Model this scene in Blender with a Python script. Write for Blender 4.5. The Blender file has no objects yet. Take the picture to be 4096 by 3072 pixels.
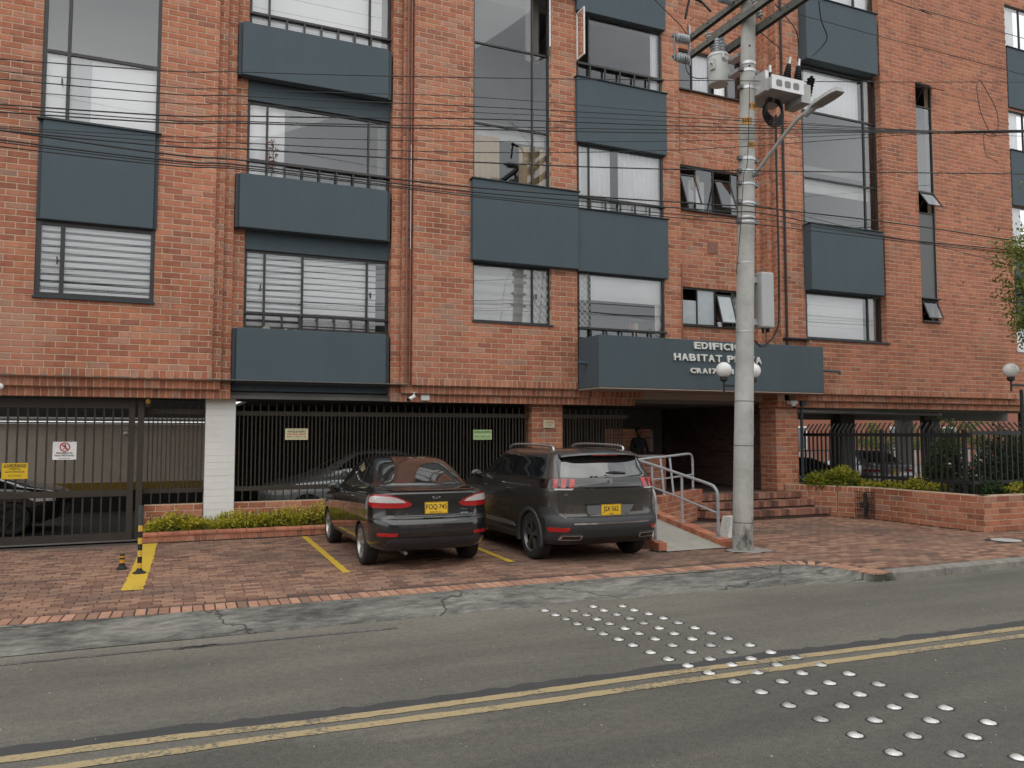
import bpy, bmesh, math, random
from mathutils import Vector, Matrix
random.seed(11)
SC = bpy.context.scene
COL = SC.collection
R = math.radians
PI = math.pi

# ------------------------------------------------------------------ camera
CAM_Z = 1.86
FPX, YAW, PITCH = 3182.9, R(23.367), R(3.58)
cam = bpy.data.cameras.new('camera')
cam.sensor_width = 36.0
cam.lens = FPX / 4096 * 36.0
cam.clip_start, cam.clip_end = 0.05, 600
cam_o = bpy.data.objects.new('camera', cam)
cam_o.location = (0, 0, CAM_Z)
cam_o.rotation_euler = (R(90) + PITCH, 0, -YAW)
COL.objects.link(cam_o)
SC.camera = cam_o

# ------------------------------------------------------------------ sky, sun, exposure
W = bpy.data.worlds.new('World'); SC.world = W; W.use_nodes = True
nt = W.node_tree; nt.nodes.clear()
out = nt.nodes.new('ShaderNodeOutputWorld'); bg = nt.nodes.new('ShaderNodeBackground')
sky = nt.nodes.new('ShaderNodeTexSky'); sky.sky_type = 'NISHITA'; sky.sun_disc = False
sky.sun_elevation = R(58); sky.sun_rotation = R(200); sky.dust_density = 4.0; sky.air_density = 1.2; sky.altitude = 2600
hs = nt.nodes.new('ShaderNodeHueSaturation'); hs.inputs['Saturation'].default_value = 0.22
tc = nt.nodes.new('ShaderNodeTexCoord'); mp = nt.nodes.new('ShaderNodeMapping'); mp.inputs['Scale'].default_value = (1, 1, 2.2)
nz = nt.nodes.new('ShaderNodeTexNoise'); nz.inputs['Scale'].default_value = 2.3; nz.inputs['Detail'].default_value = 5
rp = nt.nodes.new('ShaderNodeValToRGB')
rp.color_ramp.elements[0].position = .36; rp.color_ramp.elements[0].color = (5.0, 5.15, 5.25, 1)
rp.color_ramp.elements[1].position = .66; rp.color_ramp.elements[1].color = (9.6, 9.65, 9.5, 1)
mx = nt.nodes.new('ShaderNodeMix'); mx.data_type = 'RGBA'; mx.inputs[0].default_value = 0.8
L = nt.links.new
L(sky.outputs[0], hs.inputs['Color']); L(tc.outputs['Generated'], mp.inputs[0]); L(mp.outputs[0], nz.inputs['Vector']); L(nz.outputs['Fac'], rp.inputs[0])
L(hs.outputs[0], mx.inputs[6]); L(rp.outputs[0], mx.inputs[7]); L(mx.outputs[2], bg.inputs['Color']); L(bg.outputs[0], out.inputs['Surface'])
bg.inputs['Strength'].default_value = 0.125
sun = bpy.data.lights.new('sun', 'SUN'); sun.energy = 0.8; sun.angle = R(85); sun.color = (1.0, .96, .9)
sun_o = bpy.data.objects.new('sun', sun)
sun_dir = Vector((math.sin(R(200)) * math.cos(R(58)), math.cos(R(200)) * math.cos(R(58)), math.sin(R(58))))
sun_o.rotation_euler = sun_dir.to_track_quat('Z', 'Y').to_euler()
COL.objects.link(sun_o)
vs = SC.view_settings
vs.view_transform = 'Standard'; vs.look = 'None'; vs.exposure = 0.5; vs.gamma = 1.0; vs.use_curve_mapping = False

# ------------------------------------------------------------------ helpers: tagging
def setp(o, parent=None):
    COL.objects.link(o)
    if parent is not None:
        o.parent = parent
        if parent.type == 'EMPTY' and not parent.get('_local'):
            o.matrix_parent_inverse = parent.matrix_basis.inverted()
    return o
def tag(o, label=None, cat=None, group=None, kind=None):
    if label: o['label'] = label
    if cat: o['category'] = cat
    if group: o['group'] = group
    if kind: o['kind'] = kind
    return o
def thing(name, label, cat, loc=(0, 0, 0), group=None, local=False, rz=0):
    o = bpy.data.objects.new(name, None)
    o.empty_display_size = .1
    o.matrix_basis = Matrix.Translation(loc) @ Matrix.Rotation(rz, 4, 'Z')
    if local: o['_local'] = 1
    COL.objects.link(o)
    return tag(o, label, cat, group)
def inst(mesh, name, parent, loc, rot=None, scale=None):
    o = bpy.data.objects.new(name, mesh)
    setp(o, parent)
    o.location = loc
    if rot: o.rotation_euler = rot
    if scale: o.scale = scale
    return o

def boxes(name, bxs, m, parent):
    return [MB().box(*b).build(name, m, parent) for b in bxs]
ORD = ['first', 'second', 'third', 'fourth', 'fifth', 'sixth', 'seventh', 'eighth', 'ninth', 'tenth', 'eleventh', 'twelfth', 'thirteenth', 'fourteenth', 'fifteenth', 'sixteenth', 'seventeenth', 'eighteenth', 'nineteenth']
# ------------------------------------------------------------------ helpers: mesh builder
class MB:
    def __init__(s): s.v = []; s.f = []; s.m = []; s.t = []; s.mi = 0; s.tone = 0.5
    def face(s, idx): s.f.append(tuple(idx)); s.m.append(s.mi); s.t.append(s.tone)
    def poly(s, pts):
        b = len(s.v); s.v += [tuple(p) for p in pts]; s.face(range(b, b + len(pts))); return s
    def box(s, x0, x1, y0, y1, z0, z1):
        b = len(s.v)
        s.v += [(x, y, z) for z in (z0, z1) for x, y in ((x0, y0), (x1, y0), (x1, y1), (x0, y1))]
        for q in ((3, 2, 1, 0), (4, 5, 6, 7), (0, 1, 5, 4), (1, 2, 6, 5), (2, 3, 7, 6), (3, 0, 4, 7)): s.face([b + i for i in q])
        return s
    def obox(s, O, U, V, N):               # parallelepiped from corner O along U, V, N
        O, U, V, N = map(Vector, (O, U, V, N)); b = len(s.v)
        s.v += [tuple(O + d * N + p) for d in (0, 1) for p in (Vector((0, 0, 0)), U, U + V, V)]
        flip = U.cross(V).dot(N) < 0
        for q in ((3, 2, 1, 0), (4, 5, 6, 7), (0, 1, 5, 4), (1, 2, 6, 5), (2, 3, 7, 6), (3, 0, 4, 7)):
            s.face([b + i for i in (q[::-1] if flip else q)])
        return s
    def cyl(s, p0, p1, r0, r1=None, n=12, caps=True):
        p0, p1 = Vector(p0), Vector(p1); r1 = r0 if r1 is None else r1
        d = (p1 - p0).normalized(); a = d.orthogonal().normalized(); c = d.cross(a); b = len(s.v)
        for p, r in ((p0, r0), (p1, r1)):
            s.v += [tuple(p + (a * math.cos(2 * PI * i / n) + c * math.sin(2 * PI * i / n)) * r) for i in range(n)]
        for i in range(n): j = (i + 1) % n; s.face((b + i, b + j, b + n + j, b + n + i))
        if caps: s.face([b + i for i in range(n)][::-1]); s.face([b + n + i for i in range(n)])
        return s
    def tube(s, pts, r, n=6, caps=True):
        pts = [Vector(p) for p in pts]; b = len(s.v); k = len(pts); a = None
        for i, p in enumerate(pts):
            d = (pts[min(i + 1, k - 1)] - pts[max(i - 1, 0)]).normalized()
            if a is None: a = d.orthogonal().normalized()
            else:
                a = a - d * a.dot(d)
                a = a.normalized() if a.length > 1e-6 else d.orthogonal().normalized()
            c = d.cross(a)
            s.v += [tuple(p + (a * math.cos(2 * PI * j / n) + c * math.sin(2 * PI * j / n)) * r) for j in range(n)]
        for i in range(k - 1):
            for j in range(n): q = (j + 1) % n; s.face((b + i * n + j, b + i * n + q, b + i * n + n + q, b + i * n + n + j))
        if caps: s.face([b + j for j in range(n)][::-1]); s.face([b + (k - 1) * n + j for j in range(n)])
        return s
    def lathe(s, prof, n=24, O=(0, 0, 0), ax='Z', caps=True):   # prof: (radius, height)
        b = len(s.v); k = len(prof); O = Vector(O)
        for r, h in prof:
            for i in range(n):
                c, d = math.cos(2 * PI * i / n) * r, math.sin(2 * PI * i / n) * r
                p = (c, d, h) if ax == 'Z' else ((h, c, d) if ax == 'X' else (d, h, c))
                s.v.append(tuple(O + Vector(p)))
        for i in range(k - 1):
            for j in range(n): q = (j + 1) % n; s.face((b + i * n + j, b + i * n + q, b + i * n + n + q, b + i * n + n + j))
        if caps and prof[0][0] > 1e-4: s.face([b + j for j in range(n)][::-1])
        if caps and prof[-1][0] > 1e-4: s.face([b + (k - 1) * n + j for j in range(n)])
        return s
    def prism(s, pts, d):                      # planar polygon pushed along vector d
        b = len(s.v); k = len(pts); d = Vector(d)
        s.v += [tuple(Vector(p)) for p in pts] + [tuple(Vector(p) + d) for p in pts]
        s.face(range(b, b + k)); s.face([b + k + i for i in range(k)][::-1])
        for i in range(k): j = (i + 1) % k; s.face((b + j, b + i, b + k + i, b + k + j))
        return s
    def xf(s, f): s.v = [f(*p) for p in s.v]; return s
    def sphere(s, c, r, n=16, m=10, sz=1.0):
        return s.lathe([(max(r * math.sin(PI * i / m), 1e-5), -r * math.cos(PI * i / m) * sz) for i in range(m + 1)], n, c)
    def build(s, name, mats, parent=None, smooth=False, fix=False, sharp=None):
        me = bpy.data.meshes.new(name); me.from_pydata(s.v, [], s.f)
        for m in (mats if isinstance(mats, (list, tuple)) else [mats]): me.materials.append(m)
        if any(s.m): me.polygons.foreach_set('material_index', s.m)
        at = me.attributes.new('tone', 'FLOAT', 'FACE'); at.data.foreach_set('value', s.t)
        if smooth: me.polygons.foreach_set('use_smooth', [True] * len(s.f))
        if fix:
            bm = bmesh.new(); bm.from_mesh(me); bmesh.ops.recalc_face_normals(bm, faces=bm.faces); bm.to_mesh(me); bm.free()
        if sharp: me.set_sharp_from_angle(angle=R(sharp))
        me.update()
        o = bpy.data.objects.new(name, me)
        return setp(o, parent)

def smooth_path(pts, k=6):
    P = [Vector(p) for p in pts]; P = [P[0] * 2 - P[1]] + P + [P[-1] * 2 - P[-2]]; o = []
    for i in range(1, len(P) - 2):
        for j in range(k):
            t = j / k; a, b, c, d = P[i - 1], P[i], P[i + 1], P[i + 2]
            o.append(.5 * ((2 * b) + (c - a) * t + (2 * a - 5 * b + 4 * c - d) * t * t + (3 * b - a - 3 * c + d) * t ** 3))
    return o + [P[-2]]

def text(body, size, m, O, parent, name='lettering', U=(1, 0, 0), V=(0, 0, 1), N=(0, -1, 0), ext=.001, sx=1.0, bold=0.0, align='CENTER'):
    cu = bpy.data.curves.new('t', 'FONT'); cu.body = body; cu.size = size; cu.align_x = align; cu.align_y = 'CENTER'
    cu.extrude = ext; cu.offset = bold; cu.resolution_u = 3
    to = bpy.data.objects.new('t', cu); me = bpy.data.meshes.new_from_object(to)
    bpy.data.objects.remove(to); bpy.data.curves.remove(cu)
    U, V, N, O = map(Vector, (U, V, N, O))
    for v in me.vertices: c = v.co.copy(); v.co = O + U * (c.x * sx) + V * c.y + N * c.z
    me.materials.clear(); me.materials.append(m); me.name = name
    if U.cross(V).dot(N) < 0: me.flip_normals()
    return setp(bpy.data.objects.new(name, me), parent)

def pix(x, y):   # full-size photo pixel of the survey -> direction (used only to rank pieces by how large they show)
    pass
def camdist(p):
    d = Vector(p) - Vector((0, 0, CAM_Z)); cy, sy = math.cos(YAW), math.sin(YAW)
    f = (sy * d.x + cy * d.y) * math.cos(PITCH) + d.z * math.sin(PITCH); r = cy * d.x - sy * d.y
    u = d.z * math.cos(PITCH) - (sy * d.x + cy * d.y) * math.sin(PITCH)
    if f < .3: return 1e9
    if abs(r / f) > .655 or abs(u / f) > .49: return 1e6 + d.length
    return d.length

# ------------------------------------------------------------------ materials
def nodemat(name):
    m = bpy.data.materials.new(name); m.use_nodes = True; t = m.node_tree
    return m, t, t.nodes['Principled BSDF'], t.links.new
def noise(t, L, scale, detail=4, rough=.55, vec=None, dist=0):
    n = t.nodes.new('ShaderNodeTexNoise'); n.inputs['Scale'].default_value = scale; n.inputs['Detail'].default_value = detail
    n.inputs['Roughness'].default_value = rough; n.inputs['Distortion'].default_value = dist
    if vec: L(vec, n.inputs['Vector'])
    return n.outputs['Fac']
def ramp(t, L, fac, stops):
    r = t.nodes.new('ShaderNodeValToRGB'); e = r.color_ramp.elements
    e[0].position, e[0].color = stops[0][0], (*stops[0][1], 1); e[1].position, e[1].color = stops[-1][0], (*stops[-1][1], 1)
    for p, c in stops[1:-1]: q = e.new(p); q.color = (*c, 1)
    L(fac, r.inputs[0]); return r.outputs[0]
def mixc(t, L, fac, a, b, mode='MIX'):
    n = t.nodes.new('ShaderNodeMix'); n.data_type = 'RGBA'; n.blend_type = mode
    for k, x in ((0, fac), (6, a), (7, b)):
        if hasattr(x, 'is_linked'): L(x, n.inputs[k])
        elif k: n.inputs[k].default_value = (*x, 1)
        else: n.inputs[k].default_value = x
    return n.outputs[2]
def mathn(t, L, op, a, b=0.0, c=None):
    n = t.nodes.new('ShaderNodeMath'); n.operation = op
    for k, x in enumerate((a, b, c)):
        if x is None: continue
        if hasattr(x, 'is_linked'): L(x, n.inputs[k])
        else: n.inputs[k].default_value = x
    return n.outputs[0]
def pos(t): return t.nodes.new('ShaderNodeNewGeometry').outputs['Position']
def bump(t, L, h, b, strength=.3, dist=.01):
    n = t.nodes.new('ShaderNodeBump'); n.inputs['Strength'].default_value = strength; n.inputs['Distance'].default_value = dist
    L(h, n.inputs['Height']); L(n.outputs[0], b.inputs['Normal'])
MATS = {}
def M(name, c1, c2=None, scale=6, rough=.6, metal=0, coat=0, bmp=0, bscale=60, spec=.5, emit=None, detail=4):
    if name in MATS: return MATS[name]
    m, t, b, L = nodemat(name)
    b.inputs['Roughness'].default_value = rough; b.inputs['Metallic'].default_value = metal
    b.inputs['Coat Weight'].default_value = coat; b.inputs['Coat Roughness'].default_value = .04; b.inputs['Specular IOR Level'].default_value = spec
    c2 = c2 or tuple(x * .82 for x in c1)
    P = pos(t)
    f = noise(t, L, scale, detail, vec=P)
    col = ramp(t, L, f, [(.3, c2), (.7, c1)])
    L(col, b.inputs['Base Color'])
    rr = t.nodes.new('ShaderNodeMapRange'); rr.inputs[3].default_value = rough * .88; rr.inputs[4].default_value = min(1, rough * 1.12); L(f, rr.inputs[0]); L(rr.outputs[0], b.inputs['Roughness'])
    if bmp: bump(t, L, noise(t, L, bscale, 5, vec=P), b, bmp, .01)
    if emit: b.inputs['Emission Color'].default_value = (*emit[0], 1); b.inputs['Emission Strength'].default_value = emit[1]
    MATS[name] = m; return m
def tonemat(name, stops, src='attr', dirt=None, scale=9, rough=.85, bmp=.25, bscale=120, streak=0, spec=.35, trans=0):
    m, t, b, L = nodemat(name); P = pos(t)
    if src == 'attr':
        a = t.nodes.new('ShaderNodeAttribute'); a.attribute_name = 'tone'; tone = a.outputs['Fac']
    else: tone = t.nodes.new('ShaderNodeObjectInfo').outputs['Random']
    col = ramp(t, L, tone, stops)
    if streak:
        m1 = t.nodes.new('ShaderNodeMapping'); m1.inputs['Scale'].default_value = (1.6, 1.6, .16); L(P, m1.inputs[0])
        g1 = mathn(t, L, 'ADD', mathn(t, L, 'MULTIPLY', noise(t, L, 1.2, 5, .6, vec=m1.outputs[0]), .5), mathn(t, L, 'MULTIPLY', noise(t, L, .45, 4, .6, vec=P), .5))
        col = mixc(t, L, 1.0, col, ramp(t, L, g1, [(.36, (.74, .72, .72)), (.5, (1, 1, 1)), (.64, (1.12, 1.13, 1.14))]), 'MULTIPLY')
    f = noise(t, L, scale, 5, .6, vec=P)
    col = mixc(t, L, 1.0, col, ramp(t, L, f, [(.25, (.72, .72, .74)), (.5, (1, 1, 1)), (.8, (1.14, 1.12, 1.08))]), 'MULTIPLY')
    if dirt:
        g = noise(t, L, dirt[0], 6, .62, vec=P)
        col = mixc(t, L, ramp(t, L, g, [(dirt[1], (0, 0, 0)), (dirt[2], (1, 1, 1))]), col, dirt[3])
    L(col, b.inputs['Base Color']); b.inputs['Roughness'].default_value = rough; b.inputs['Specular IOR Level'].default_value = spec
    if bmp: bump(t, L, noise(t, L, bscale, 4, vec=P), b, bmp, .006)
    if trans:
        tr = t.nodes.new('ShaderNodeBsdfTranslucent'); L(col, tr.inputs[0]); ms = t.nodes.new('ShaderNodeMixShader'); ms.inputs[0].default_value = trans
        L(b.outputs[0], ms.inputs[1]); L(tr.outputs[0], ms.inputs[2]); L(ms.outputs[0], t.nodes['Material Output'].inputs[0])
    MATS[name] = m; return m
def glassmat(name, tint=(.99, .995, 1), boost=2.3, base=.03, rough=.01):
    m, t, b, L = nodemat(name); t.nodes.remove(b)
    g = t.nodes.new('ShaderNodeBsdfGlossy'); g.inputs['Roughness'].default_value = rough; g.inputs['Color'].default_value = (.95, .97, 1, 1)
    tr = t.nodes.new('ShaderNodeBsdfTransparent'); tr.inputs[0].default_value = (*tint, 1)
    fr = t.nodes.new('ShaderNodeFresnel'); fr.inputs[0].default_value = 1.52
    f = mathn(t, L, 'MULTIPLY_ADD', fr.outputs[0], boost, base)
    n = t.nodes.new('ShaderNodeTexNoise'); n.inputs['Scale'].default_value = 1.3; L(pos(t), n.inputs['Vector'])
    bp = t.nodes.new('ShaderNodeBump'); bp.inputs['Strength'].default_value = .02; L(n.outputs['Fac'], bp.inputs['Height']); L(bp.outputs[0], g.inputs['Normal'])
    ms = t.nodes.new('ShaderNodeMixShader'); L(f, ms.inputs[0]); L(tr.outputs[0], ms.inputs[1]); L(g.outputs[0], ms.inputs[2])
    L(ms.outputs[0], t.nodes['Material Output'].inputs[0]); MATS[name] = m; return m

BR = [(0, (.27, .112, .076)), (.08, (.315, .118, .073)), (.35, (.375, .140, .081)), (.62, (.42, .166, .095)), (.82, (.45, .196, .118)), (.92, (.40, .200, .138)), (1, (.32, .185, .135))]
brick_m = tonemat('brick_laid', BR, 'attr', dirt=(.55, .56, .8, (.40, .22, .16)), streak=1)
brick_o = tonemat('brick_single', BR, 'obj', dirt=(.55, .56, .8, (.40, .22, .16)), streak=1)
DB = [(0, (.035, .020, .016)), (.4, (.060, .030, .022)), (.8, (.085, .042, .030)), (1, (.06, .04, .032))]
shade_brick = tonemat('shaded_lobby_brick', DB, 'attr')  # lobby shade painted into darker brick and mortar colours
shade_mortar = M('mortar_shaded', (.085, .06, .048), None, 14, .95)
mortar = M('mortar', (.56, .42, .30), (.47, .35, .25), 14, .95, bmp=.3)
PV = [(0, (.10, .068, .056)), (.10, (.18, .095, .07)), (.4, (.240, .137, .094)), (.7, (.29, .168, .114)), (.9, (.345, .205, .138)), (1, (.275, .18, .13))]
EV = [(0, (.20, .125, .092)), (.15, (.30, .165, .112)), (.5, (.37, .20, .135)), (1, (.44, .255, .175))]
paver_m = tonemat('paver_laid', PV, 'attr', dirt=(.45, .46, .74, (.105, .078, .066)), rough=.82)
edge_o = tonemat('edge_single', EV, 'obj', rough=.82)
paver_o = tonemat('paver_single', PV, 'obj', dirt=(.45, .46, .74, (.105, .078, .066)), rough=.82)
joint = M('paver_joint', (.075, .055, .045), (.05, .04, .034), 12, .95)
def rendermat():
    m, t, b, L = nodemat('blue_grey_render'); P = pos(t)
    m1 = t.nodes.new('ShaderNodeMapping'); m1.inputs['Scale'].default_value = (3.5, 3.5, .35); L(P, m1.inputs[0])
    g = mathn(t, L, 'ADD', mathn(t, L, 'MULTIPLY', noise(t, L, 1.5, 6, .65, vec=m1.outputs[0]), .5), mathn(t, L, 'MULTIPLY', noise(t, L, 1.3, 6, .65, vec=P), .5))
    L(ramp(t, L, g, [(.30, (.053, .075, .089)), (.5, (.059, .083, .098)), (.70, (.065, .091, .106))]), b.inputs['Base Color']); b.inputs['Roughness'].default_value = .78
    bump(t, L, noise(t, L, 160, 4, .6, vec=P), b, .35, .01); return m
bluep = rendermat()
blued = M('blue_grey_trim', (.024, .035, .043), (.020, .030, .037), 3, .6)
frame = M('dark_bronze_frame', (.028, .026, .026), (.02, .019, .019), 8, .45)
steel = M('brown_black_steel', (.046, .038, .029), (.036, .029, .022), 5, .62, spec=.3)
steelb = M('black_steel', (.016, .017, .018), (.012, .013, .014), 6, .5)
white = M('white_paint', (.72, .72, .70), (.64, .64, .62), 2, .7, bmp=.2)
cloth = M('white_cloth', (.93, .93, .92), (.88, .88, .88), 2, .9)
cream = M('cream_cloth', (.66, .52, .34), (.58, .44, .27), 3, .9)
gold = M('gold_cloth', (.38, .27, .12), (.30, .20, .09), 3, .9)
bandg = M('sheer_band', (.09, .09, .09), (.06, .06, .065), 3, .9)
concrete = M('concrete', (.40, .39, .36), (.28, .275, .255), 2.5, .9, bmp=.35, bscale=50, detail=8)
concd = M('dark_concrete', (.16, .155, .145), (.11, .108, .10), 2.0, .92, bmp=.2)
interior = M('interior_plaster', (.30, .29, .27), (.26, .25, .23), 1, .9)
soffit = M('canopy_soffit', (.36, .29, .25), (.31, .25, .21), 1.2, .8)
beige = M('beige_plaster', (.80, .69, .60), (.72, .62, .53), 6, .9, bmp=.5, bscale=40)
yellow = M('yellow_paint', (.62, .44, .045), (.50, .34, .04), 9, .7, bmp=.2)
galv = M('galvanised_steel', (.55, .56, .57), (.42, .43, .45), 12, .38, metal=.85)
railm = M('grey_painted_pipe', (.36, .37, .385), (.30, .31, .325), 7, .42)
porc = M('grey_porcelain', (.34, .37, .39), (.28, .30, .32), 9, .25)
rubber = M('black_rubber', (.018, .018, .018), (.012, .012, .012), 20, .8)
cablem = M('cable_black', (.012, .012, .013), (.018, .018, .018), 9, .6)
pipeb = M('brown_pipe', (.22, .088, .058), (.17, .070, .047), 7, .45)
letterm = M('brushed_aluminium', (.74, .74, .71), (.64, .64, .61), 15, .45, metal=.2)
red = M('red_lens', (.42, .012, .014), (.34, .008, .010), 12, .12, coat=1)
clearl = M('clear_lens', (.62, .60, .58), (.48, .47, .46), 30, .12, coat=1)
chrome = M('chrome', (.78, .78, .78), (.72, .72, .72), 5, .12, metal=1)
ink = M('black_ink', (.02, .02, .02), None, 5, .6)
glass = glassmat('window_glass')
# ================================================================== THE SETTING
def asphaltmat():
    m, t, b, L = nodemat('asphalt'); P = pos(t)
    mp = t.nodes.new('ShaderNodeMapping'); mp.inputs['Scale'].default_value = (.10, 1.3, 1); L(P, mp.inputs[0])
    tracks = noise(t, L, 1.5, 5, .6, vec=mp.outputs[0])
    mp2 = t.nodes.new('ShaderNodeMapping'); mp2.inputs['Scale'].default_value = (.35, 1, 1); L(P, mp2.inputs[0])
    blot = noise(t, L, 1.1, 6, .65, vec=mp2.outputs[0])
    col = ramp(t, L, tracks, [(.28, (.100, .097, .085)), (.5, (.120, .116, .100)), (.72, (.145, .139, .118))])
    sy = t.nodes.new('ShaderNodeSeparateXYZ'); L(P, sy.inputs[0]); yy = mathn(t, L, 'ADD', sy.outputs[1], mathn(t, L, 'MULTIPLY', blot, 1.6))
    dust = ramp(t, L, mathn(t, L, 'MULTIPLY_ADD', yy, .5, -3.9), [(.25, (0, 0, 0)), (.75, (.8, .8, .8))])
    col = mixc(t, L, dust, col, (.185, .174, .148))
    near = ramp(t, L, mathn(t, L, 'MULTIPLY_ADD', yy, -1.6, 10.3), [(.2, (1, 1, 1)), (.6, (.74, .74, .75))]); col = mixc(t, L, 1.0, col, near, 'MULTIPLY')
    col = mixc(t, L, 1.0, col, ramp(t, L, blot, [(.25, (.78, .78, .78)), (.55, (1, 1, 1)), (.8, (1.2, 1.18, 1.14))]), 'MULTIPLY')
    g2 = noise(t, L, 16, 8, .8, vec=P); col = mixc(t, L, 1.0, col, ramp(t, L, g2, [(.34, (.74, .74, .74)), (.5, (1, 1, 1)), (.66, (1.22, 1.2, 1.17))]), 'MULTIPLY')
    sp = noise(t, L, 75, 5, .85, vec=P)
    col = mixc(t, L, 1.0, col, ramp(t, L, sp, [(.32, (.48, .48, .48)), (.5, (1, 1, 1)), (.66, (1.6, 1.57, 1.5))]), 'MULTIPLY')
    mp3 = t.nodes.new('ShaderNodeMapping'); mp3.inputs['Scale'].default_value = (2.2, 9, 1); L(P, mp3.inputs[0])
    sc = noise(t, L, 2.0, 7, .75, vec=mp3.outputs[0], dist=.4)
    col = mixc(t, L, ramp(t, L, sc, [(.61, (0, 0, 0)), (.72, (.42, .42, .42))]), col, (.045, .044, .041))
    v = t.nodes.new('ShaderNodeTexVoronoi'); v.inputs['Scale'].default_value = 21; L(P, v.inputs['Vector'])
    col = mixc(t, L, ramp(t, L, v.outputs['Distance'], [(.045, (.55, .55, .55)), (.075, (0, 0, 0))]), col, (.30, .28, .25))
    L(col, b.inputs['Base Color']); b.inputs['Roughness'].default_value = .83; b.inputs['Specular IOR Level'].default_value = .4
    bump(t, L, noise(t, L, 110, 4, .7, vec=P), b, .6, .006)
    return m
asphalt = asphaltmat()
def apronmat():
    m, t, b, L = nodemat('broken_concrete'); P = pos(t)
    mp = t.nodes.new('ShaderNodeMapping'); mp.inputs['Scale'].default_value = (.55, 1.5, 1); L(P, mp.inputs[0])
    f0 = noise(t, L, 1.3, 4, .6, vec=mp.outputs[0], dist=.6); f1 = noise(t, L, 8.5, 9, .75, vec=mp.outputs[0], dist=.3)
    f = mathn(t, L, 'ADD', mathn(t, L, 'MULTIPLY', f0, .45), mathn(t, L, 'MULTIPLY', f1, .55))
    col = ramp(t, L, f, [(.38, (.050, .049, .044)), (.455, (.105, .103, .092)), (.52, (.165, .16, .143)), (.61, (.25, .242, .22))])
    v = t.nodes.new('ShaderNodeTexVoronoi'); v.feature = 'DISTANCE_TO_EDGE'; v.inputs['Scale'].default_value = .8
    wv = t.nodes.new('ShaderNodeMix'); wv.data_type = 'VECTOR'; wv.inputs[0].default_value = .30
    n2 = t.nodes.new('ShaderNodeTexNoise'); n2.inputs['Scale'].default_value = 3; n2.inputs['Detail'].default_value = 6; L(P, n2.inputs['Vector']); L(mp.outputs[0], wv.inputs[4]); L(n2.outputs['Color'], wv.inputs[5]); L(wv.outputs[1], v.inputs['Vector'])
    crack = ramp(t, L, v.outputs['Distance'], [(.001, (.9, .9, .9)), (.007, (0, 0, 0))])
    col = mixc(t, L, crack, col, (.035, .033, .03)); L(col, b.inputs['Base Color']); b.inputs['Roughness'].default_value = .92
    h = mathn(t, L, 'SUBTRACT', f, mathn(t, L, 'MULTIPLY', crack, .6)); bump(t, L, h, b, .9, .03)
    return m
apronm = apronmat()
def struct(name, mb, m, parent=None, **k): return tag(mb.build(name, m, parent, **k), kind='structure')

mb = MB(); mb.poly([(-300, -300, -.17), (300, -300, -.17), (300, 300, -.17), (-300, 300, -.17)]); struct('ground', mb, M('earth', (.12, .11, .09), None, 3, .95))
mb = MB()
for i in range(60):
    for j in range(12):
        x0, x1 = -90 + i * 3, -87 + i * 3; y0, y1 = -3.6 + j, -2.6 + j
        mb.poly([(x0, y0, -.12), (x1, y0, -.12), (x1, min(y1, 8.75), -.12), (x0, min(y1, 8.75), -.12)])
road = struct('road', mb, asphalt)
# painted lines: ragged worn edges
def wornmat(name, c, under, thr):
    m, t, b, L = nodemat(name); P = pos(t)
    f = noise(t, L, 26, 6, .7, vec=P); g = noise(t, L, 2.2, 4, .6, vec=P)
    k = mathn(t, L, 'ADD', mathn(t, L, 'MULTIPLY', f, .6), mathn(t, L, 'MULTIPLY', g, .4))
    L(ramp(t, L, k, [(thr - .03, under), (thr + .03, c), (.8, tuple(x * 1.1 for x in c))]), b.inputs['Base Color']); b.inputs['Roughness'].default_value = .8
    bump(t, L, noise(t, L, 120, 4, .6, vec=P), b, .4, .005); return m
lane_m = wornmat('lane_yellow', (.34, .265, .145), (.125, .115, .09), .455)
edge_m = wornmat('edge_white', (.19, .185, .175), (.088, .085, .08), .55)
park_m = wornmat('bay_yellow', (.55, .37, .035), (.22, .13, .07), .40)
def ragged(name, pts, w, z, m, parent, jit=.006, step=.06, lim=None):
    P = smooth_path([(x, y, z) for x, y in pts], 5); q = [P[0]]
    for p in P[1:]:
        d = (p - q[-1]).length; n = max(1, int(d / step)); a = q[-1].copy()
        for k in range(1, n + 1): q.append(a.lerp(p, k / n))
    mb = MB(); L0 = []
    for i, p in enumerate(q):
        d = (q[min(i + 1, len(q) - 1)] - q[max(i - 1, 0)]).normalized(); nrm = Vector((-d.y, d.x, 0))
        L0.append((p + nrm * (w / 2 + random.uniform(-jit, jit)), p - nrm * (w / 2 + random.uniform(-jit, jit))))
    b = 0
    for a, c in L0: mb.v += [tuple(a), tuple(c)]
    for i in range(len(L0) - 1): mb.face((2 * i + 1, 2 * i + 3, 2 * i + 2, 2 * i))
    return mb.build(name, m, parent)
YL1 = [(-30, 5.85), (-8, 5.82), (-.9, 5.79), (1.0, 5.69), (2.5, 5.66), (4.0, 5.65), (5.4, 5.60), (8.1, 5.51), (20, 5.2), (45, 4.6)]
YL2 = [(-30, 5.58), (-8, 5.56), (-.4, 5.52), (1.0, 5.50), (2.4, 5.44), (3.85, 5.43), (5.2, 5.38), (7.8, 5.30), (20, 4.98), (45, 4.4)]
ragged('dark_seam', [(x, y + .13) for x, y in YL1], .16, -.118, M('tar_seam', (.050, .050, .051), (.040, .040, .041), 4, .8, bmp=.4, bscale=90), road, .035, .10)
ragged('lane_line', YL1, .105, -.1155, lane_m, road); ragged('lane_line', YL2, .105, -.1155, lane_m, road)
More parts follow.
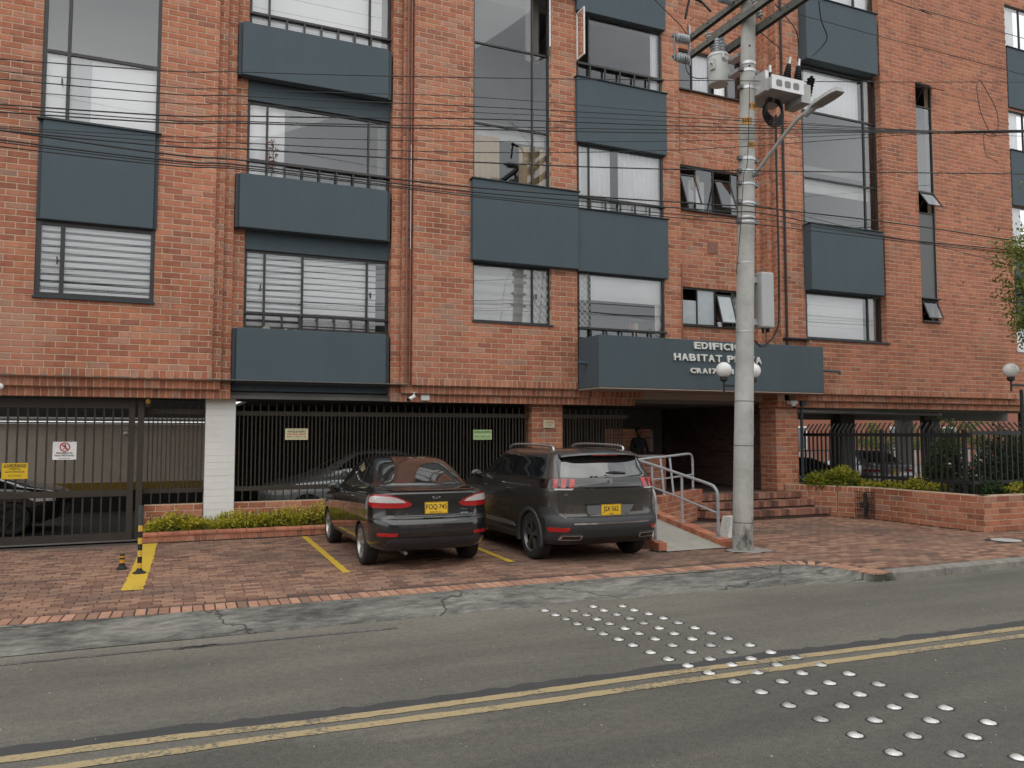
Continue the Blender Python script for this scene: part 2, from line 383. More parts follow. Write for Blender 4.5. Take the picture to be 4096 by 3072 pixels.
ragged('edge_line', [(-20, 8.25), (-1.3, 8.13), (.1, 8.08), (1.3, 8.07), (2.2, 8.05)], .05, -.1155, edge_m, road, .012)

# ---- concrete apron between road and brick forecourt
OUTER = [(-9, 9.3), (-3, 9.24), (.1, 9.13), (3.5, 9.1), (7.3, 9.09), (8.1, 9.02), (8.5, 8.82), (8.62, 8.45), (8.63, 8.15), (8.78, 7.94), (9.05, 7.97)]
OP = smooth_path([(x, y, 0) for x, y in OUTER], 6)
top = [p for p in OP if p.y > 8.12]
low = lambda x: 8.52 - .05 * max(x, 0) * .4 - (max(0, x - 5) ** 2) * .021
mb = MB(); K = 9; cols = []
xs = [-9 + .16 * i for i in range(111)]
def topy(x):
    for a, c in zip(top, top[1:]):
        if a.x <= x <= c.x and c.x > a.x: return a.y + (c.y - a.y) * (x - a.x) / (c.x - a.x)
    return 8.3
from mathutils import noise as mn
for x in xs:
    x = min(x, 8.62); ty = topy(x); ly = low(x)
    for k in range(K + 1):
        f = k / K; y = ty + (ly - ty) * f
        h = mn.fractal(Vector((x * 2.3, y * 3.1, 1)), 1, 2, 5) * .010 * min(1, f * 4)
        mb.v.append((x + .01 * random.random(), y, -.004 - .113 * f ** .9 + h + (-.003 if k == K else 0)))
n = len(xs)
for i in range(n - 1):
    for k in range(K): a = i * (K + 1) + k; mb.face((a, a + 1, a + K + 2, a + K + 1))
K2 = len(mb.v)
for i in range(n): x, y, z = mb.v[i * (K + 1) + K]; mb.v.append((x, y - .01, -.14))
for i in range(n - 1): mb.face((i * (K + 1) + K, K2 + i, K2 + i + 1, (i + 1) * (K + 1) + K))
ep = [p for p in OP if p.x > 8.2 and p.y < 9.0]; b = len(mb.v); ne = len(ep)
for i, p in enumerate(ep):
    f = i / (ne - 1); q = Vector((7.9 + 1.22 * f, 8.24 - .29 * f, -.121))
    for k in range(4): g = k / 3; r_ = p.lerp(q, g); mb.v.append((r_.x, r_.y, -.006 * (1 - g) - .121 * g ** .8 + .006 * mn.noise(Vector((r_.x * 9, r_.y * 9, 2)))))
for i in range(ne - 1):
    for k in range(3): a = b + i * 4 + k; mb.face((a, a + 1, a + 5, a + 4))
struct('concrete_apron', mb, apronm, smooth=True, fix=True)

# ---- brick forecourt
mb = MB(); base = [(-9, 9.25), (8.1, 9.0), (8.66, 8.7), (8.66, 8.1), (9.1, 8.02), (60, 7.9), (60, 15.3), (-9, 15.3)]
mb.prism([(x, y, -.012) for x, y in base][::-1], (0, 0, -.2))
fore = struct('forecourt_pavement', mb, joint)
paver_cand = []; pav = MB()
def piece(mb, O, U, V, N, w, h, d, tone, jit=.0):   # small brick: face w x h on plane through O, proud by d along N
    O, U, V, N = Vector(O), Vector(U), Vector(V), Vector(N)
    c = min(w, h) * .05; T = O + N * (d + random.uniform(-jit, jit)); b = len(mb.v); mb.tone = tone
    for p in (O, O + U * w, O + U * w + V * h, O + V * h): mb.v.append(tuple(p))
    for p in (T + U * c + V * c, T + U * (w - c) + V * c, T + U * (w - c) + V * (h - c), T + U * c + V * (h - c)): mb.v.append(tuple(p))
    fl = U.cross(V).dot(N) < 0
    for q in ((4, 5, 6, 7), (0, 1, 5, 4), (1, 2, 6, 5), (2, 3, 7, 6), (3, 0, 4, 7)): mb.face([b + i for i in (q[::-1] if fl else q)])
PL, PW, PJ = .222, .112, .006
def clear_of_edge(x, y):
    best = (9, 0)
    for a, c in zip(OP, OP[1:]):
        d = c - a; L2 = d.length_squared
        t = min(1, max(0, ((x - a.x) * d.x + (y - a.y) * d.y) / max(L2, 1e-9))); q = a + d * t; dd = math.hypot(x - q.x, y - q.y)
        if dd < best[0]: best = (dd, d.x * (y - q.y) - d.y * (x - q.x))
    return best[0] > .305 and best[1] > 0
def inside_paver(x, y):
    if y > 14.97: return False
    if x < 7.9 and y < 9.50: return False
    if 7.9 <= x < 9.4 and y < 9.6 and not clear_of_edge(x, y): return False
    if x >= 9.1 and y < 8.16: return False
    if 7.17 < x < 8.66 and y > 10.72: return False
    if x > 8.5 and y > 12.85 and y > 12.85 + (x - 8.6) * .72 - .02 and x < 10.9: return False
    if x >= 10.2 and y > 13.86 and x < 14: return False
    if x > 13.9 and y > 10.42 and x > 14.25 - max(0, (y - 13.1)) * .5: return False
    if (x - 8.58) ** 2 / .36 ** 2 + (y - 10.34) ** 2 / .27 ** 2 < 1: return False
    if (x - 13.54) ** 2 + (y - 9.5) ** 2 < .30 ** 2: return False
    return True
r = 0; y = 9.55
rows = [8.2 + PW * k for k in range(62)]
for k, y in enumerate(rows):
    x = -8 + (k % 2) * PL / 2 + random.uniform(-.02, .02)
    while x < 24:
        w = PL
        if inside_paver(x + .03, y + .03) and inside_paver(x + PL - .03, y + PW - .03) and inside_paver(x + PL * .5, y + PW * .5) and inside_paver(x + PL - .03, y + .03):
            paver_cand.append((camdist((x + .1, y + .05, 0)), x + random.uniform(-.003, .003), y + random.uniform(-.003, .003)))
        x += PL
paver_cand.sort()
pm_ = MB(); piece(pm_, (0, 0, -.02), (1, 0, 0), (0, 1, 0), (0, 0, 1), PL - PJ, PW - PJ, .02, .5)
po = pm_.build('paver', paver_o, fore); pmesh = po.data
for i, (d, x, y) in enumerate(paver_cand):
    if i < 299:
        o = po if i == 0 else inst(pmesh, 'paver', fore, (0, 0, 0))
        o.location = (x, y, random.uniform(-.003, .002)); o.rotation_euler = (random.uniform(-.008, .008), random.uniform(-.006, .006), random.uniform(-.012, .012))
    else: piece(pav, (x, y, -.02), (1, 0, 0), (0, 1, 0), (0, 0, 1), PL - PJ, PW - PJ, .02, random.random(), .0025)
tag(pav.build('pavers', paver_m, fore), kind='stuff')
# soldier border following the edge
ed = MB(); acc = 0; W_ = .112; s = 0
cum = [0]
for a, c in zip(OP, OP[1:]): cum.append(cum[-1] + (c - a).length)
def along(s):
    for i in range(len(cum) - 1):
        if cum[i + 1] >= s:
            f = (s - cum[i]) / max(1e-6, cum[i + 1] - cum[i]); return OP[i].lerp(OP[i + 1], f), (OP[i + 1] - OP[i]).normalized()
    return OP[-1], (OP[-1] - OP[-2]).normalized()
k = 0; edm = MB(); piece(edm, (0, 0, -.02), (1, 0, 0), (0, 1, 0), (0, 0, 1), .104, .30, .02, .8); emesh = None
while s < cum[-1] - .05:
    p, d = along(s + .05); nrm = Vector((-d.y, d.x, 0))
    if emesh is None: e0 = edm.build('edge_brick', edge_o, fore); emesh = e0.data; o = e0
    else: o = inst(emesh, 'edge_brick', fore, (0, 0, 0))
    o.location = p - d * .05 + Vector((0, 0, .002 + random.uniform(-.002, .002))); o.rotation_euler = (0, 0, math.atan2(d.y, d.x) + random.uniform(-.02, .02))
    s += W_; k += 1
# kerb stones
kb = MB(); prof = [(7.97, -.13), (7.985, -.03), (8.02, .0), (8.14, .003), (8.14, -.13)]
kerb = struct('kerb', MB().box(9.3, 60, 8.10, 8.139, -.2, -.02), concrete)
x = 9.08; first = None
while x < 40:
    if first is None:
        q = MB(); q.prism([(0, y - 8, z) for y, z in prof], (.985, 0, 0)); first = q.build('kerb_stone', M('kerb_concrete', (.26, .25, .22), (.13, .127, .11), 6, .92, bmp=.5, detail=8), kerb, fix=True); o = first
    else: o = inst(first.data, 'kerb_stone', kerb, (0, 0, 0))
    o.location = (x, 8.0, 0); o.rotation_euler = (0, 0, R(-.35)); x += 1.0
# painted bay lines on the pavers
ragged('parking_line', [(2.32, 14.85), (2.29, 13), (2.25, 10.79)], .10, .0065, park_m, fore, .006, .05)
ragged('parking_line', [(4.74, 14.85), (4.68, 12.4), (4.63, 10.72)], .10, .0065, park_m, fore, .006, .05)
ragged('parking_line', [(-.23, 14.92), (-.28, 12.5), (-.34, 10.6)], .24, .0065, park_m, fore, .012, .05)
mb = MB(); N_ = 26
mb.poly([(8.60 + .40 * math.cos(2 * PI * i / N_) * random.uniform(.75, 1.2), 10.33 + .30 * math.sin(2 * PI * i / N_) * random.uniform(.8, 1.15), .004) for i in range(N_)])
mb.build('concrete_patch', M('patch_concrete', (.30, .285, .26), (.20, .185, .165), 6, .92, bmp=.3), fore)

# ================================================================== APARTMENT BUILDING
bld = thing('apartment_building', 'four storey red brick apartment building with blue grey balcony panels and entrance canopy', 'building', (0, 15, 0))
BL, BH, BJ = .315, .1075, .0150
mass = MB(); cand = []; back = MB()
def cutspans(a, b, cuts):
    s = [(a, b)]
    for c, d in cuts:
        n = []
        for p, q in s:
            if d <= p or c >= q: n.append((p, q)); continue
            if c > p: n.append((p, c))
            if d < q: n.append((d, q))
        s = n
    return [(p, q) for p, q in s if q - p > .012]
def field(O, U, N, u0, u1, z0, z1, holes=(), L=BL, H=BH, anchor=2.965, backing=.22, ph=0.0, tgt=None, d=.009, single=True, bk=None, tm=1.0):
    """lay bricks on the vertical plane through O (u measured along U from O, z absolute)"""
    O, U, N = Vector(O), Vector(U), Vector(N); Z = Vector((0, 0, 1)); tgt = tgt or mass; bk = bk or back
    k = math.floor((z0 - anchor) / H)
    while anchor + k * H < z1 - .005:
        za, zb = anchor + k * H, anchor + k * H + H - BJ; za, zb = max(za, z0), min(zb, z1)
        if zb - za > .012:
            zs = sorted({za, zb} | {h[i] for h in holes for i in (2, 3) if za + .012 < h[i] < zb - .012})
            for a, b in zip(zs, zs[1:]):
                m = (a + b) / 2; cuts = [(h[0], h[1]) for h in holes if h[2] <= m <= h[3]]
                n0 = math.floor((u0 - ph) / L) - 1; u = n0 * L + ph + (k % 2) * L / 2
                while u < u1:
                    for p, q in cutspans(max(u, u0), min(u + L - BJ, u1), cuts):
                        P = O + U * p + Z * a
                        if single and abs(N.y + 1) < .01 and U.x > .9 and q - p > L - BJ - .002 and b - a > H - BJ - .002 and L == BL:
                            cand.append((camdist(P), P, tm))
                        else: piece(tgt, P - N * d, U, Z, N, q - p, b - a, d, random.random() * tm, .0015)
                    u += L
        k += 1
    us = sorted({u0, u1} | {min(max(h[i], u0), u1) for h in holes for i in (0, 1)}); zs = sorted({z0, z1} | {min(max(h[i], z0), z1) for h in holes for i in (2, 3)})
    us[0] += .0115; us[-1] -= .0115
    for a, b in zip(us, us[1:]):
        for c, e in zip(zs, zs[1:]):
            if b - a < 1e-4 or e - c < 1e-4 or any(h[0] <= (a + b) / 2 <= h[1] and h[2] <= (c + e) / 2 <= h[3] for h in holes): continue
            bk.obox(O + U * a + Z * c - N * (d - .001), U * (b - a), Z * (e - c), -N * backing)
def soldiers(O, U, N, u0, u1, z0, h, L=.1125, tgt=None, backing=.2): field(O, U, N, u0, u1, z0, z0 + h, L=L, H=h, anchor=z0, single=False, tgt=tgt, backing=backing, ph=u0)
X, mY, mX = (1, 0, 0), (0, -1, 0), (-1, 0, 0)
TOP = 13.4
# left wing
field((0, 15, 0), X, mY, -6, .70, 2.965, TOP, [(-2.08, -.27, 7.10, TOP + 1), (-2.08, -.28, 4.12, 7.10)])
soldiers((0, 15, 0), X, mY, -6, .70, 2.81, .155)
soldiers((0, 15.12, 0), X, mY, -6, .86, 2.652, .158); soldiers((0, 15.24, 0), X, mY, -6, 1.03, 2.49, .162)
field((0, 15.12, 0), X, mY, .70, .86, 2.81, TOP, L=.1725, ph=.70); field((0, 15.24, 0), X, mY, .86, 1.03, 2.652, TOP, L=.1825, ph=.86)
field((0, 15.36, 0), X, mY, 1.03, 1.235, 2.80, TOP, L=.22, ph=1.03)
# middle wing
field((0, 15, 0), X, mY, 4.36, 8.02, 2.965, TOP, [(5.62, 7.39, 7.04, TOP + 1), (5.62, 7.39, 4.14, 7.04)], ph=.05)
soldiers((0, 15, 0), X, mY, 4.36, 8.02, 2.81, .155)
soldiers((0, 15.12, 0), X, mY, 4.17, 9.75, 2.652, .158); soldiers((0, 15.24, 0), X, mY, 3.98, 9.60, 2.49, .162)
field((4.36, 0, 0), (0, 1, 0), mX, 15.0, 15.12, 2.81, TOP, L=.14, ph=15.0)
field((0, 15.12, 0), X, mY, 4.17, 4.36, 2.81, TOP, L=.205, ph=4.17)
field((4.17, 0, 0), (0, 1, 0), mX, 15.12, 15.24, 2.652, TOP, L=.14, ph=15.12)
field((0, 15.24, 0), X, mY, 3.98, 4.17, 2.652, TOP, L=.205, ph=3.98)
field((3.98, 0, 0), (0, 1, 0), mX, 15.24, 15.50, 2.49, TOP, L=.275, ph=15.24)
field((7.39, 0, 0), (0, 1, 0), mX, 15.0, 15.16, 4.14, 5.36, L=.175, ph=15.0); field((7.39, 0, 0), (0, 1, 0), mX, 15.0, 15.16, 7.05, TOP, L=.175, ph=15.0)
# wall beside the third window stack, kitchen wall, stepped corner
field((0, 15, 0), X, mY, 10.24, 10.71, 3.0, TOP, L=.315, ph=.02)
field((0, 15.35, 0), X, mY, 10.71, 12.98, 3.0, TOP, [(10.93, 12.9, 4.40, 5.30), (10.93, 12.9, 7.14, 8.22), (10.93, 12.9, 10.05, 11.05)], ph=.11)
soldiers((0, 15.343, 0), X, mY, 10.75, 12.98, 5.302, .145); soldiers((0, 15.343, 0), X, mY, 10.75, 12.98, 8.222, .145)
field((12.98, 0, 0), (0, 1, 0), mX, 15.12, 15.35, 3.0, TOP, L=.24, ph=15.12); field((0, 15.12, 0), X, mY, 12.98, 13.13, 3.0, TOP, L=.165, ph=12.98)
field((13.13, 0, 0), (0, 1, 0), mX, 14.9, 15.12, 3.0, TOP, L=.23, ph=14.9); field((0, 14.9, 0), X, mY, 13.13, 13.28, 3.0, TOP, L=.165, ph=13.13)
field((13.28, 0, 0), (0, 1, 0), mX, 14.66, 14.9, 2.965, TOP, L=.25, ph=14.66)
# right wing
field((0, 14.66, 0), X, mY, 13.28, 14.05, 2.965, TOP, ph=.1)
field((0, 14.5, 0), X, mY, 14.02, 16.54, 2.965, 4.12, ph=.18, tm=.6)  # tm paints lens and windscreen dimming into these brick tones
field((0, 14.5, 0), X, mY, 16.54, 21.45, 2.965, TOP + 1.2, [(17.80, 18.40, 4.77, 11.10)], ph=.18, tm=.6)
soldiers((0, 14.5, 0), X, mY, 14.02, 21.45, 2.81, .155); soldiers((0, 14.62, 0), X, mY, 13.60, 25, 2.652, .158); soldiers((0, 14.74, 0), X, mY, 13.19, 25, 2.49, .162)
field((16.54, 0, 0), (0, 1, 0), mX, 14.5, 14.76, 4.12, TOP, L=.30, ph=14.5)
field((13.19, 0, 0), (0, 1, 0), mX, 14.74, 15.4, 2.49, 2.81, L=.33, ph=14.74)
field((0, 14.6, 0), X, mY, 21.45, 26, 2.81, TOP + 1.2, [(21.56, 24.4, 12.84, 14.1), (21.56, 24.4, 9.86, 11.0), (21.56, 24.4, 7.0, 8.25), (21.56, 24.4, 4.1, 4.85)], ph=.3)
# brick pillars below
field((0, 15.5, 0), X, mY, 7.16, 7.90, 0, 2.55, ph=7.16, L=.305); field((7.16, 0, 0), (0, 1, 0), mX, 15.5, 15.9, 0, 2.55, ph=15.5)
field((0, 14.84, 0), X, mY, 13.22, 13.9, .52, 2.49, ph=13.22, L=.305); field((13.22, 0, 0), (0, 1, 0), mX, 14.84, 15.4, .52, 2.49, ph=14.84, L=.29)
tb, bk = MB(), MB(); field((13.2, 0, 0), (0, 1, 0), mX, 15.41, 19.6, .52, 2.62, ph=15.4, backing=.12, tgt=tb, bk=bk); tag(tb.build('lobby_brickwork', shade_brick, bld), kind='stuff'); bk.build('lobby_wall', shade_mortar, bld)
cand.sort(key=lambda c: c[0])
q = MB(); piece(q, (0, .009, 0), X, (0, 0, 1), mY, BL - BJ, BH - BJ, .009, .5)
b0 = q.build('brick', brick_o, bld); bmesh_ = b0.data; binv = bld.matrix_basis.inverted()
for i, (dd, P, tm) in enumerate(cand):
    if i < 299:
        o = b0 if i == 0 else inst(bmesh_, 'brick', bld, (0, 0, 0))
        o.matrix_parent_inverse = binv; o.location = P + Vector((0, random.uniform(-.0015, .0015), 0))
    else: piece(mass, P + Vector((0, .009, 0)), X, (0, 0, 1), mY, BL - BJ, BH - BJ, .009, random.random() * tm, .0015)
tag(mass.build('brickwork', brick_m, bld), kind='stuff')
back.build('wall', mortar, bld)
# ---- floors, ceilings, inner walls
ib = MB()
for z in (2.62, 5.62, 8.42, 11.28): ib.box(-6, 12.9, 15.62, 18.6, z, z + .16)
for z in (2.62, 5.62, 8.42, 11.28): ib.box(13.2, 16.9, 15.05, 18.6, z, z + .16)
for z in (2.62, 5.62, 8.42, 11.28): ib.box(16.9, 21.3, 14.95, 18.6, z, z + .16)
ib.box(-6, 21.4, 18.6, 18.8, 2.6, TOP); ib.box(21.25, 21.4, 14.75, 18.6, 2.7, TOP)
for x in (-3.2, .6, 4.2, 7.9, 10.6, 13.0, 16.9): ib.box(x, x + .12, 15.65, 18.6, 2.62, TOP)
ib.box(-6.2, 21.4, 15.3, 19, TOP, TOP + .3); ib.build('inner_wall', interior, bld)
gb = MB()
gb.box(1.6, 13.2, 15.44, 19.7, 2.56, 2.62); gb.box(-9, 1.6, 15.44, 18.3, 2.56, 2.62); gb.box(1.6, 9.5, 19.7, 24, 2.56, 2.62)          # garage ceiling, lightwell left open
gb.box(1.5, 1.62, 21.45, 24, 0, 2.6); gb.box(1.6, 9.5, 23.9, 24.1, 0, 2.6); gb.box(9.4, 9.52, 19.6, 24, 0, 2.6); gb.box(-9.2, -9, 15.6, 21.6, 0, 2.62)
gb.box(9.0, 13.2, 19.55, 19.7, 2.0, 2.6); gb.box(9.0, 11.3, 19.55, 19.7, .5, 2.0); gb.box(12.9, 13.2, 19.55, 19.7, .5, 2.0); gb.box(11.3, 12.9, 19.55, 19.7, .5, 1.35)
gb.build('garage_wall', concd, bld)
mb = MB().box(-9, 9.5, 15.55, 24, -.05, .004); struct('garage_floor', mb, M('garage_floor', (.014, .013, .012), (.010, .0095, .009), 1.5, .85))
mb = MB().box(-9, 1.5, 21.4, 21.6, .525, 2.14); mb.build('rear_wall', beige, bld); MB().box(-9, 1.5, 21.30, 21.6, 2.25, 3.7).build('ceiling_standin', M('upper_shade', (.045, .043, .04), None, 4, .8), bld); MB().box(-9, 1.5, 21.37, 21.6, 0, .52).build('wall_base', M('black_base', (.02, .02, .02), None, 4, .7), bld)  # dark strip over the rear wall stands in for the shaded ceiling
mb = MB().box(-9, 1.5, 21.386, 21.4, .52, .70); mb.build('wall_stripe', M('ochre_stripe', (.42, .25, .04), None, 5, .8), bld)
mb = MB().cyl((-6, 21.30, 2.20), (1.4, 21.30, 2.20), .045); mb.build('wall_pipe', M('old_pipe', (.34, .33, .31), None, 6, .6), bld); MB().cyl((-6, 21.28, 2.09), (1.4, 21.28, 2.09), .02).build('wall_pipe', white, bld)
# soffits
mb = MB(); mb.box(-6, 9.6, 15.30, 15.46, 2.50, 2.56); mb.box(13.3, 25, 14.80, 15.2, 2.50, 2.60); mb.box(-6, 4.3, 15.0, 15.3, 2.815, 2.83); mb.box(4.36, 8.0, 15.03, 15.3, 2.815, 2.83)
mb.build('soffit', concd, bld)
# undercroft on the right
mb = MB(); mb.box(13.9, 26, 15.2, 22, 2.58, 2.66); mb.box(14, 26, 18.0, 18.35, 2.28, 2.58); mb.box(14, 26, 15.05, 15.2, 2.44, 2.58); mb.build('undercroft_ceiling', M('grey_ceiling', (.30, .30, .28), (.25, .25, .23), 1, .85), bld)
boxes('column', [(x, x + w, y, y + .4, -.4, 2.58) for x, y, w in ((18.2, 17.7, .55), (20.25, 16.3, .32), (25.6, 17, .5), (25.2, 21.5, .5))], concd, bld)
mb = MB().cyl((14.0, 15.0, 2.42), (19.6, 15.5, 2.40), .06).cyl((19.6, 15.5, 2.40), (19.9, 16.2, 2.30), .06); mb.build('drain_pipe', M('grey_pipe', (.28, .28, .27), None, 6, .5), bld)
struct('undercroft_floor', MB().box(13.2, 60, 15.4, 34, -.40, -.36), concd)
# white board-marked pillar beside the gate
mb = MB(); z = 0; 
while z < 2.5: mb.box(.63, 1.145, 15.5 + random.uniform(0, .006), 16.0, z, min(2.5, z + .118)); z += .122
mb.box(.634, 1.141, 15.51, 15.99, 0, 2.49); mb.build('white_pillar', white, bld)
# recessed lintels above the bay windows
bx_ = []
for z0, z1 in ((2.65, 2.80), (5.30, 5.66), (8.15, 8.52), (10.98, 11.35)): bx_.append((1.05 if z0 < 3 else 1.235, 3.976, 15.40, 15.62, z0, z1))
for z0 in (3.0, 5.86, 8.72): bx_.append((1.235, 3.976, 15.44, 15.6, z0 - .19, z0 + .74))
boxes('lintel', bx_, bluep, bld)
# ---- blue-grey balcony panels
def panel(x0, x1, z0, z1, yf, yb, bw=.0, cap=True):
    mb = MB(); e = .012
    f = [(x0 + bw, z0), (x1 - bw, z0), (x1 - bw, z1), (x0 + bw, z1)]
    mb.box(x0 + bw, x1 - bw, yf, yb, z0, z1); o = mb.build('balcony_panel', bluep, bld)
    m = o.modifiers.new('b', 'BEVEL'); m.width = .012; m.segments = 2
    if bw: boxes('panel_trim', [(x0, x0 + bw - .002, yf + .055, yb, z0 + .004, z1 - .01), (x1 - bw + .002, x1, yf + .055, yb, z0 + .004, z1 - .01)], blued, o)
    if cap: MB().box(x0 - .03, x1 + .035, yf - .03, yb + .15, z1 + .001, z1 + .022).build('panel_cap', blued, o)
    return o
panel(-2.08, -.26, 5.40, 7.075, 14.92, 15.1, .06)
for z in (2.78, 5.64, 8.505, 11.37): panel(1.035, 3.935, z, z + (1.01 if z < 12 else .9), 15.13, 15.34, .068, False)
panel(5.56, 7.975, 5.365, 7.035, 14.85, 15.12)
panel(7.985, 10.29, 5.345, 6.70, 14.90, 15.05); panel(7.985, 10.29, 8.185, 9.62, 14.90, 15.05); panel(7.985, 10.29, 11.12, 12.6, 14.90, 15.05)
panel(5.56, 7.975, 11.4, 12.9, 14.85, 15.12)
panel(14.02, 16.37, 5.30, 6.90, 14.40, 14.71); panel(14.02, 16.37, 10.97, 12.55, 14.40, 14.71)
for z0, z1 in ((11.06, 12.84), (8.25, 9.86), (4.85, 7.0)): panel(21.56, 24.4, z0 + .01, z1 - .03, 14.55, 14.8)

# ---- windows
def strip_sheet(name, x0, x1, z0, z1, y, m, parent, pleat=0, amp=.02):
    mb = MB(); n = max(1, int((x1 - x0) / .02)) if pleat else 1
    for i in range(n + 1):
        x = x0 + (x1 - x0) * i / n; d = amp * math.sin(x * 2 * PI / pleat + .9 * math.sin(x * 5)) if pleat else 0
        mb.v += [(x, y + d, z0), (x, y + d * .6, z1)]
    for i in range(n): mb.face((2 * i, 2 * i + 2, 2 * i + 3, 2 * i + 1))
    return mb.build(name, m, parent, smooth=bool(pleat))
def zebra(x0, x1, z0, z1, y, parent, pitch=.125, frac=.66, light=None, dark=None):
    mb = MB(); z = z1
    while z > z0 + .01:
        a = max(z0, z - pitch * frac); mb.mi = 0; mb.poly([(x0, y, a), (x1, y, a), (x1, y, z), (x0, y, z)])
        b_ = max(z0, z - pitch)
        if b_ < a - .005: mb.mi = 1; mb.poly([(x0, y + .004, b_), (x1, y + .004, b_), (x1, y + .004, a), (x0, y + .004, a)])
        z -= pitch
    mb.mi = 0; mb.box(x0, x1, y - .012, y + .012, z0 - .02, z0)
    return mb.build('blind', [light or cloth, dark or bandg], parent)
def window(x0, x1, z0, z1, y, mull=(), trans=(), fw=.045, dep=.06, cells=None, skip=(), m=frame, mw=None):
    """frame with mullions and a glass pane in each cell; returns the frame object"""
    mb = MB(); mw = mw or fw * .9
    mb.box(x0, x0 + fw, y - dep / 2, y + dep / 2, z0, z1); mb.box(x1 - fw, x1, y - dep / 2, y + dep / 2, z0, z1)
    mb.box(x0 + fw, x1 - fw, y - dep / 2 + .002, y + dep / 2 - .002, z0, z0 + fw); mb.box(x0 + fw, x1 - fw, y - dep / 2 + .002, y + dep / 2 - .002, z1 - fw, z1)
    for t in trans: mb.box(x0 + fw, x1 - fw, y - dep / 2 + .004, y + dep / 2 - .004, t - mw / 2, t + mw / 2)
    zs = [z0 + fw] + sorted(trans) + [z1 - fw]
    for u in mull:
        for a, b in zip(zs, zs[1:]): mb.box(u - mw / 2, u + mw / 2, y - dep / 2 + .003, y + dep / 2 - .003, a + (mw / 2 if a in trans else 0), b - (mw / 2 if b in trans else 0))
    o = mb.build('window', m, bld)
    xs = [x0] + sorted(mull) + [x1]; zs = [z0] + sorted(trans) + [z1]
    for i in range(len(xs) - 1):
        for j in range(len(zs) - 1):
            if (i, j) in skip: continue
            g = MB().poly([(xs[i] + .015, y, zs[j] + .015), (xs[i + 1] - .015, y, zs[j] + .015), (xs[i + 1] - .015, y, zs[j + 1] - .015), (xs[i] + .015, y, zs[j + 1] - .015)])
            g.build('pane', glass, o)
    return o
def railing(x0, x1, z, zb, y, posts, parent):
    mb = MB(); mb.box(x0, x1, y - .07, y - .03, z - .022, z + .022)
    for p in posts: mb.box(p - .017, p + .017, y - .066, y - .034, zb, z - .023)
    mb.build('railing', frame, parent)
def handle(x, y, z, parent): MB().box(x - .01, x + .01, y - .05, y - .02, z - .07, z + .05).build('handle', frame, parent)
# first stack (left)
w = window(-2.08, -.27, 7.10, 12.6, 15.06, (-1.69,), (8.30, 11.1), fw=.06)
strip_sheet('blind', -2.02, -.33, 7.12, 8.27, 15.13, cloth, w); handle(-1.78, 15.05, 7.8, w)
strip_sheet('curtain', -1.69, -1.35, 7.12, 8.26, 15.11, M('grey_sheer', (.58, .60, .61), None, 2, .9), w, .16, .012)
w = window(-2.08, -.28, 4.13, 5.40, 15.06, (-1.69,), fw=.07); zebra(-2.0, -.34, 4.19, 5.33, 15.12, w, .119, .62, dark=M('dark_band', (.045, .042, .040), None, 4, .9)); MB().box(-2.10, -.26, 14.95, 15.09, 4.095, 4.128).build('sill', blued, w); handle(-1.76, 15.05, 4.75, w)
# second stack: bay with railings
P_ = [1.60 + .328 * i for i in range(7)]
for zb, zr, zt, kind in ((3.83, 4.11, 5.30, 'zebra'), (6.66, 7.0, 8.15, 'open'), (9.52, 9.85, 10.98, 'lined')):
    w = window(1.24, 3.97, zb, zt, 15.48, (1.60, 3.55) if kind != 'zebra' else (1.60, 2.30, 3.55), (zr,), fw=.045)
    railing(1.24, 3.97, zr, zb, 15.46, P_, w)
    for o in [c for c in w.children]: pass
    if kind == 'zebra':
        zebra(1.27, 2.29, 3.85, 5.27, 15.56, w, .119, .62); zebra(2.31, 3.75, 3.85, 5.22, 15.57, w, .119, .78); handle(1.53, 15.47, 4.6, w); handle(3.62, 15.47, 4.6, w)
    elif kind == 'open':
        strip_sheet('curtain', 1.28, 1.94, 6.7, 8.13, 15.60, cloth, w, .3, .012); strip_sheet('curtain', 3.76, 3.93, 6.7, 8.13, 15.60, M('brown_grey_cloth', (.22, .20, .18), None, 3, .9), w, .1, .015)
    else:
        zebra(1.27, 3.82, 9.56, 10.95, 15.57, w, .30, .965, dark=M('pale_seam', (.5, .5, .5), None, 3, .9)); strip_sheet('curtain', 3.83, 3.94, 9.56, 10.95, 15.60, M('brown_grey_cloth', (.22, .20, .18)), w, .1, .01)
    MB().box(1.24, 3.97, 15.36, 15.47, zb - .03, zb - .002).build('sill', frame, w)
# third stack
w = window(5.63, 7.385, 7.06, 12.4, 15.12, (7.0,), (8.30, 10.02), fw=.04, skip=((1, 2),))
strip_sheet('curtain', 5.66, 6.28, 7.09, 8.10, 15.22, cream, w, .14, .02); strip_sheet('curtain', 6.74, 7.0, 7.09, 8.0, 15.22, cream, w, .12, .02); strip_sheet('curtain', 7.0, 7.2, 7.09, 8.05, 15.24, gold, w, .12, .02); strip_sheet('curtain', 7.2, 7.36, 7.09, 8.0, 15.22, cream, w, .1, .02)
MB().box(5.66, 7.36, 15.26, 15.30, 8.06, 8.28).build('curtain_box', white, w)
a = R(-112)   # sash standing open to the street
lf = MB(); dx, dy = math.cos(a) * .40, math.sin(a) * .40; U = Vector((dx, dy, 0)); Nn = Vector((-U.y, U.x, 0)).normalized() * .03; O = Vector((7.37, 15.09, 10.05)); u1 = U.normalized()
for p, uu, vv in ((O, u1 * .03, Vector((0, 0, 1.25))), (O + U - u1 * .03, u1 * .03, Vector((0, 0, 1.25))), (O + u1 * .03, U - u1 * .06, Vector((0, 0, .03))), (O + u1 * .03 + Vector((0, 0, 1.22)), U - u1 * .06, Vector((0, 0, .03)))): lf.obox(p, uu, vv, Nn)
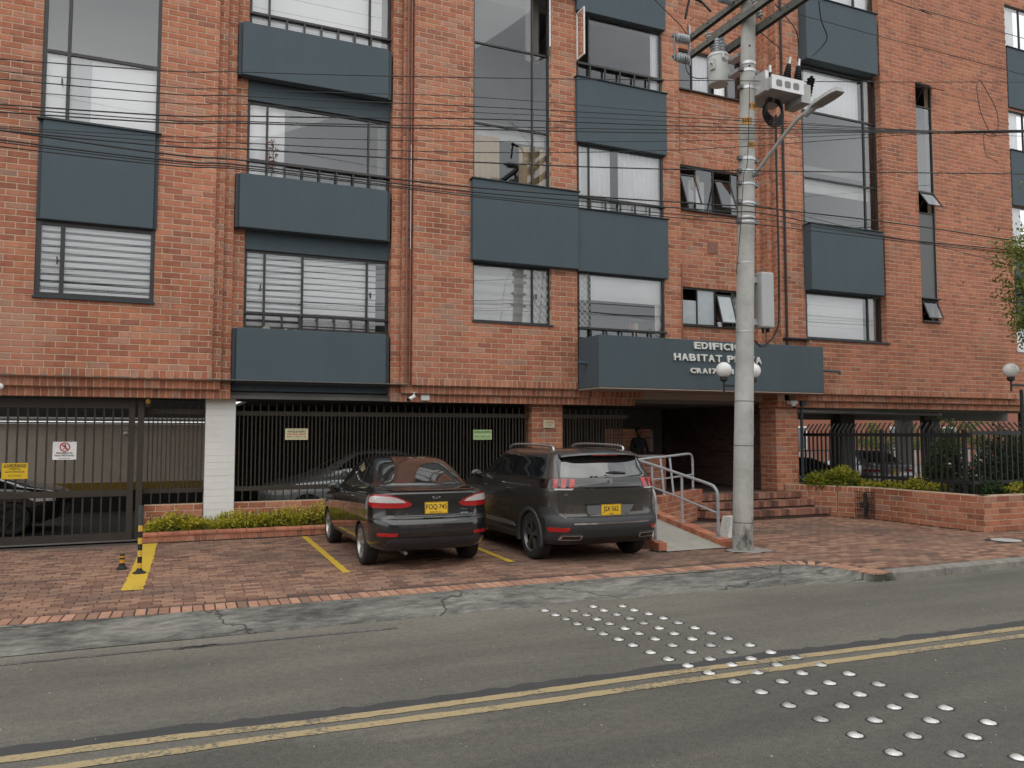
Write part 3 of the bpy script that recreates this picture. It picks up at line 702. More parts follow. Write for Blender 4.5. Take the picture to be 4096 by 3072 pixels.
s_ = lf.build('open_sash', white, w); MB().poly([O + u1 * .02, O + U - u1 * .02, O + U - u1 * .02 + Vector((0, 0, 1.24)), O + u1 * .02 + Vector((0, 0, 1.24))]).build('pane', glass, s_) if False else None
g = MB(); g.poly([O + u1 * .02 + Vector((0, 0, .02)), O + U - u1 * .02 + Vector((0, 0, .02)), O + U - u1 * .02 + Vector((0, 0, 1.23)), O + u1 * .02 + Vector((0, 0, 1.23))]); g.build('sash_pane', glass, w)
strip_sheet('curtain', 7.02, 7.36, 10.04, 11.5, 15.5, M('taupe_cloth', (.34, .31, .28), None, 3, .9), w, .12, .02)
w = window(5.63, 7.385, 4.15, 5.36, 15.12, (6.99,), fw=.04); zebra(5.66, 7.36, 4.19, 5.34, 15.2, w, .205, .62, M('offwhite_band', (.66, .66, .63), None, 3, .9), M('mid_band', (.52, .52, .50), None, 3, .9)); MB().box(5.60, 7.43, 14.97, 15.14, 4.118, 4.148).build('sill', blued, w); handle(7.06, 15.1, 4.75, w)
def lattice(x0, x1, z0, z1, y, parent):
    mb = MB(); cx = (x1 - x0) / 2; p = cx * 2; hh = p * 1.05; n = int((z1 - z0) / hh) + 3
    for i in range(-2, n * 2):
        for sg in (1, -1):
            za = z0 + i * hh / 2; a = (x0, za) if sg > 0 else (x1, za); b_ = (x1, za + hh) if sg > 0 else (x0, za + hh)
            t0, t1 = 0, 1
            if a[1] < z0: t0 = (z0 - a[1]) / hh
            if b_[1] > z1: t1 = (z1 - a[1]) / hh
            if t1 - t0 < .05 or t0 >= 1: continue
            pa = (a[0] + (b_[0] - a[0]) * t0, y + sg * .004, a[1] + hh * t0); pb = (a[0] + (b_[0] - a[0]) * t1, y + sg * .004, a[1] + hh * t1)
            mb.tube([pa, pb], .006, 4)
    mb.build('diamond_grille', M('grille_white', (.60, .60, .58), None, 8, .5), parent)
lattice(7.03, 7.34, 4.2, 5.32, 15.075, w)
# fourth stack
w = window(8.04, 10.235, 9.64, 11.12, 15.05, (8.34,), (9.97,), fw=.035, skip=((0, 1),)); railing(8.03, 10.27, 9.97, 9.64, 15.03, [8.34 + .38 * i for i in range(5)], w)
strip_sheet('curtain', 10.02, 10.2, 9.68, 11.1, 15.14, cloth, w, .09, .015)
lf = MB().box(8.02, 8.05, 14.66, 15.02, 10.02, 10.05).box(8.02, 8.05, 14.66, 15.02, 11.05, 11.08).box(8.02, 8.05, 14.66, 14.69, 10.05, 11.05).box(8.02, 8.05, 14.99, 15.02, 10.05, 11.05); lf.build('open_sash', white, w)
MB().poly([(8.035, 14.68, 10.04), (8.035, 15.0, 10.04), (8.035, 15.0, 11.06), (8.035, 14.68, 11.06)]).build('sash_pane', glass, w)
w = window(8.04, 10.235, 6.72, 8.19, 15.05, (8.33,), (7.0,), fw=.035); railing(8.03, 10.27, 7.0, 6.72, 15.03, [8.33 + .38 * i for i in range(5)], w)
strip_sheet('curtain', 8.08, 8.92, 6.75, 8.17, 15.15, cloth, w, .115, .02); strip_sheet('curtain', 9.13, 10.2, 6.75, 8.17, 15.15, cloth, w, .115, .02)
w = window(8.04, 10.235, 3.9, 5.34, 15.05, (8.33,), (4.13,), fw=.035); railing(8.03, 10.27, 4.13, 3.9, 15.03, [8.33 + .38 * i for i in range(5)], w)
strip_sheet('blind', 8.07, 8.31, 4.76, 5.32, 15.12, cloth, w); strip_sheet('blind', 8.34, 10.19, 4.77, 5.32, 15.12, cloth, w); strip_sheet('curtain', 10.08, 10.2, 3.92, 5.3, 15.16, cloth, w, .07, .01); lattice(8.06, 8.32, 4.16, 5.31, 15.0, w)
MB().box(9.55, 9.98, 15.35, 15.42, 4.42, 4.45).build('wall_shelf', pipeb, w); MB().cyl((9.77, 15.5, 3.9), (9.77, 15.5, 4.38), .07).build('scratching_post', cream, w)
MB().cyl((9.5, 15.3, 4.22), (9.5, 15.3, 4.34), .035).build('lantern', M('terracotta_red', (.35, .07, .05), None, 4, .6), w)
# kitchen windows behind the pole: awning sashes standing open
def sash(x0, x1, zt, h, y, ang, parent, g=glass, fw=.028):
    a = R(ang); V = Vector((0, -math.sin(a), -math.cos(a))); U = Vector((1, 0, 0)); N = Vector((0, -math.cos(a), math.sin(a))) * .02; O = Vector((x0, y, zt)); w_ = x1 - x0
    mb = MB(); mb.obox(O, U * fw, V * h, N); mb.obox(O + U * (w_ - fw), U * fw, V * h, N); mb.obox(O + U * fw, U * (w_ - 2 * fw), V * fw, N); mb.obox(O + U * fw + V * (h - fw), U * (w_ - 2 * fw), V * fw, N)
    o = mb.build('open_sash', frame, parent)
    MB().poly([O + U * .01 + V * .01, O + U * (w_ - .01) + V * .01, O + U * (w_ - .01) + V * (h - .01), O + U * .01 + V * (h - .01)][::-1]).build('sash_pane', g, parent)
    MB().tube([(x0 + .012, y, zt - h * .95), tuple(O + V * h * .55 + U * .012)], .006, 4).build('stay_bar', frame, parent)
frost = M('frosted_glass', (.46, .50, .52), (.38, .42, .45), 5, .25, spec=.6)
kitch = M('kitchen_dark', (.10, .085, .07), (.05, .045, .04), 6, .8)
MB().box(10.8, 12.9, 16.3, 16.4, 4.2, 11.2).build('kitchen_cabinet', kitch, bld)
w = window(10.93, 12.9, 4.41, 5.295, 15.42, (11.42, 11.94, 12.44), (), fw=.035, skip=((0, 0), (1, 0), (2, 0)))
MB().poly([(10.95, 15.42, 4.43), (11.41, 15.42, 4.43), (11.41, 15.42, 5.0), (10.95, 15.42, 5.0)]).build('frosted_pane', frost, w); MB().poly([(11.44, 15.42, 4.43), (11.92, 15.42, 4.43), (11.92, 15.42, 5.27), (11.44, 15.42, 5.27)]).build('frosted_pane', frost, w)
sash(11.97, 12.42, 5.18, .74, 15.40, 17, w, frost); MB().box(10.9, 12.93, 15.28, 15.40, 4.375, 4.40).build('sill', frame, w)
w = window(10.93, 12.9, 7.15, 8.215, 15.42, (11.42, 11.94, 12.46), (), fw=.035, skip=((0, 0), (2, 0)))
sash(10.96, 11.40, 8.0, .82, 15.40, 20, w); sash(11.97, 12.43, 7.98, .80, 15.40, 20, w); MB().box(10.9, 12.93, 15.28, 15.40, 7.115, 7.14).build('sill', frame, w)
MB().box(11.45, 11.9, 15.7, 15.75, 7.2, 8.0).build('shower_panel', M('pale_grey', (.50, .52, .52), None, 3, .5), w); MB().box(11.5, 11.74, 15.66, 15.695, 7.78, 8.14).build('wall_picture', gold, w)
w = window(10.93, 12.9, 10.06, 11.045, 15.42, (11.36, 11.9, 12.4), (), fw=.035, skip=((2, 0),))
strip_sheet('curtain', 11.42, 11.88, 10.1, 11.0, 15.5, cloth, w, .1, .015); strip_sheet('curtain', 12.1, 12.4, 10.1, 11.0, 15.5, cloth, w, .08, .015); MB().box(10.9, 12.93, 15.28, 15.40, 10.02, 10.05).build('sill', frame, w)
MB().box(11.72, 12.0, 15.338, 15.349, 6.16, 6.44).build('vent_cover', pipeb, bld)
# fifth stack on the right
w = window(14.06, 16.535, 4.15, 5.31, 14.71, (16.10,), (), fw=.05); strip_sheet('blind', 14.11, 16.05, 4.19, 5.28, 14.80, cloth, w); zebra(14.18, 16.02, 4.22, 5.26, 14.785, w, .26, .975, dark=M('pale_seam', (.5, .5, .5))); strip_sheet('curtain', 16.15, 16.5, 4.19, 5.28, 14.8, M('pinkish_grey', (.50, .47, .46), None, 3, .9), w, .15, .015)
MB().box(13.30, 14.04, 14.5, 14.655, 4.10, 4.128).box(14.04, 16.6, 14.46, 14.68, 4.10, 4.13).build('sill', blued, w)
w = window(14.06, 16.535, 6.92, 10.96, 14.71, (16.13,), (8.12, 9.80), fw=.05); strip_sheet('curtain', 14.3, 16.08, 9.84, 10.92, 14.82, cloth, w, .1, .012); strip_sheet('curtain', 16.2, 16.45, 9.84, 10.92, 14.82, M('taupe_cloth', (.34, .31, .28)), w, .1, .015)
MB().box(14.12, 16.4, 14.86, 14.90, 7.82, 8.10).build('curtain_box', white, w)
w = window(14.06, 16.535, 12.57, 14.4, 14.71, (15.9,), (), fw=.05); strip_sheet('blind', 14.11, 16.5, 12.6, 14.3, 14.8, cloth, w)
# tall slot window
dkp = M('slot_panel', (.085, .092, .090), (.07, .077, .076), 3, .35)
w = window(17.80, 18.40, 4.77, 11.10, 14.56, (), (5.34, 7.62, 8.19, 10.47), fw=.03, skip=((0, 0), (0, 1), (0, 2), (0, 4)))
MB().box(17.83, 18.37, 14.555, 14.57, 5.36, 7.60).build('dark_panel', dkp, w); MB().box(17.78, 18.43, 14.44, 14.53, 5.345, 5.37).build('drip_edge', frame, w); MB().box(17.78, 18.42, 14.43, 14.53, 4.735, 4.765).build('sill', frame, w)
sash(17.83, 18.38, 11.0, .50, 14.53, 62, w); sash(17.83, 18.38, 8.16, .50, 14.53, 33, w); sash(17.83, 18.38, 5.30, .52, 14.53, 22, w)
# corner windows on the far right, daylight comes through from the side
for z0, z1 in ((12.84, 14.1), (9.86, 11.0), (7.0, 8.25), (4.1, 4.85)):
    w = window(21.57, 24.4, z0, z1, 14.66, (22.25,), (), fw=.03); strip_sheet('curtain', 21.62, 22.15, z0, z1, 14.76, cloth, w, .2, .01)
# ---- vertical pipes on the front
MB().cyl((4.245, 15.065, 2.86), (4.245, 15.065, TOP), .022).build('downpipe', pipeb, bld); MB().cyl((4.325, 15.07, 2.84), (4.325, 15.07, TOP), .022).build('downpipe', pipeb, bld); MB().cyl((4.31, 15.03, 5.5), (4.31, 15.03, 7.6), .008).build('conduit', galv, bld)
for a, c in ((3.9, 7.1), (8.25, 10.0), (11.1, TOP)): MB().cyl((10.80, 15.27, a), (10.80, 15.27, c), .04).build('downpipe', pipeb, bld)
MB().cyl((10.70, 14.97, 3.9), (10.70, 14.97, 5.75), .012).build('conduit', pipeb, bld); MB().cyl((10.84, 15.2, 8.4), (10.84, 15.2, 9.7), .015).build('conduit', cablem, bld)
mb = MB().cyl((12.90, 15.27, 3.9), (12.90, 15.27, TOP), .035); mb.build('downpipe', pipeb, bld)
MB().cyl((13.42, 14.62, 3.9), (13.42, 14.62, TOP), .028).build('conduit', cablem, bld)
MB().cyl((13.97, 14.80, .6), (13.97, 14.80, 2.5), .035).build('downpipe', blued, bld); MB().box(13.86, 14.0, 14.66, 14.73, 2.52, 2.78).build('hopper', blued, bld)
# ---- entrance canopy with raised letters
mb = MB(); mb.box(8.025, 14.02, 14.11, 14.31, 2.81, 3.885); mb.box(8.025, 8.225, 14.31, 14.99, 2.81, 3.885); mb.box(13.82, 14.02, 14.31, 14.49, 2.81, 3.885)
mb.box(8.225, 13.82, 14.31, 15.34, 3.55, 3.7)
can = mb.build('canopy', bluep, bld); mo = can.modifiers.new('b', 'BEVEL'); mo.width = .01; mo.segments = 2
MB().box(8.035, 14.01, 14.12, 15.235, 2.785, 2.808).box(9.6, 13.2, 15.24, 15.45, 2.64, 2.80).box(8.0, 13.2, 15.45, 19.7, 2.625, 2.75).build('canopy_ceiling', soffit, can)
mb = MB().cyl((8.02, 14.62, 3.33), (7.80, 14.60, 3.345), .033).cyl((14.02, 14.28, 3.35), (14.66, 14.26, 3.34), .032).cyl((14.66, 14.26, 3.35), (14.66, 14.25, 3.27), .036); mb.build('water_spout', bluep, can)
def letters(s, x0, x1, zc, h, parent, gap=.0, ch=None):
    """separate raised letters between x0 and x1"""
    n = len(s); wsum = sum(.55 if c in 'I1' else (.6 if c == ' ' else 1.0) for c in s); u = (x1 - x0) / wsum; x = x0
    for c in s:
        cw = u * (.55 if c in 'I1' else (.6 if c == ' ' else 1.0))
        if c != ' ':
            o = text(c, h * 1.42, letterm, (x + cw / 2, 14.088, zc), parent, 'letter', ext=.018, bold=.006)
            xs_ = [v.co.x for v in o.data.vertices]; zs_ = [v.co.z for v in o.data.vertices]; mid, mz = (min(xs_) + max(xs_)) / 2, (min(zs_) + max(zs_)) / 2; k = cw * (.84 if c not in 'I1' else .46) / max(.001, max(xs_) - min(xs_)); kz = h / max(.001, max(zs_) - min(zs_))
            for v in o.data.vertices: v.co.x = x + cw / 2 + (v.co.x - mid) * k; v.co.z = zc + (v.co.z - mz) * kz
        x += cw
letters('EDIFICIO', 10.345, 11.60, 3.762, .150, can)
letters('HABITAT PLAZA', 9.82, 12.19, 3.497, .152, can)
letters('CRA17', 10.24, 10.95, 3.216, .115, can); letters('1', 11.32, 11.41, 3.222, .110, can)
# bits of moss and pebbles on the lowest bay ledge
for x, r, lb in ((1.63, .075, 'largest grey moss clump at the left end of the lowest bay panel ledge'), (1.98, .035, 'medium grey moss clump on the lowest bay panel ledge'), (2.16, .022, 'smallest grey moss clump on the lowest bay panel ledge')):
    mb = MB().sphere((x, 15.25, 3.80), r, 14, 8, .6); mb.v = [(a + .25 * r * mn.noise(Vector((a * 40, b * 40, c * 40))), b, c + .35 * r * mn.noise(Vector((a * 50, b * 50, c * 50)))) for a, b, c in mb.v]
    tag(mb.build('moss_clump', M('grey_moss', (.26, .25, .20), (.16, .16, .12), 40, .95, bmp=.5), None, smooth=True), lb, 'moss', 'moss clumps on the bay ledge')
# ================================================================== GATE, FENCES, SIGNS
def bars(xs, y, z0, z1, w, parent, m, name='bar'):
    me = None
    for x in xs:
        if me is None: o = MB().box(-w / 2, w / 2, -w / 2, w / 2, z0, z1).build(name, m, parent); me = o.data
        else: o = inst(me, name, parent, (0, 0, 0))
        o.location = (x, y, 0)
GY = 15.5
gate = thing('sliding_gate', 'tall dark brown steel bar gate across the garage entrance at the far left', 'gate', (-2.5, GY, 0))
boxes('gate_rail', [(-5.6, -.53, GY - .03, GY + .03, a, c) for a, c in ((2.30, 2.42), (.78, .89), (.02, .15))], steel, gate); MB().box(-.63, -.53, GY - .032, GY + .032, .152, 2.298).build('gate_stile', steel, gate)
bars([-.735 - .1425 * i for i in range(34)], GY, .152, 2.298, .026, gate, steel)
MB().box(-5.6, -.3, GY - .06, GY + .06, .0, .02).build('floor_track', concd, gate)
post = tag(MB().box(-.485, -.385, GY - .05, GY + .05, 0, 2.52).build('gate_post', steel), 'brown steel square post between the garage gate and the hedge', 'post')
f1 = thing('metal_fence', 'narrow brown bar fence between the gate post and the white pillar', 'fence', (.1, 15.65, .6))
boxes('rail', [(-.38, .628, 15.63, 15.67, z, z + .085) for z in (2.22, .80)], steel, f1); bars([-.24 + .148 * i for i in range(6)], 15.645, .62, 2.38, .022, f1, steel); bars([-.312 + .148 * i for i in range(7)], 15.655, .80, 2.30, .020, f1, steel)
f2 = thing('metal_fence', 'long brown bar fence between the white pillar and the brick pillar behind the parked cars', 'fence', (4.1, 15.65, .6))
boxes('rail', [(1.148, 7.15, 15.63, 15.67, z, z + .085) for z in (2.20, .80)], steel, f2); bars([1.30 + .148 * i for i in range(40)], 15.645, .62, 2.42, .022, f2, steel); bars([1.225 + .148 * i for i in range(40)], 15.655, .86, 2.24, .020, f2, steel)
f3 = thing('metal_fence', 'dark bar fence beside the entrance under the canopy, right of the brick pillar', 'fence', (8.6, 15.65, .2))
boxes('rail', [(7.91, 9.62, 15.63, 15.67, z, z + .085) for z in (2.20, 1.05)], steel, f3); bars([8.0 + .148 * i for i in range(11)], 15.645, .3, 2.42, .022, f3, steel); bars([7.94 + .148 * i for i in range(11)], 15.655, .86, 2.24, .020, f3, steel)
# low brick wall and planter in front of the fence
def brickthing(name, label, cat, loc): return thing(name, label, cat, loc)
wl = thing('low_brick_wall', 'low red brick wall under the bar fences behind the yellow hedge', 'wall', (3.4, 15.6, 0)); tb, bk = MB(), MB()
field((0, 15.60, 0), X, mY, -.36, .63, 0, .60, anchor=.6, tgt=tb, bk=bk, single=False, backing=.12); field((0, 15.60, 0), X, mY, 1.145, 7.16, 0, .60, anchor=.6, tgt=tb, bk=bk, single=False, backing=.12)
field((0, 15.60, 0), X, mY, 7.9, 9.7, 0, .60, anchor=.6, tgt=tb, bk=bk, single=False, backing=.12)
tag(tb.build('brickwork', brick_m, wl), kind='stuff'); bk.build('wall', mortar, wl)
pl = thing('planter_edge', 'low rounded brick planter edge holding the yellow hedge behind the cars', 'planter', (3, 15.05, 0))
MB().box(-.345, 7.1, 15.03, 15.14, 0, .125).build('planter_core', mortar, pl)
MB().box(-.30, 7.0, 15.14, 15.59, 0, .12).build('soil', M('soil', (.06, .042, .03), (.035, .026, .02), 12, .95), pl)
capm = MB(); 
for i in range(7): pass
cp = MB(); prof = [(0, 0), (.0, .035), (.02, .058), (.06, .066), (.115, .066), (.115, 0)]
cp.prism([(0, y, z) for y, z in prof][::-1], (.232, 0, 0)); co = cp.build('cap_brick', brick_o, pl, fix=True)
lp = MB(); piece(lp, (0, .012, 0), X, (0, 0, 1), mY, .104, .10, .012, .3); lo = lp.build('lower_brick', brick_o, pl)
for i in range(31):
    o = co if i == 0 else inst(co.data, 'cap_brick', pl, (0, 0, 0)); o.location = (-.345 + .24 * i, 15.005, .108 + random.uniform(-.003, .003))
for i in range(64):
    o = lo if i == 0 else inst(lo.data, 'lower_brick', pl, (0, 0, 0)); o.location = (-.345 + .116 * i, 15.018, .004)
# signs wired to the bars
def plate(name, label, x0, x1, z0, z1, y, m, d=.006):
    t = thing(name, label, 'sign', ((x0 + x1) / 2, y, z0)); o = MB().box(x0, x1, y, y + d, z0, z1).build('sign_board', m, t); return t
ys = GY - .045
s1 = plate('warning_sign', 'yellow PRECAUCIÓN automatic door sign wired to the garage gate', -2.50, -2.125, 1.11, 1.375, ys, M('sign_yellow', (.72, .47, .02), None, 3, .4))
MB().box(-2.475, -2.15, ys - .0025, ys - .0005, 1.305, 1.355).build('black_band', ink, s1)
T_ = lambda s, sz, m, x, z, t, y, b=.0, sx=1.0: text(s, sz, m, (x, y - .002, z), t, 'lettering', ext=.0008, bold=b, sx=sx)
T_('PRECAUCIÓN', .052, M('sign_yellow', (.72, .47, .02)), -2.3125, 1.330, s1, ys - .003, .0015)
T_('PUERTA', .042, ink, -2.3125, 1.275, s1, ys); T_('AUTOMÁTICA', .042, ink, -2.3125, 1.228, s1, ys); T_('Edificio Habitat Plaza', .022, ink, -2.3125, 1.165, s1, ys)
s2 = plate('prohibition_sign', 'white no pedestrians sign with red circle on the garage gate', -1.775, -1.42, 1.42, 1.725, ys, M('sign_white', (.78, .78, .78), None, 3, .4))
cx, cz = -1.595, 1.635; mb = MB(); n = 40
for i in range(n):
    a0, a1 = 2 * PI * i / n, 2 * PI * (i + 1) / n
    mb.poly([(cx + r * math.cos(a), ys - .002, cz + r * math.sin(a)) for r, a in ((.061, a0), (.080, a0), (.080, a1), (.061, a1))][::-1])
d = .0075; q = .062 * math.sqrt(.5); mb.poly([(cx - q - d, ys - .0025, cz + q - d), (cx - q + d, ys - .0025, cz + q + d), (cx + q + d, ys - .0025, cz - q + d), (cx + q - d, ys - .0025, cz - q - d)][::-1])
mb.build('red_ring', M('sign_red', (.50, .03, .03), None, 3, .5), s2, fix=True)
mb = MB(); mb.lathe([(.0001, -.001), (.011, -.001), (.011, 0), (.0001, 0)], 12, (cx + .006, ys - .0012, cz + .042), 'Y')
for pts, r in (([(cx + .004, cz + .03), (cx, cz - .005)], .010), ([(cx, cz - .005), (cx + .022, cz - .045)], .006), ([(cx, cz - .005), (cx - .012, cz - .025), (cx - .03, cz - .045)], .006), ([(cx + .004, cz + .024), (cx + .028, cz - .002)], .004), ([(cx + .004, cz + .024), (cx - .022, cz + .004)], .004)):
    for a, b_ in zip(pts, pts[1:]):
        A, B = Vector((a[0], 0, a[1])), Vector((b_[0], 0, b_[1])); dd = (B - A).normalized(); nn = Vector((-dd.z, 0, dd.x)) * r
        mb.poly([tuple(p + Vector((0, ys - .0018, 0))) for p in (A - nn, B - nn, B + nn, A + nn)])
mb.build('walking_figure', ink, s2, fix=True)
T_('PROHIBIDO EL', .038, ink, -1.5975, 1.532, s2, ys, .0008); T_('PASO PEATONAL', .038, ink, -1.5975, 1.490, s2, ys, .0008); T_('EDIFICIO HABITAT PLAZA', .014, ink, -1.5975, 1.445, s2, ys)
ys2 = 15.60
s3 = plate('parking_sign', 'cream PARQUEADERO USO EXCLUSIVO sign on the long bar fence', 2.05, 2.475, 1.745, 1.96, ys2, M('sign_cream', (.66, .60, .38), None, 3, .4))
s4 = plate('parking_sign', 'pale green PARQUEADERO sign on the long bar fence near the brick pillar', 5.86, 6.275, 1.735, 1.945, ys2, M('sign_green', (.42, .58, .27), None, 3, .4))
dk = M('sign_dark_text', (.03, .04, .05), None, 3, .5); rd = M('sign_red_text', (.50, .06, .03), None, 3, .5); gr = M('sign_green_text', (.03, .08, .04), None, 3, .5)
def border(x0, x1, z0, z1, y, m, t, w=.0025):
    mb = MB()
    for a in ((x0, x1, z0, z0 + w), (x0, x1, z1 - w, z1), (x0, x0 + w, z0 + w, z1 - w), (x1 - w, x1, z0 + w, z1 - w)): mb.poly([(a[0], y, a[2]), (a[1], y, a[2]), (a[1], y, a[3]), (a[0], y, a[3])])
    mb.build('border_line', m, t)
border(2.095, 2.43, 1.77, 1.935, ys2 - .001, dk, s3); border(5.895, 6.24, 1.755, 1.925, ys2 - .001, gr, s4)
T_('PARQUEADERO', .047, dk, 2.2625, 1.900, s3, ys2, .001); T_('USO EXCLUSIVO', .047, rd, 2.2625, 1.848, s3, ys2, .001); T_('EDIFICIO HABITAT PLAZA', .030, dk, 2.2625, 1.802, s3, ys2)
T_('PARQUEADERO', .054, gr, 6.0675, 1.893, s4, ys2, .001); T_('EDIFICIO HABITAT PLAZA', .031, gr, 6.0675, 1.802, s4, ys2); T_('CRA 17', .015, gr, 6.17, 1.77, s4, ys2)
s5 = plate('notice_plate', 'small cream notice plate fixed to the brick pillar behind the dark grey car', 7.42, 7.69, 1.99, 2.155, 15.47, M('sign_cream2', (.60, .54, .36), None, 3, .4))
T_('ATENCIÓN', .034, rd, 7.57, 2.11, s5, 15.47, .001); T_('ZONA VIGILADA', .024, dk, 7.555, 2.07, s5, 15.47); T_('24 HORAS', .024, dk, 7.555, 2.035, s5, 15.47)
# amber beacon on the gate post
bc = thing('warning_beacon', 'small amber beacon lamp fixed to the brown gate post', 'beacon', (-.32, 15.40, 2.33))
MB().lathe([(.0, 0), (.05, 0), (.05, .05), (.042, .055)], 16, (-.33, 15.40, 2.33)).build('beacon_base', rubber, bc); MB().lathe([(.042, 0), (.042, .07), (.034, .092), (0, .098)], 16, (-.33, 15.40, 2.386)).build('beacon_lens', M('amber_lens', (.50, .24, .03), None, 9, .2, coat=1), bc, smooth=True)
MB().box(-.37, -.29, 15.40, 15.452, 2.315, 2.33).build('bracket', steel, bc)
# cameras
def bullet(label, P, yaw, tilt=-.35):
    t = thing('security_camera', label, 'camera', P); P = Vector(P); d = Vector((math.sin(yaw) * math.cos(tilt), -math.cos(yaw) * math.cos(tilt), math.sin(tilt)))
    MB().cyl(P + d * -.09, P + d * .08, .036, n=16).build('camera_body', white, t); MB().cyl(P + d * .08, P + d * .112, .038, .034, n=16).build('lens_hood', rubber, t)
    MB().cyl(P - d * .05, P - d * .05 + Vector((.04, .03, .085)), .014).cyl(P - d * .05 + Vector((.04, .03, .085)), P - d * .05 + Vector((.04, .03, .10)), .045).build('camera_mount', white, t); return t
bullet('white bullet camera with black hood under the middle brick corbel', (4.36, 15.05, 2.56), R(-58), -.42)
bx = tag(MB().box(4.60, 4.78, 15.19, 15.235, 2.52, 2.635).build('junction_box', white), 'flat white junction box beside the white bullet camera', 'box'); mo = bx.modifiers.new('b', 'BEVEL'); mo.width = .01; mo.segments = 2
t = thing('security_camera', 'small white ceiling camera at the top of the right entrance pillar', 'camera', (13.55, 14.62, 2.5)); MB().box(13.46, 13.66, 14.58, 14.73, 2.56, 2.64).build('camera_mount', white, t); MB().cyl((13.56, 14.62, 2.56), (13.56, 14.60, 2.50), .05).build('camera_body', white, t); MB().sphere((13.56, 14.60, 2.495), .042, 12, 8).build('camera_dome', rubber, t, smooth=True)
t = thing('security_camera', 'white globe camera half cut off at the left edge below the corbel', 'camera', (-2.47, 15.1, 2.56)); MB().sphere((-2.50, 15.02, 2.62), .055, 14, 9).build('camera_body', white, t, smooth=True); MB().cyl((-2.50, 15.06, 2.63), (-2.5, 15.115, 2.66), .02).build('camera_mount', white, t)
t = thing('security_camera', 'small white camera on the beige wall inside the garage', 'camera', (-.9, 21.3, 1.9)); MB().sphere((-.92, 21.28, 1.86), .06, 12, 8).build('camera_body', white, t, smooth=True); MB().box(-.98, -.86, 21.3, 21.38, 1.94, 2.06).build('camera_mount', white, t)
# striped posts
t = thing('striped_bollard', 'tall thin yellow and black striped post standing on the thick yellow line', 'bollard', (-.30, 11.83, 0))
MB().lathe([(.0, 0), (.085, 0), (.085, .012), (.05, .03), (.03, .06), (.03, .07)], 16, (-.30, 11.83, .004)).build('base_plate', rubber, t)
ybol = M('bollard_yellow', (.62, .40, .06), None, 9, .45)
for i in range(7): MB().cyl((-.30, 11.83, .06 + .083 * i), (-.30, 11.83, .06 + .083 * (i + 1) - .001), .029, n=16).build('black_stripe' if i % 2 else 'yellow_stripe', rubber if i % 2 else ybol, t)
MB().cyl((-.30, 11.83, .64), (-.30, 11.83, .90), .031, n=16).cyl((-.30, 11.83, .78), (-.30, 11.83, .80), .036, n=16).build('top_sleeve', M('dark_sleeve', (.05, .055, .06), None, 6, .5), t)
t = thing('striped_bollard', 'short stubby black and yellow post on the brick paving left of the thick yellow line', 'bollard', (-.53, 12.3, 0))
MB().lathe([(.0, 0), (.07, 0), (.066, .02), (.04, .045), (.035, .085)], 16, (-.53, 12.3, .004)).build('base_plate', rubber, t)
for i, (a, b_) in enumerate(((.085, .135), (.137, .16), (.162, .185), (.187, .205))): MB().cyl((-.53, 12.3, a), (-.53, 12.3, b_), .033, n=16).build('yellow_stripe' if i % 2 == 0 else 'black_stripe', M('bollard_amber', (.62, .30, .01), None, 5, .4) if i % 2 == 0 else rubber, t)
# ================================================================== ENTRANCE: steps, ramp, rails
nose_m = tonemat('worn_brick', [(0, (.10, .055, .045)), (.3, (.20, .095, .068)), (.7, (.28, .13, .09)), (1, (.34, .18, .13))], 'obj', rough=.85)
st = thing('entrance_steps', 'three brick nosed steps leading up to the dark entrance behind the pole', 'steps', (12, 14, 0))
nb = MB(); nb.box(0, .098, 0, .27, 0, .13); nbo = None
STEPS = [(.19, 10.76, 13.90, 13.85, 10.30, 14.55), (.36, 10.62, 13.74, 14.15, 10.36, 14.6), (.52, 10.75, 13.62, 14.45, 10.55, 14.75)]
for zt, xa, xb, yf, xc, yc in STEPS:
    core = MB().prism([(xa + .03, yf + .045, zt - .005), (xb, yf + .045, zt - .005), (xb, 15.2, zt - .005), (xc + .03, 15.2, zt - .005), (xc + .03, yc + .05, zt - .005)][::-1], (0, 0, -zt))
    so = core.build('step', M('step_core', (.14, .085, .065), (.09, .06, .048), 7, .9), st, fix=True)
    x = xa
    while x < xb - .05:
        if nbo is None: nbo = nb.build('nosing_brick', nose_m, so); o = nbo
        else: o = inst(nbo.data, 'nosing_brick', so, (0, 0, 0))
        o.location = (x, yf + random.uniform(-.006, .004), zt - .13 + random.uniform(-.002, .003)); x += .106
    d = Vector((xc - xa, yc - yf, 0)); n = int(d.length / .106); d.normalize()
    for i in range(n):
        o = inst(nbo.data, 'nosing_brick', so, (0, 0, 0)); p = Vector((xa, yf, 0)) + d * .106 * (i + .95); o.location = (p.x, p.y, zt - .13); o.rotation_euler = (0, 0, math.atan2(-d.y, -d.x))
struct('landing', MB().box(8.62, 13.3, 14.74, 19.6, .0, .512).box(13.2, 14.3, 14.9, 16, 0, .5), M('landing_tile', (.075, .05, .042), (.05, .036, .03), 5, .6))
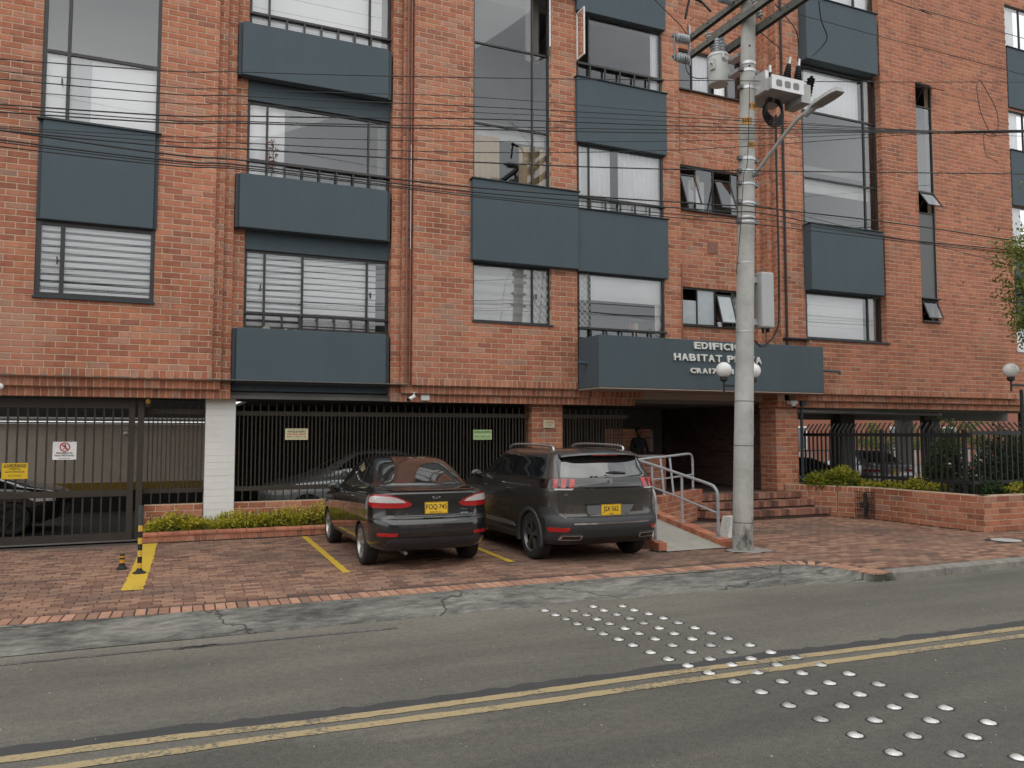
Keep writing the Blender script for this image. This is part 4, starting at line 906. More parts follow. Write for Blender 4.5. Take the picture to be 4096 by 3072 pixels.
# ramp with brick kerbs
def rz(y): return max(.004, (y - 10.72) * .143)
mb = MB(); mb.poly([(7.30, 10.70, .004), (8.45, 10.70, .004), (8.45, 14.0, rz(14.0)), (7.30, 14.0, rz(14.0))]); mb.poly([(7.30, 14.0, rz(14.0)), (8.9, 14.0, rz(14.0)), (8.9, 15.6, rz(14.0) + .02), (7.30, 15.6, rz(14.0) + .02)])
rm = M('ramp_concrete', (.37, .355, .31), (.30, .29, .255), 3.5, .85, bmp=.15)
struct('access_ramp', mb, rm); 
def kerbrow(label, x0, x1, y0, y1, extra):
    t = thing('ramp_kerb', label, 'kerb', (x0, y0, 0)); L0 = .108; first = None; y = y0; w = x1 - x0
    core = MB().prism([(x0 + .012, y0 + .02, 0), (x0 + .012, y1, 0), (x0 + .012, y1, rz(y1) + extra - .02), (x0 + .012, y0 + .02, rz(y0) + extra - .02)], (w - .024, 0, 0)).build('kerb_core', mortar, t, fix=True)
    while y < y1 - .05:
        if first is None: first = MB().box(0, w, 0, .098, -.115, 0).build('brick', brick_o, t); o = first
        else: o = inst(first.data, 'brick', t, (0, 0, 0))
        o.location = (x0, y, rz(y + .05) + extra + random.uniform(-.003, .003)); o.rotation_euler = (math.atan(.143) if y > 10.8 else 0, 0, 0); y += L0
    return t
kerbrow('brick kerb on the right side of the concrete ramp under the handrail', 8.42, 8.64, 10.74, 12.95, .085)
kl = kerbrow('brick kerb on the left side of the ramp beside the dark grey car', 7.18, 7.33, 10.76, 14.3, .115)
tb, bk = MB(), MB()
field((7.18, 0, 0), (0, 1, 0), mX, 11.6, 14.3, 0, .1, anchor=.0, tgt=tb, bk=bk, single=False, backing=.05)
dw = thing('ramp_wall', 'angled brick wall with brick capping between the ramp and the steps', 'wall', (9.6, 13.7, 0)); tb, bk = MB(), MB()
P0, P1 = Vector((8.66, 12.92, 0)), Vector((10.86, 14.52, 0)); U = (P1 - P0).normalized(); N = Vector((U.y, -U.x, 0)); LN = (P1 - P0).length
field(P0, U, N, 0, LN, 0, .525, anchor=.52, tgt=tb, bk=bk, single=False, backing=.18)
tag(tb.build('brickwork', brick_m, dw), kind='stuff'); bk.build('wall', mortar, dw)
c0 = MB().box(0, .098, 0, .22, 0, .125).build('cap_brick', brick_o, dw); n = int(LN / .106)
for i in range(n):
    o = c0 if i == 0 else inst(c0.data, 'cap_brick', dw, (0, 0, 0)); p = P0 + U * .106 * i + N * .008; o.location = (p.x, p.y, .528); o.rotation_euler = (0, 0, math.atan2(U.y, U.x))
# handrails
hr = thing('handrail', 'grey tubular handrail that turns back on itself along the right of the ramp', 'handrail', (8.55, 11.05, .1))
x = 8.54; zr = lambda y: rz(y) + .085
top = [(x, 11.02, zr(11.0)), (x, 11.02, zr(11) + .55), (x, 11.03, zr(11) + .72), (x, 11.09, zr(11.1) + .80), (x, 11.25, zr(11.25) + .84), (x, 12.0, zr(12.0) + .85), (x, 12.8, zr(12.8) + .86), (x - .02, 13.3, zr(13.2) + .88), (x + .08, 13.62, 1.34), (x + .34, 13.62, 1.37), (9.3, 13.72, 1.39), (9.9, 14.0, 1.42), (10.25, 14.22, 1.43), (10.40, 14.31, 1.40), (10.45, 14.34, 1.30), (10.46, 14.345, 1.1), (10.46, 14.345, .65)]
MB().tube(smooth_path(top, 6), .026, 10).build('top_rail', railm, hr, smooth=True)
MB().tube(smooth_path([(x, 11.02, zr(11) + .40), (x, 12.0, zr(12) + .42), (x, 12.8, zr(12.8) + .43), (x - .02, 13.3, zr(13.2) + .44), (x + .08, 13.60, .92), (x + .34, 13.62, .94), (9.3, 13.72, .95), (9.9, 14.0, .97), (10.46, 14.345, .98)], 5), .019, 8).build('mid_rail', railm, hr, smooth=True)
for y in (12.04, 13.0): MB().cyl((x, y, zr(y)), (x, y, zr(y) + .84), .024, n=10).cyl((x, y, zr(y)), (x, y, zr(y) + .012), .06, n=12).build('rail_post', railm, hr, smooth=False)
for p in ((8.98, 13.25), (9.42, 13.57)): MB().cyl((p[0], p[1], .65), (p[0], p[1] + .12, 1.37), .022, n=10).build('rail_post', railm, hr)
MB().cyl((x, 11.02, zr(11) - .005), (x, 11.02, zr(11) + .01), .065, n=14).cyl((10.46, 14.345, .653), (10.46, 14.345, .668), .06, n=14).build('base_flange', railm, hr)
h2 = thing('handrail', 'grey tubular handrail on the left of the ramp partly behind the dark grey car', 'handrail', (7.26, 11.0, .1)); x = 7.255; zl = lambda y: rz(y) + .115
MB().tube(smooth_path([(x, 10.96, zl(11)), (x, 10.96, zl(11) + .55), (x, 10.98, zl(11) + .70), (x, 11.05, zl(11) + .80), (x, 11.25, zl(11.25) + .85), (x, 12.2, zl(12.2) + .85), (x, 14.2, zl(14.2) + .85)], 6), .026, 10).build('top_rail', railm, h2, smooth=True)
MB().tube([(x, 10.96, zl(11) + .22), (x, 12.2, zl(12.2) + .24), (x, 14.2, zl(14.2) + .24)], .019, 8).build('mid_rail', railm, h2, smooth=True)
MB().cyl((x, 12.4, zl(12.4)), (x, 12.4, zl(12.4) + .85), .024, n=10).cyl((x, 14.2, zl(14.2)), (x, 14.2, zl(14.2) + .85), .024, n=10).build('rail_post', railm, h2)
MB().cyl((x, 10.96, zl(11) - .004), (x, 10.96, zl(11) + .011), .065, n=14).build('base_flange', railm, h2)
# reception desk, plant and seated guard in the dark lobby
dk_ = thing('reception_desk', 'brick fronted reception counter with pale top deep inside the entrance', 'desk', (10.6, 16.4, .5)); tb, bk = MB(), MB()
field((0, 16.4, 0), X, mY, 9.2, 11.14, .5, 1.30, anchor=.52, tgt=tb, bk=bk, single=False, backing=.14); tag(tb.build('brickwork', brick_m, dk_), kind='stuff'); bk.build('desk_front', mortar, dk_)
MB().box(9.1, 11.02, 16.33, 16.95, 1.305, 1.35).build('counter_top', M('counter_top', (.46, .45, .43), None, 3, .4), dk_); MB().box(11.02, 11.16, 16.38, 16.9, .5, 1.352).build('end_pier', brick_m, dk_)
cyard = thing('courtyard_wall', 'sunlit orange brick wall glimpsed through the opening behind the reception', 'wall', (12, 22.4, 0)); tb, bk = MB(), MB()
field((0, 22.4, 0), X, mY, 9.6, 18, 0, 5.5, tgt=tb, bk=bk, single=False, backing=.2); tag(tb.build('brickwork', brick_m, cyard), kind='stuff'); bk.build('wall', mortar, cyard)
# ================================================================== PLANTS
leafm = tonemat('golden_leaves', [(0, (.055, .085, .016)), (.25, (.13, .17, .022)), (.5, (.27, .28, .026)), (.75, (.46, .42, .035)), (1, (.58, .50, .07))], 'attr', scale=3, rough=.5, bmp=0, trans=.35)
darkleaf = tonemat('green_leaves', [(0, (.018, .035, .012)), (.4, (.035, .068, .020)), (.8, (.062, .105, .028)), (1, (.11, .15, .04))], 'attr', scale=3, rough=.45, bmp=0, trans=.3)
stemm = M('twig', (.10, .07, .045), (.06, .042, .03), 12, .9)
def leaf_quads(mb, c, size, n, spread, tone, flat=.4, asp=.42):
    """a sprig: n pointed leaves round the point c"""
    for _ in range(n):
        d = Vector((random.gauss(0, 1), random.gauss(0, 1), random.gauss(.25, .8)))
        if d.length < .1: continue
        d.normalize(); s = d.cross(Vector((random.gauss(0, 1), random.gauss(0, 1), random.gauss(0, 1))))
        if s.length < .05: continue
        s.normalize(); nn = d.cross(s); L_ = size * random.uniform(.7, 1.25); p = Vector(c) + d * spread * random.random()
        mb.tone = min(1, max(0, tone + random.gauss(0, .14))); w = L_ * asp
        b = len(mb.v); mb.v += [tuple(p), tuple(p + d * L_ * .45 + s * w * .5 + nn * L_ * .06), tuple(p + d * L_), tuple(p + d * L_ * .45 - s * w * .5 + nn * L_ * .06)]
        mb.face((b, b + 1, b + 2, b + 3))
def hedge(name, label, cat, boxes, m, size=.06, dens=520, group=None, ty=.86, twigs=True):
    """boxes: (x0,x1,y0,y1,z0,z1)"""
    b0 = boxes[0]; t = thing(name, label, cat, ((b0[0] + b0[1]) / 2, (b0[2] + b0[3]) / 2, b0[4]), group); mb = MB(); st_ = MB()
    for x0, x1, y0, y1, z0, z1 in boxes:
        vol = (x1 - x0) * (y1 - y0) * (z1 - z0); n = int(dens * max(vol, .02) ** .72 * 10 ** .6)
        for _ in range(n):
            u, v, w = random.random(), random.random(), random.random() ** .75
            x, y = x0 + (x1 - x0) * u, y0 + (y1 - y0) * v
            hh = (z1 - z0) * (.72 + .42 * mn.noise(Vector((x * 3.1, y * 3.1, 2.7))) + .16 * mn.noise(Vector((x * 9, y * 9, 1)))) * (1 - .55 * max(0, abs(u - .5) * 2 - .75) / .25) * (1 - .3 * abs(v - .5) * 2)
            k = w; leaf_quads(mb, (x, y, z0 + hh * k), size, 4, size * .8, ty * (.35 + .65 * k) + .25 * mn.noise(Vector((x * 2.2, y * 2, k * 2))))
        for _ in range(int((x1 - x0) * 16) + 3):
            x = random.uniform(x0 + .04, x1 - .04); y = random.uniform(y0 + .03, y1 - .03); st_.tube([(x, y, z0 - .03), (x + random.uniform(-.05, .05), y + random.uniform(-.05, .05), z0 + (z1 - z0) * .7)], .006, 4)
    mb.build('foliage', m, t); tag(st_.build('stem', stemm, t), kind='stuff'); return t
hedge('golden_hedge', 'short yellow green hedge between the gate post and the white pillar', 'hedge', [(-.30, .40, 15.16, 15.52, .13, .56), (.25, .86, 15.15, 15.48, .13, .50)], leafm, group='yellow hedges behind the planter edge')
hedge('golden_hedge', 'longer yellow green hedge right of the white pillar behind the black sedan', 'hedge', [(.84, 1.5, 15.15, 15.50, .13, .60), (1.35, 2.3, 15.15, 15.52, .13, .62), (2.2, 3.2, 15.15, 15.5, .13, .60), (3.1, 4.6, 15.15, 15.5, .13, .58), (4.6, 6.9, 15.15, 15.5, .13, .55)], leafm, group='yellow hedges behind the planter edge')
# ---- garden on the right: brick wall, fence, shrubs
gw = thing('garden_wall', 'waist high red brick retaining wall round the fenced garden on the right', 'wall', (14.25, 10.4, 0)); tb, bk = MB(), MB()
PTS = [(13.42, 14.80), (13.66, 14.30), (13.94, 13.72), (14.25, 13.05), (14.25, 10.40), (24, 10.30)]
for i, (a, c) in enumerate(zip(PTS, PTS[1:])):
    A, C = Vector((*a, 0)), Vector((*c, 0)); U = (C - A).normalized(); N = Vector((U.y, -U.x, 0)); ln = (C - A).length; N = -N if N.dot(Vector((-1, -1, 0))) < 0 else N
    field(A, U, N, 0, ln, 0, .555, anchor=.555, tgt=tb, bk=bk, single=False, backing=.2, L=.36, H=.111, ph=.1 * i)
    field(A, U, N, 0, ln, .555, .68, anchor=.555, tgt=tb, bk=bk, single=False, backing=.2, L=.36 if i > 2 else .118, H=.125)
tag(tb.build('brickwork', brick_m, gw), kind='stuff'); bk.build('wall', mortar, gw)
MB().prism([(13.6, 14.9, .62), (14.4, 13.1, .62), (14.4, 10.55, .62), (24, 10.45, .62), (24, 15.4, .62), (13.6, 15.4, .62)], (0, 0, -.3)).build('soil', M('soil', (.06, .042, .03)), gw, fix=True)
cf = thing('garden_fence', 'black bar fence with inward bent tips standing above the garden wall on the right', 'fence', (14.6, 12, .6)); fbar = None
def bent(inx, iny):
    mb = MB(); w = .016; z = 1.93
    mb.box(-w, w, -w, w, .66, z); U = Vector((inx, iny, 0)); mb.tube([(0, 0, z - .01), tuple(U * .02 + Vector((0, 0, z + .02))), tuple(U * .15 + Vector((0, 0, z + .17)))], .017, 4); return mb
boxes('rail', [(14.585, 14.615, 10.9, 15.4, 1.80, 1.875), (14.585, 14.615, 10.9, 15.4, .86, .925), (14.62, 24, 10.885, 10.915, 1.84, 1.915), (14.62, 24, 10.885, 10.915, .86, .925)], steelb, cf)
boxes('fence_post', [(14.565, 14.635, 11.0, 11.07, .62, 1.95), (14.565, 14.635, 13.0, 13.07, .62, 1.95), (16.9, 16.97, 10.87, 10.94, .62, 1.95)], steelb, cf)
o1 = bent(1, 0).build('bar', steelb, cf); o2 = bent(0, 1).build('bar', steelb, cf)
for i in range(33):
    o = o1 if i == 0 else inst(o1.data, 'bar', cf, (0, 0, 0)); o.location = (14.6, 15.36 - .1355 * i, 0)
for i in range(44):
    o = o2 if i == 0 else inst(o2.data, 'bar', cf, (0, 0, 0)); o.location = (14.64 + .165 * i, 10.9, 0)
hedge('shrub', 'large yellow green leafy shrub at the foot of the right entrance pillar', 'shrub', [(13.70, 14.15, 13.95, 14.5, .64, 1.02), (14.0, 14.6, 13.6, 14.2, .64, 1.12)], leafm, .085, 420, ty=.56)
hedge('low_hedge', 'low golden hedge along the left side of the garden fence', 'hedge', [(14.42, 14.85, 12.3, 13.9, .64, .88), (14.42, 14.9, 11.6, 12.4, .64, 1.0)], leafm, .055, 480, 'golden hedges in the fenced garden', .72)
hedge('low_hedge', 'low golden hedge at the right end of the fenced garden', 'hedge', [(15.3, 17.5, 10.55, 10.85, .64, .95)], leafm, .055, 420, 'golden hedges in the fenced garden', .72)
def blades(name, label, cat, P, n, ln, m, flowers=()):
    t = thing(name, label, cat, P); mb = MB(); P = Vector(P)
    for _ in range(n):
        a = random.uniform(0, 2 * PI); up = random.uniform(.5, 1.6); L_ = ln * random.uniform(.6, 1.1); d = Vector((math.cos(a), math.sin(a), up)).normalized(); s = Vector((-math.sin(a), math.cos(a), 0)); b = len(mb.v); w = .014
        mb.tone = random.random(); p = P + Vector((math.cos(a), math.sin(a), 0)) * .04
        for k in range(6):
            f = k / 5; q = p + d * L_ * f + Vector((math.cos(a), math.sin(a), -1.1)) * (L_ * .35 * f * f); ww = w * (1 - f * .9); mb.v += [tuple(q - s * ww), tuple(q + s * ww)]
        for k in range(5): i = b + 2 * k; mb.face((i, i + 1, i + 3, i + 2))
    mb.build('leaves', m, t)
    for (dx, dy, dz, c) in flowers:
        f = MB()
        for k in range(7): a = k * 2 * PI / 7; f.sphere((P.x + dx + .028 * math.cos(a), P.y + dy + .028 * math.sin(a), P.z + dz), .026, 8, 5, .7)
        f.build('flower', c, t, smooth=True); MB().tube([(P.x, P.y, P.z), (P.x + dx, P.y + dy, P.z + dz)], .006, 4).build('flower_stem', darkleaf, t)
    return t
wf = M('white_petal', (.75, .74, .66), None, 5, .7); of = M('orange_petal', (.62, .10, .03), None, 5, .7)
blades('rose_plant', 'green bladed plant with one white and one orange red flower in the garden', 'plant', (15.15, 11.5, .62), 46, .75, darkleaf, ((-.30, .1, .62, wf), (.12, -.12, .53, of), (.22, -.2, .70, M('cream_petal', (.60, .52, .34), None, 5, .7))))
hedge('leafy_plant', 'dark green leafy clump below the flowers in the garden', 'plant', [(14.75, 15.5, 10.75, 11.5, .63, .98)], darkleaf, .09, 300, ty=.4)
hedge('climbing_plant', 'tall bright green bush behind the flowers in the garden', 'bush', [(16.3, 17.0, 12.8, 13.4, .6, 2.3)], darkleaf, .09, 330, ty=.75)
hedge('leafy_plant', 'dense dark green bush at the far right behind the garden fence', 'bush', [(16.6, 19.0, 11.6, 12.6, .6, 2.15)], darkleaf, .08, 380, ty=.35)
pp = blades('potted_plant', 'dark green plant standing on the reception counter', 'plant', (10.32, 16.6, 1.42), 12, .42, darkleaf); MB().lathe([(0, 0), (.07, 0), (.095, .10), (.085, .10), (.0, .09)], 14, (10.32, 16.6, 1.351)).build('plant_pot', rubber, pp)
# ---- street tree on the right, mostly outside the picture
def tree(name, label, P, h, crown, n, size, m, rad=.11, group=None, tone=.5, clump=1.0):
    t = thing(name, label, 'tree', P, group); P = Vector(P); tr = MB(); path = [P + Vector((0, 0, 0)), P + Vector((.05, .02, h * .4)), P + Vector((.0, .1, h * .75)), P + Vector((-.1, .0, h))]
    sp = smooth_path(path, 5)
    for i, (a, c) in enumerate(zip(sp, sp[1:])): tr.cyl(a, c, rad * (1 - .7 * i / len(sp)), rad * (1 - .7 * (i + 1) / len(sp)), 9, False)
    mb = MB(); cl = []
    for (cx_, cy_, cz_, rx, ry, rz_) in crown:
        for _ in range(max(3, int(9 * rx * ry * clump))):
            while 1:
                d = Vector((random.uniform(-1, 1), random.uniform(-1, 1), random.uniform(-1, 1)))
                if d.length < 1: break
            d = d.normalized() * d.length ** .45; c = P + Vector((cx_ + d.x * rx, cy_ + d.y * ry, cz_ + d.z * rz_)); cl.append((c, d))
            if random.random() < .5:
                a = sp[int(len(sp) * random.uniform(.45, .95))]; m_ = a.lerp(c, .5) + Vector((0, 0, .15)); tr.tube([a, m_, c], .016, 5, False)
    per = max(1, n // len(cl))
    for c, d in cl:
        tn = tone + .18 * d.z + random.uniform(-.2, .2); r_ = random.uniform(.22, .42)
        for _ in range(per):
            q = Vector((random.gauss(0, 1), random.gauss(0, 1), random.gauss(0, .75))) * r_ * .62
            leaf_quads(mb, c + q, size, 2, size * .5, tn, asp=.5)
    tr.build('trunk', M('bark', (.13, .10, .075), (.07, .055, .042), 10, .95, bmp=.6, bscale=30), t, smooth=True); mb.build('crown', m, t); return t
treeleaf = tonemat('tree_leaves', [(0, (.04, .065, .02)), (.4, (.085, .13, .03)), (.75, (.16, .20, .04)), (1, (.27, .27, .07))], 'attr', scale=2, rough=.5, bmp=0, trans=.35)
tree('street_tree', 'green street tree whose leafy branches hang in from the right edge', (16.25, 9.0, 0), 5.2, [(-1.25, .1, 4.4, .95, 1.0, .62), (-.1, .1, 5.0, 1.7, 1.5, 1.0), (.6, .2, 6.0, 1.6, 1.5, 1.1), (-1.9, .15, 3.8, .5, .5, .28), (-1.1, .2, 4.0, .7, .8, .45)], 15000, .075, treeleaf, .14, tone=.66)
# ---- what shows through the undercroft on the right
bb = thing('brick_house', 'red brick house with pale windows behind the undercroft on the right', 'house', (34, 36, 0)); tb, bk = MB(), MB()
MB().box(24, 60, 36, 44, -.4, 9).build('house_wall', M('far_brick', (.34, .13, .085), (.25, .095, .06), 7, .9), bb)
for x in (29.5, 33.0, 36.5, 41, 45.5):
    w_ = MB().box(x, x + 1.3, 35.93, 36.02, .9, 2.3).build('house_window', white, bb); MB().box(x + .1, x + 1.2, 35.90, 35.925, 1.0, 2.2).build('house_pane', M('far_pane', (.16, .18, .2), None, 3, .15), w_)
ff = thing('white_fence', 'low pale picket fence seen through the undercroft behind the parked cars', 'fence', (32, 30, -.36)); pk = None
boxes('rail', [(20, 48, 30.0, 30.04, .2, .28), (20, 48, 30.0, 30.04, 1.0, 1.08)], steelb, ff)
for i in range(95):
    if pk is None: pk = MB().box(0, .09, 29.95, 29.995, -.36, 1.0).build('picket', M('weathered_white', (.40, .40, .38), None, 4, .8), ff); o = pk
    else: o = inst(pk.data, 'picket', ff, (0, 0, 0))
    o.location = (20.5 + .29 * i, 0, 0)
for i, (x, y, h) in enumerate(((22.5, 31.5, 2.2), (28.8, 33, 2.8), (37, 32.5, 2.6), (43, 33, 3))):
    tree('garden_tree', ['small garden tree behind the left undercroft column', 'bushy garden tree in front of the brick house', 'garden tree right of the wide undercroft column', 'garden tree at the far right beyond the undercroft'][i], (x, y, -.37), h * .7, [(0, 0, h * .75, 1.6, 1.3, h * .45), (.8, .2, h * .55, 1.0, 1, .7)], 2600, .12, treeleaf, .09, 'garden trees beyond the undercroft', .55)

redleaf = tonemat('red_leaves', [(0, (.12, .035, .03)), (.6, (.26, .085, .07)), (1, (.34, .16, .10))], 'attr', scale=3, rough=.6, bmp=0, trans=.3)
t = thing('window_plant', 'tall reddish leafed plant standing on the middle bay ledge behind the railing', 'plant', (1.68, 15.38, 6.68)); mb = MB(); sb_ = MB()
for k in range(26):
    f = k / 25; c = (1.70 + .05 * math.sin(k * 1.9) + random.uniform(-.04, .04), 15.38 + random.uniform(-.03, .03), 6.80 + .62 * f); leaf_quads(mb, c, .07, 3, .04, .35 + .3 * f)
mb.build('leaves', redleaf, t); sb_.tube([(1.68, 15.38, 6.66), (1.72, 15.38, 7.0), (1.69, 15.38, 7.4)], .007, 5).build('stem', stemm, t)
t = thing('flower_pot', 'small white flower pot with a red plant on the lowest kitchen sill beside the pole', 'flower pot', (12.02, 15.34, 4.40)); MB().lathe([(0, 0), (.045, 0), (.065, .11), (.058, .11), (0, .10)], 16, (12.02, 15.33, 4.40)).build('pot', white, t)
mb = MB()
for k in range(14): leaf_quads(mb, (12.02 + random.uniform(-.05, .05), 15.33 + random.uniform(-.04, .04), 4.53 + random.uniform(0, .09)), .05, 3, .03, .5)
mb.build('leaves', redleaf, t)
# ================================================================== CARS
def contour(y0, y1, w, rr, rf, br, bf, barrel=.015):
    P = []; wi = w - rr
    for i in range(8): x = wi * i / 7; P.append((x, y0 + br * (x / w) ** 2))
    yb = y0 + br * (wi / w) ** 2
    for i in range(1, 8): a = i / 7 * PI / 2; P.append((wi + rr * math.sin(a), yb + rr * (1 - math.cos(a))))
    ys = yb + rr; wf = w - rf; ye = y1 - bf * (wf / w) ** 2 - rf
    for i in range(1, 25): f = i / 24; P.append((w + barrel * math.sin(PI * f), ys + (ye - ys) * f))
    for i in range(1, 8): a = i / 7 * PI / 2; P.append((wf + rf * math.cos(a), ye + rf * math.sin(a)))
    for i in range(1, 8): x = wf * (1 - i / 7); P.append((x, y1 - bf * (x / w) ** 2))
    return P
class Shell:
    """car skin built from a stack of plan outlines; rows: (z_rear, z_front, y_rear, y_front, half_width, r_rear, r_front, bow_rear, bow_front)"""
    def __init__(s, rows, Lc, sub=3, zp=1.6):
        G = []
        for zr, zf, y0, y1, w, rr, rf, br, bf in rows:
            G.append([Vector((x, y, zr + (zf - zr) * (max(0, y) / Lc) ** zp)) for x, y in contour(y0, y1, w, rr, rf, br, bf)])
        s.n = len(G[0]); s.L = Lc; D = []
        for r in range(len(G) - 1):
            a, b, c, d = G[max(r - 1, 0)], G[r], G[r + 1], G[min(r + 2, len(G) - 1)]
            for k in range(sub):
                t = k / sub
                D.append([.5 * ((2 * q) + (e - p) * t * .9 + (2 * p - 5 * q + 4 * e - f) * t * t * .9 + (3 * q - p - 3 * e + f) * t ** 3 * .9) * 1.0 if False else
                          (q * (2 * t ** 3 - 3 * t * t + 1) + e * (-2 * t ** 3 + 3 * t * t) + (e - p) * .36 * (t ** 3 - 2 * t * t + t) + (f - q) * .36 * (t ** 3 - t * t)) for p, q, e, f in zip(a, b, c, d)])
        D.append(G[-1]); s.D = D
    def pt(s, u, v):
        u = min(max(u, 0), s.n - 1.001); v = min(max(v, 0), len(s.D) - 1.001); i, j = int(u), int(v); a, b = u - i, v - j; D = s.D
        return D[j][i] * (1 - a) * (1 - b) + D[j][i + 1] * a * (1 - b) + D[j + 1][i] * (1 - a) * b + D[j + 1][i + 1] * a * b
    def v_at(s, u, z, lo=0):
        lo_, hi = lo, len(s.D) - 1.0
        for _ in range(22):
            m = (lo_ + hi) / 2
            if s.pt(u, m).z < z: lo_ = m
            else: hi = m
        return (lo_ + hi) / 2
    def u_at(s, v, a, mode):
        acc = 0; p = s.pt(0, v)
        for i in range(1, s.n):
            q = s.pt(i - .0005, v); d = (q - p).length
            if mode == 's':
                if acc + d >= a: return i - 1 + (a - acc) / max(d, 1e-6)
                acc += d
            else:
                if q.y >= a and q.x > .2: return i - 1 + min(1, max(0, (a - p.y) / max(q.y - p.y, 1e-6)))
            p = q
        return s.n - 1.001
    def at(s, a, z, mode='s'):
        u = 14.0 if mode == 'y' else 3.0; v = 0
        for _ in range(4): v = s.v_at(u, z); u = s.u_at(v, a, mode)
        p = s.pt(u, v); e = .25; du = s.pt(u + e, v) - s.pt(u - e, v); dv = s.pt(u, v + e) - s.pt(u, v - e); n = du.cross(dv)
        n = n.normalized() if n.length > 1e-9 else Vector((1, 0, 0))
        if n.dot(p - Vector((0, s.L / 2, .5))) < 0: n = -n
        return p, n
    def body(s, name, m, parent, wheels=(), wr=.33, wx=.86):
        mb = MB(); n = s.n; ring = 2 * n - 2
        for r in s.D: mb.v += [tuple(p) for p in r] + [(-p.x, p.y, p.z) for p in r[n - 2:0:-1]]
        for r in range(len(s.D) - 1):
            for i in range(ring): j = (i + 1) % ring; mb.face((r * ring + i, r * ring + j, (r + 1) * ring + j, (r + 1) * ring + i))
        for base, fl in ((0, 1), ((len(s.D) - 1) * ring, 0)):
            for i in range(n - 1):
                l0, l1 = (ring - i) % ring, (ring - i - 1) % ring
                q = [base + i, base + i + 1, base + l1, base + l0]; q = list(dict.fromkeys(q))
                if len(q) > 2: mb.face(q[::-1] if fl else q)
        o = mb.build(name, m, parent, smooth=True, fix=True)
        if wheels:
            c = MB()
            for y in wheels:
                for sg in (1, -1): c.cyl((sg * (wx - .26), y, wr * .93), (sg * (wx + .3), y, wr * .93), wr + .035, n=40)
            co = c.build('cutter', m, parent); md = o.modifiers.new('arch', 'BOOLEAN'); md.operation = 'DIFFERENCE'; md.object = co; md.solver = 'EXACT'
            bpy.context.view_layer.update(); dg = bpy.context.evaluated_depsgraph_get(); me = bpy.data.meshes.new_from_object(o.evaluated_get(dg)); me.name = name
            o.modifiers.clear(); old = o.data; o.data = me; bpy.data.meshes.remove(old); cm = co.data; bpy.data.objects.remove(co); bpy.data.meshes.remove(cm)
        o.data.set_sharp_from_angle(angle=R(38)); return o
    def patch(s, name, rows, m, parent, off=.004, mode='s', side=1, nr=4, nc=8, both=False, depth=.012, sm=True):
        """rows: (z, a0, a1) from bottom to top, a measured along the outline from the rear centre ('s') or as y ('y')"""
        if both: return [Shell.patch(s, name, rows, m, parent, off, mode, sd, nr, nc, False, depth, sm) for sd in (1, -1)]
        R_ = []
        for (z0, a0, b0), (z1, a1, b1) in zip(rows, rows[1:]):
            for k in range(nr): t = k / nr; R_.append((z0 + (z1 - z0) * t, a0 + (a1 - a0) * t, b0 + (b1 - b0) * t))
        R_.append(rows[-1]); mb = MB(); T = []; Bt = []
        for z, a, b in R_:
            for c in range(nc + 1):
                q = a + (b - a) * c / nc; sg = side
                if mode == 's' and q < 0: q = -q; sg = -side
                p, n_ = s.at(q, z, mode); p1, p2 = p + n_ * off, p - n_ * depth; T.append((p1.x * sg, p1.y, p1.z)); Bt.append((p2.x * sg, p2.y, p2.z))
        k = len(T); mb.v = T + Bt; w = nc + 1; rn = len(R_)
        for r in range(rn - 1):
            for c in range(nc): i = r * w + c; mb.face((i, i + 1, i + w + 1, i + w))
        edge = [c for c in range(nc)] + [r * w + nc for r in range(rn - 1)] + [(rn - 1) * w + c for c in range(nc, 0, -1)] + [r * w for r in range(rn - 1, 0, -1)]
        for i, j in zip(edge, edge[1:] + edge[:1]): mb.face((j, i, k + i, k + j))
        o = mb.build(name, m, parent, smooth=sm, fix=True)
        if sm: o.data.set_sharp_from_angle(angle=R(45))
        return o
def carpaint(name, c, metal=.0, rough=.28):
    m, t, b, L = nodemat(name); b.inputs['Base Color'].default_value = (*c, 1); b.inputs['Metallic'].default_value = metal; b.inputs['Roughness'].default_value = rough
    b.inputs['Coat Weight'].default_value = 1; b.inputs['Coat Roughness'].default_value = .03
    P = pos(t); d = noise(t, L, 5, 6, .7, vec=P)
    L(ramp(t, L, d, [(.35, c), (.75, tuple(x * .9 + .006 for x in c))]), b.inputs['Base Color']); return m
cglass = M('car_glass', (.010, .012, .013), (.008, .009, .010), 3, .025, spec=.9, coat=.6)
for _g in (cglass,): _g.node_tree.nodes['Principled BSDF'].inputs['IOR'].default_value = 1.75
cglass2 = M('car_glass_brownish', (.030, .026, .022), (.016, .014, .013), 2, .03, spec=.9, coat=.6)
cglass2.node_tree.nodes['Principled BSDF'].inputs['IOR'].default_value = 1.8
blk = M('black_trim', (.012, .012, .013), (.016, .016, .017), 8, .38)
grit = M('grey_plastic', (.032, .034, .037), (.025, .027, .030), 12, .55)
alloy = M('alloy', (.50, .50, .50), (.36, .36, .36), 20, .32, metal=.8)
alloyd = M('dark_alloy', (.16, .155, .15), (.10, .10, .10), 20, .35, metal=.7)
platem = M('plate_yellow', (.72, .44, .02), (.66, .40, .02), 8, .4)
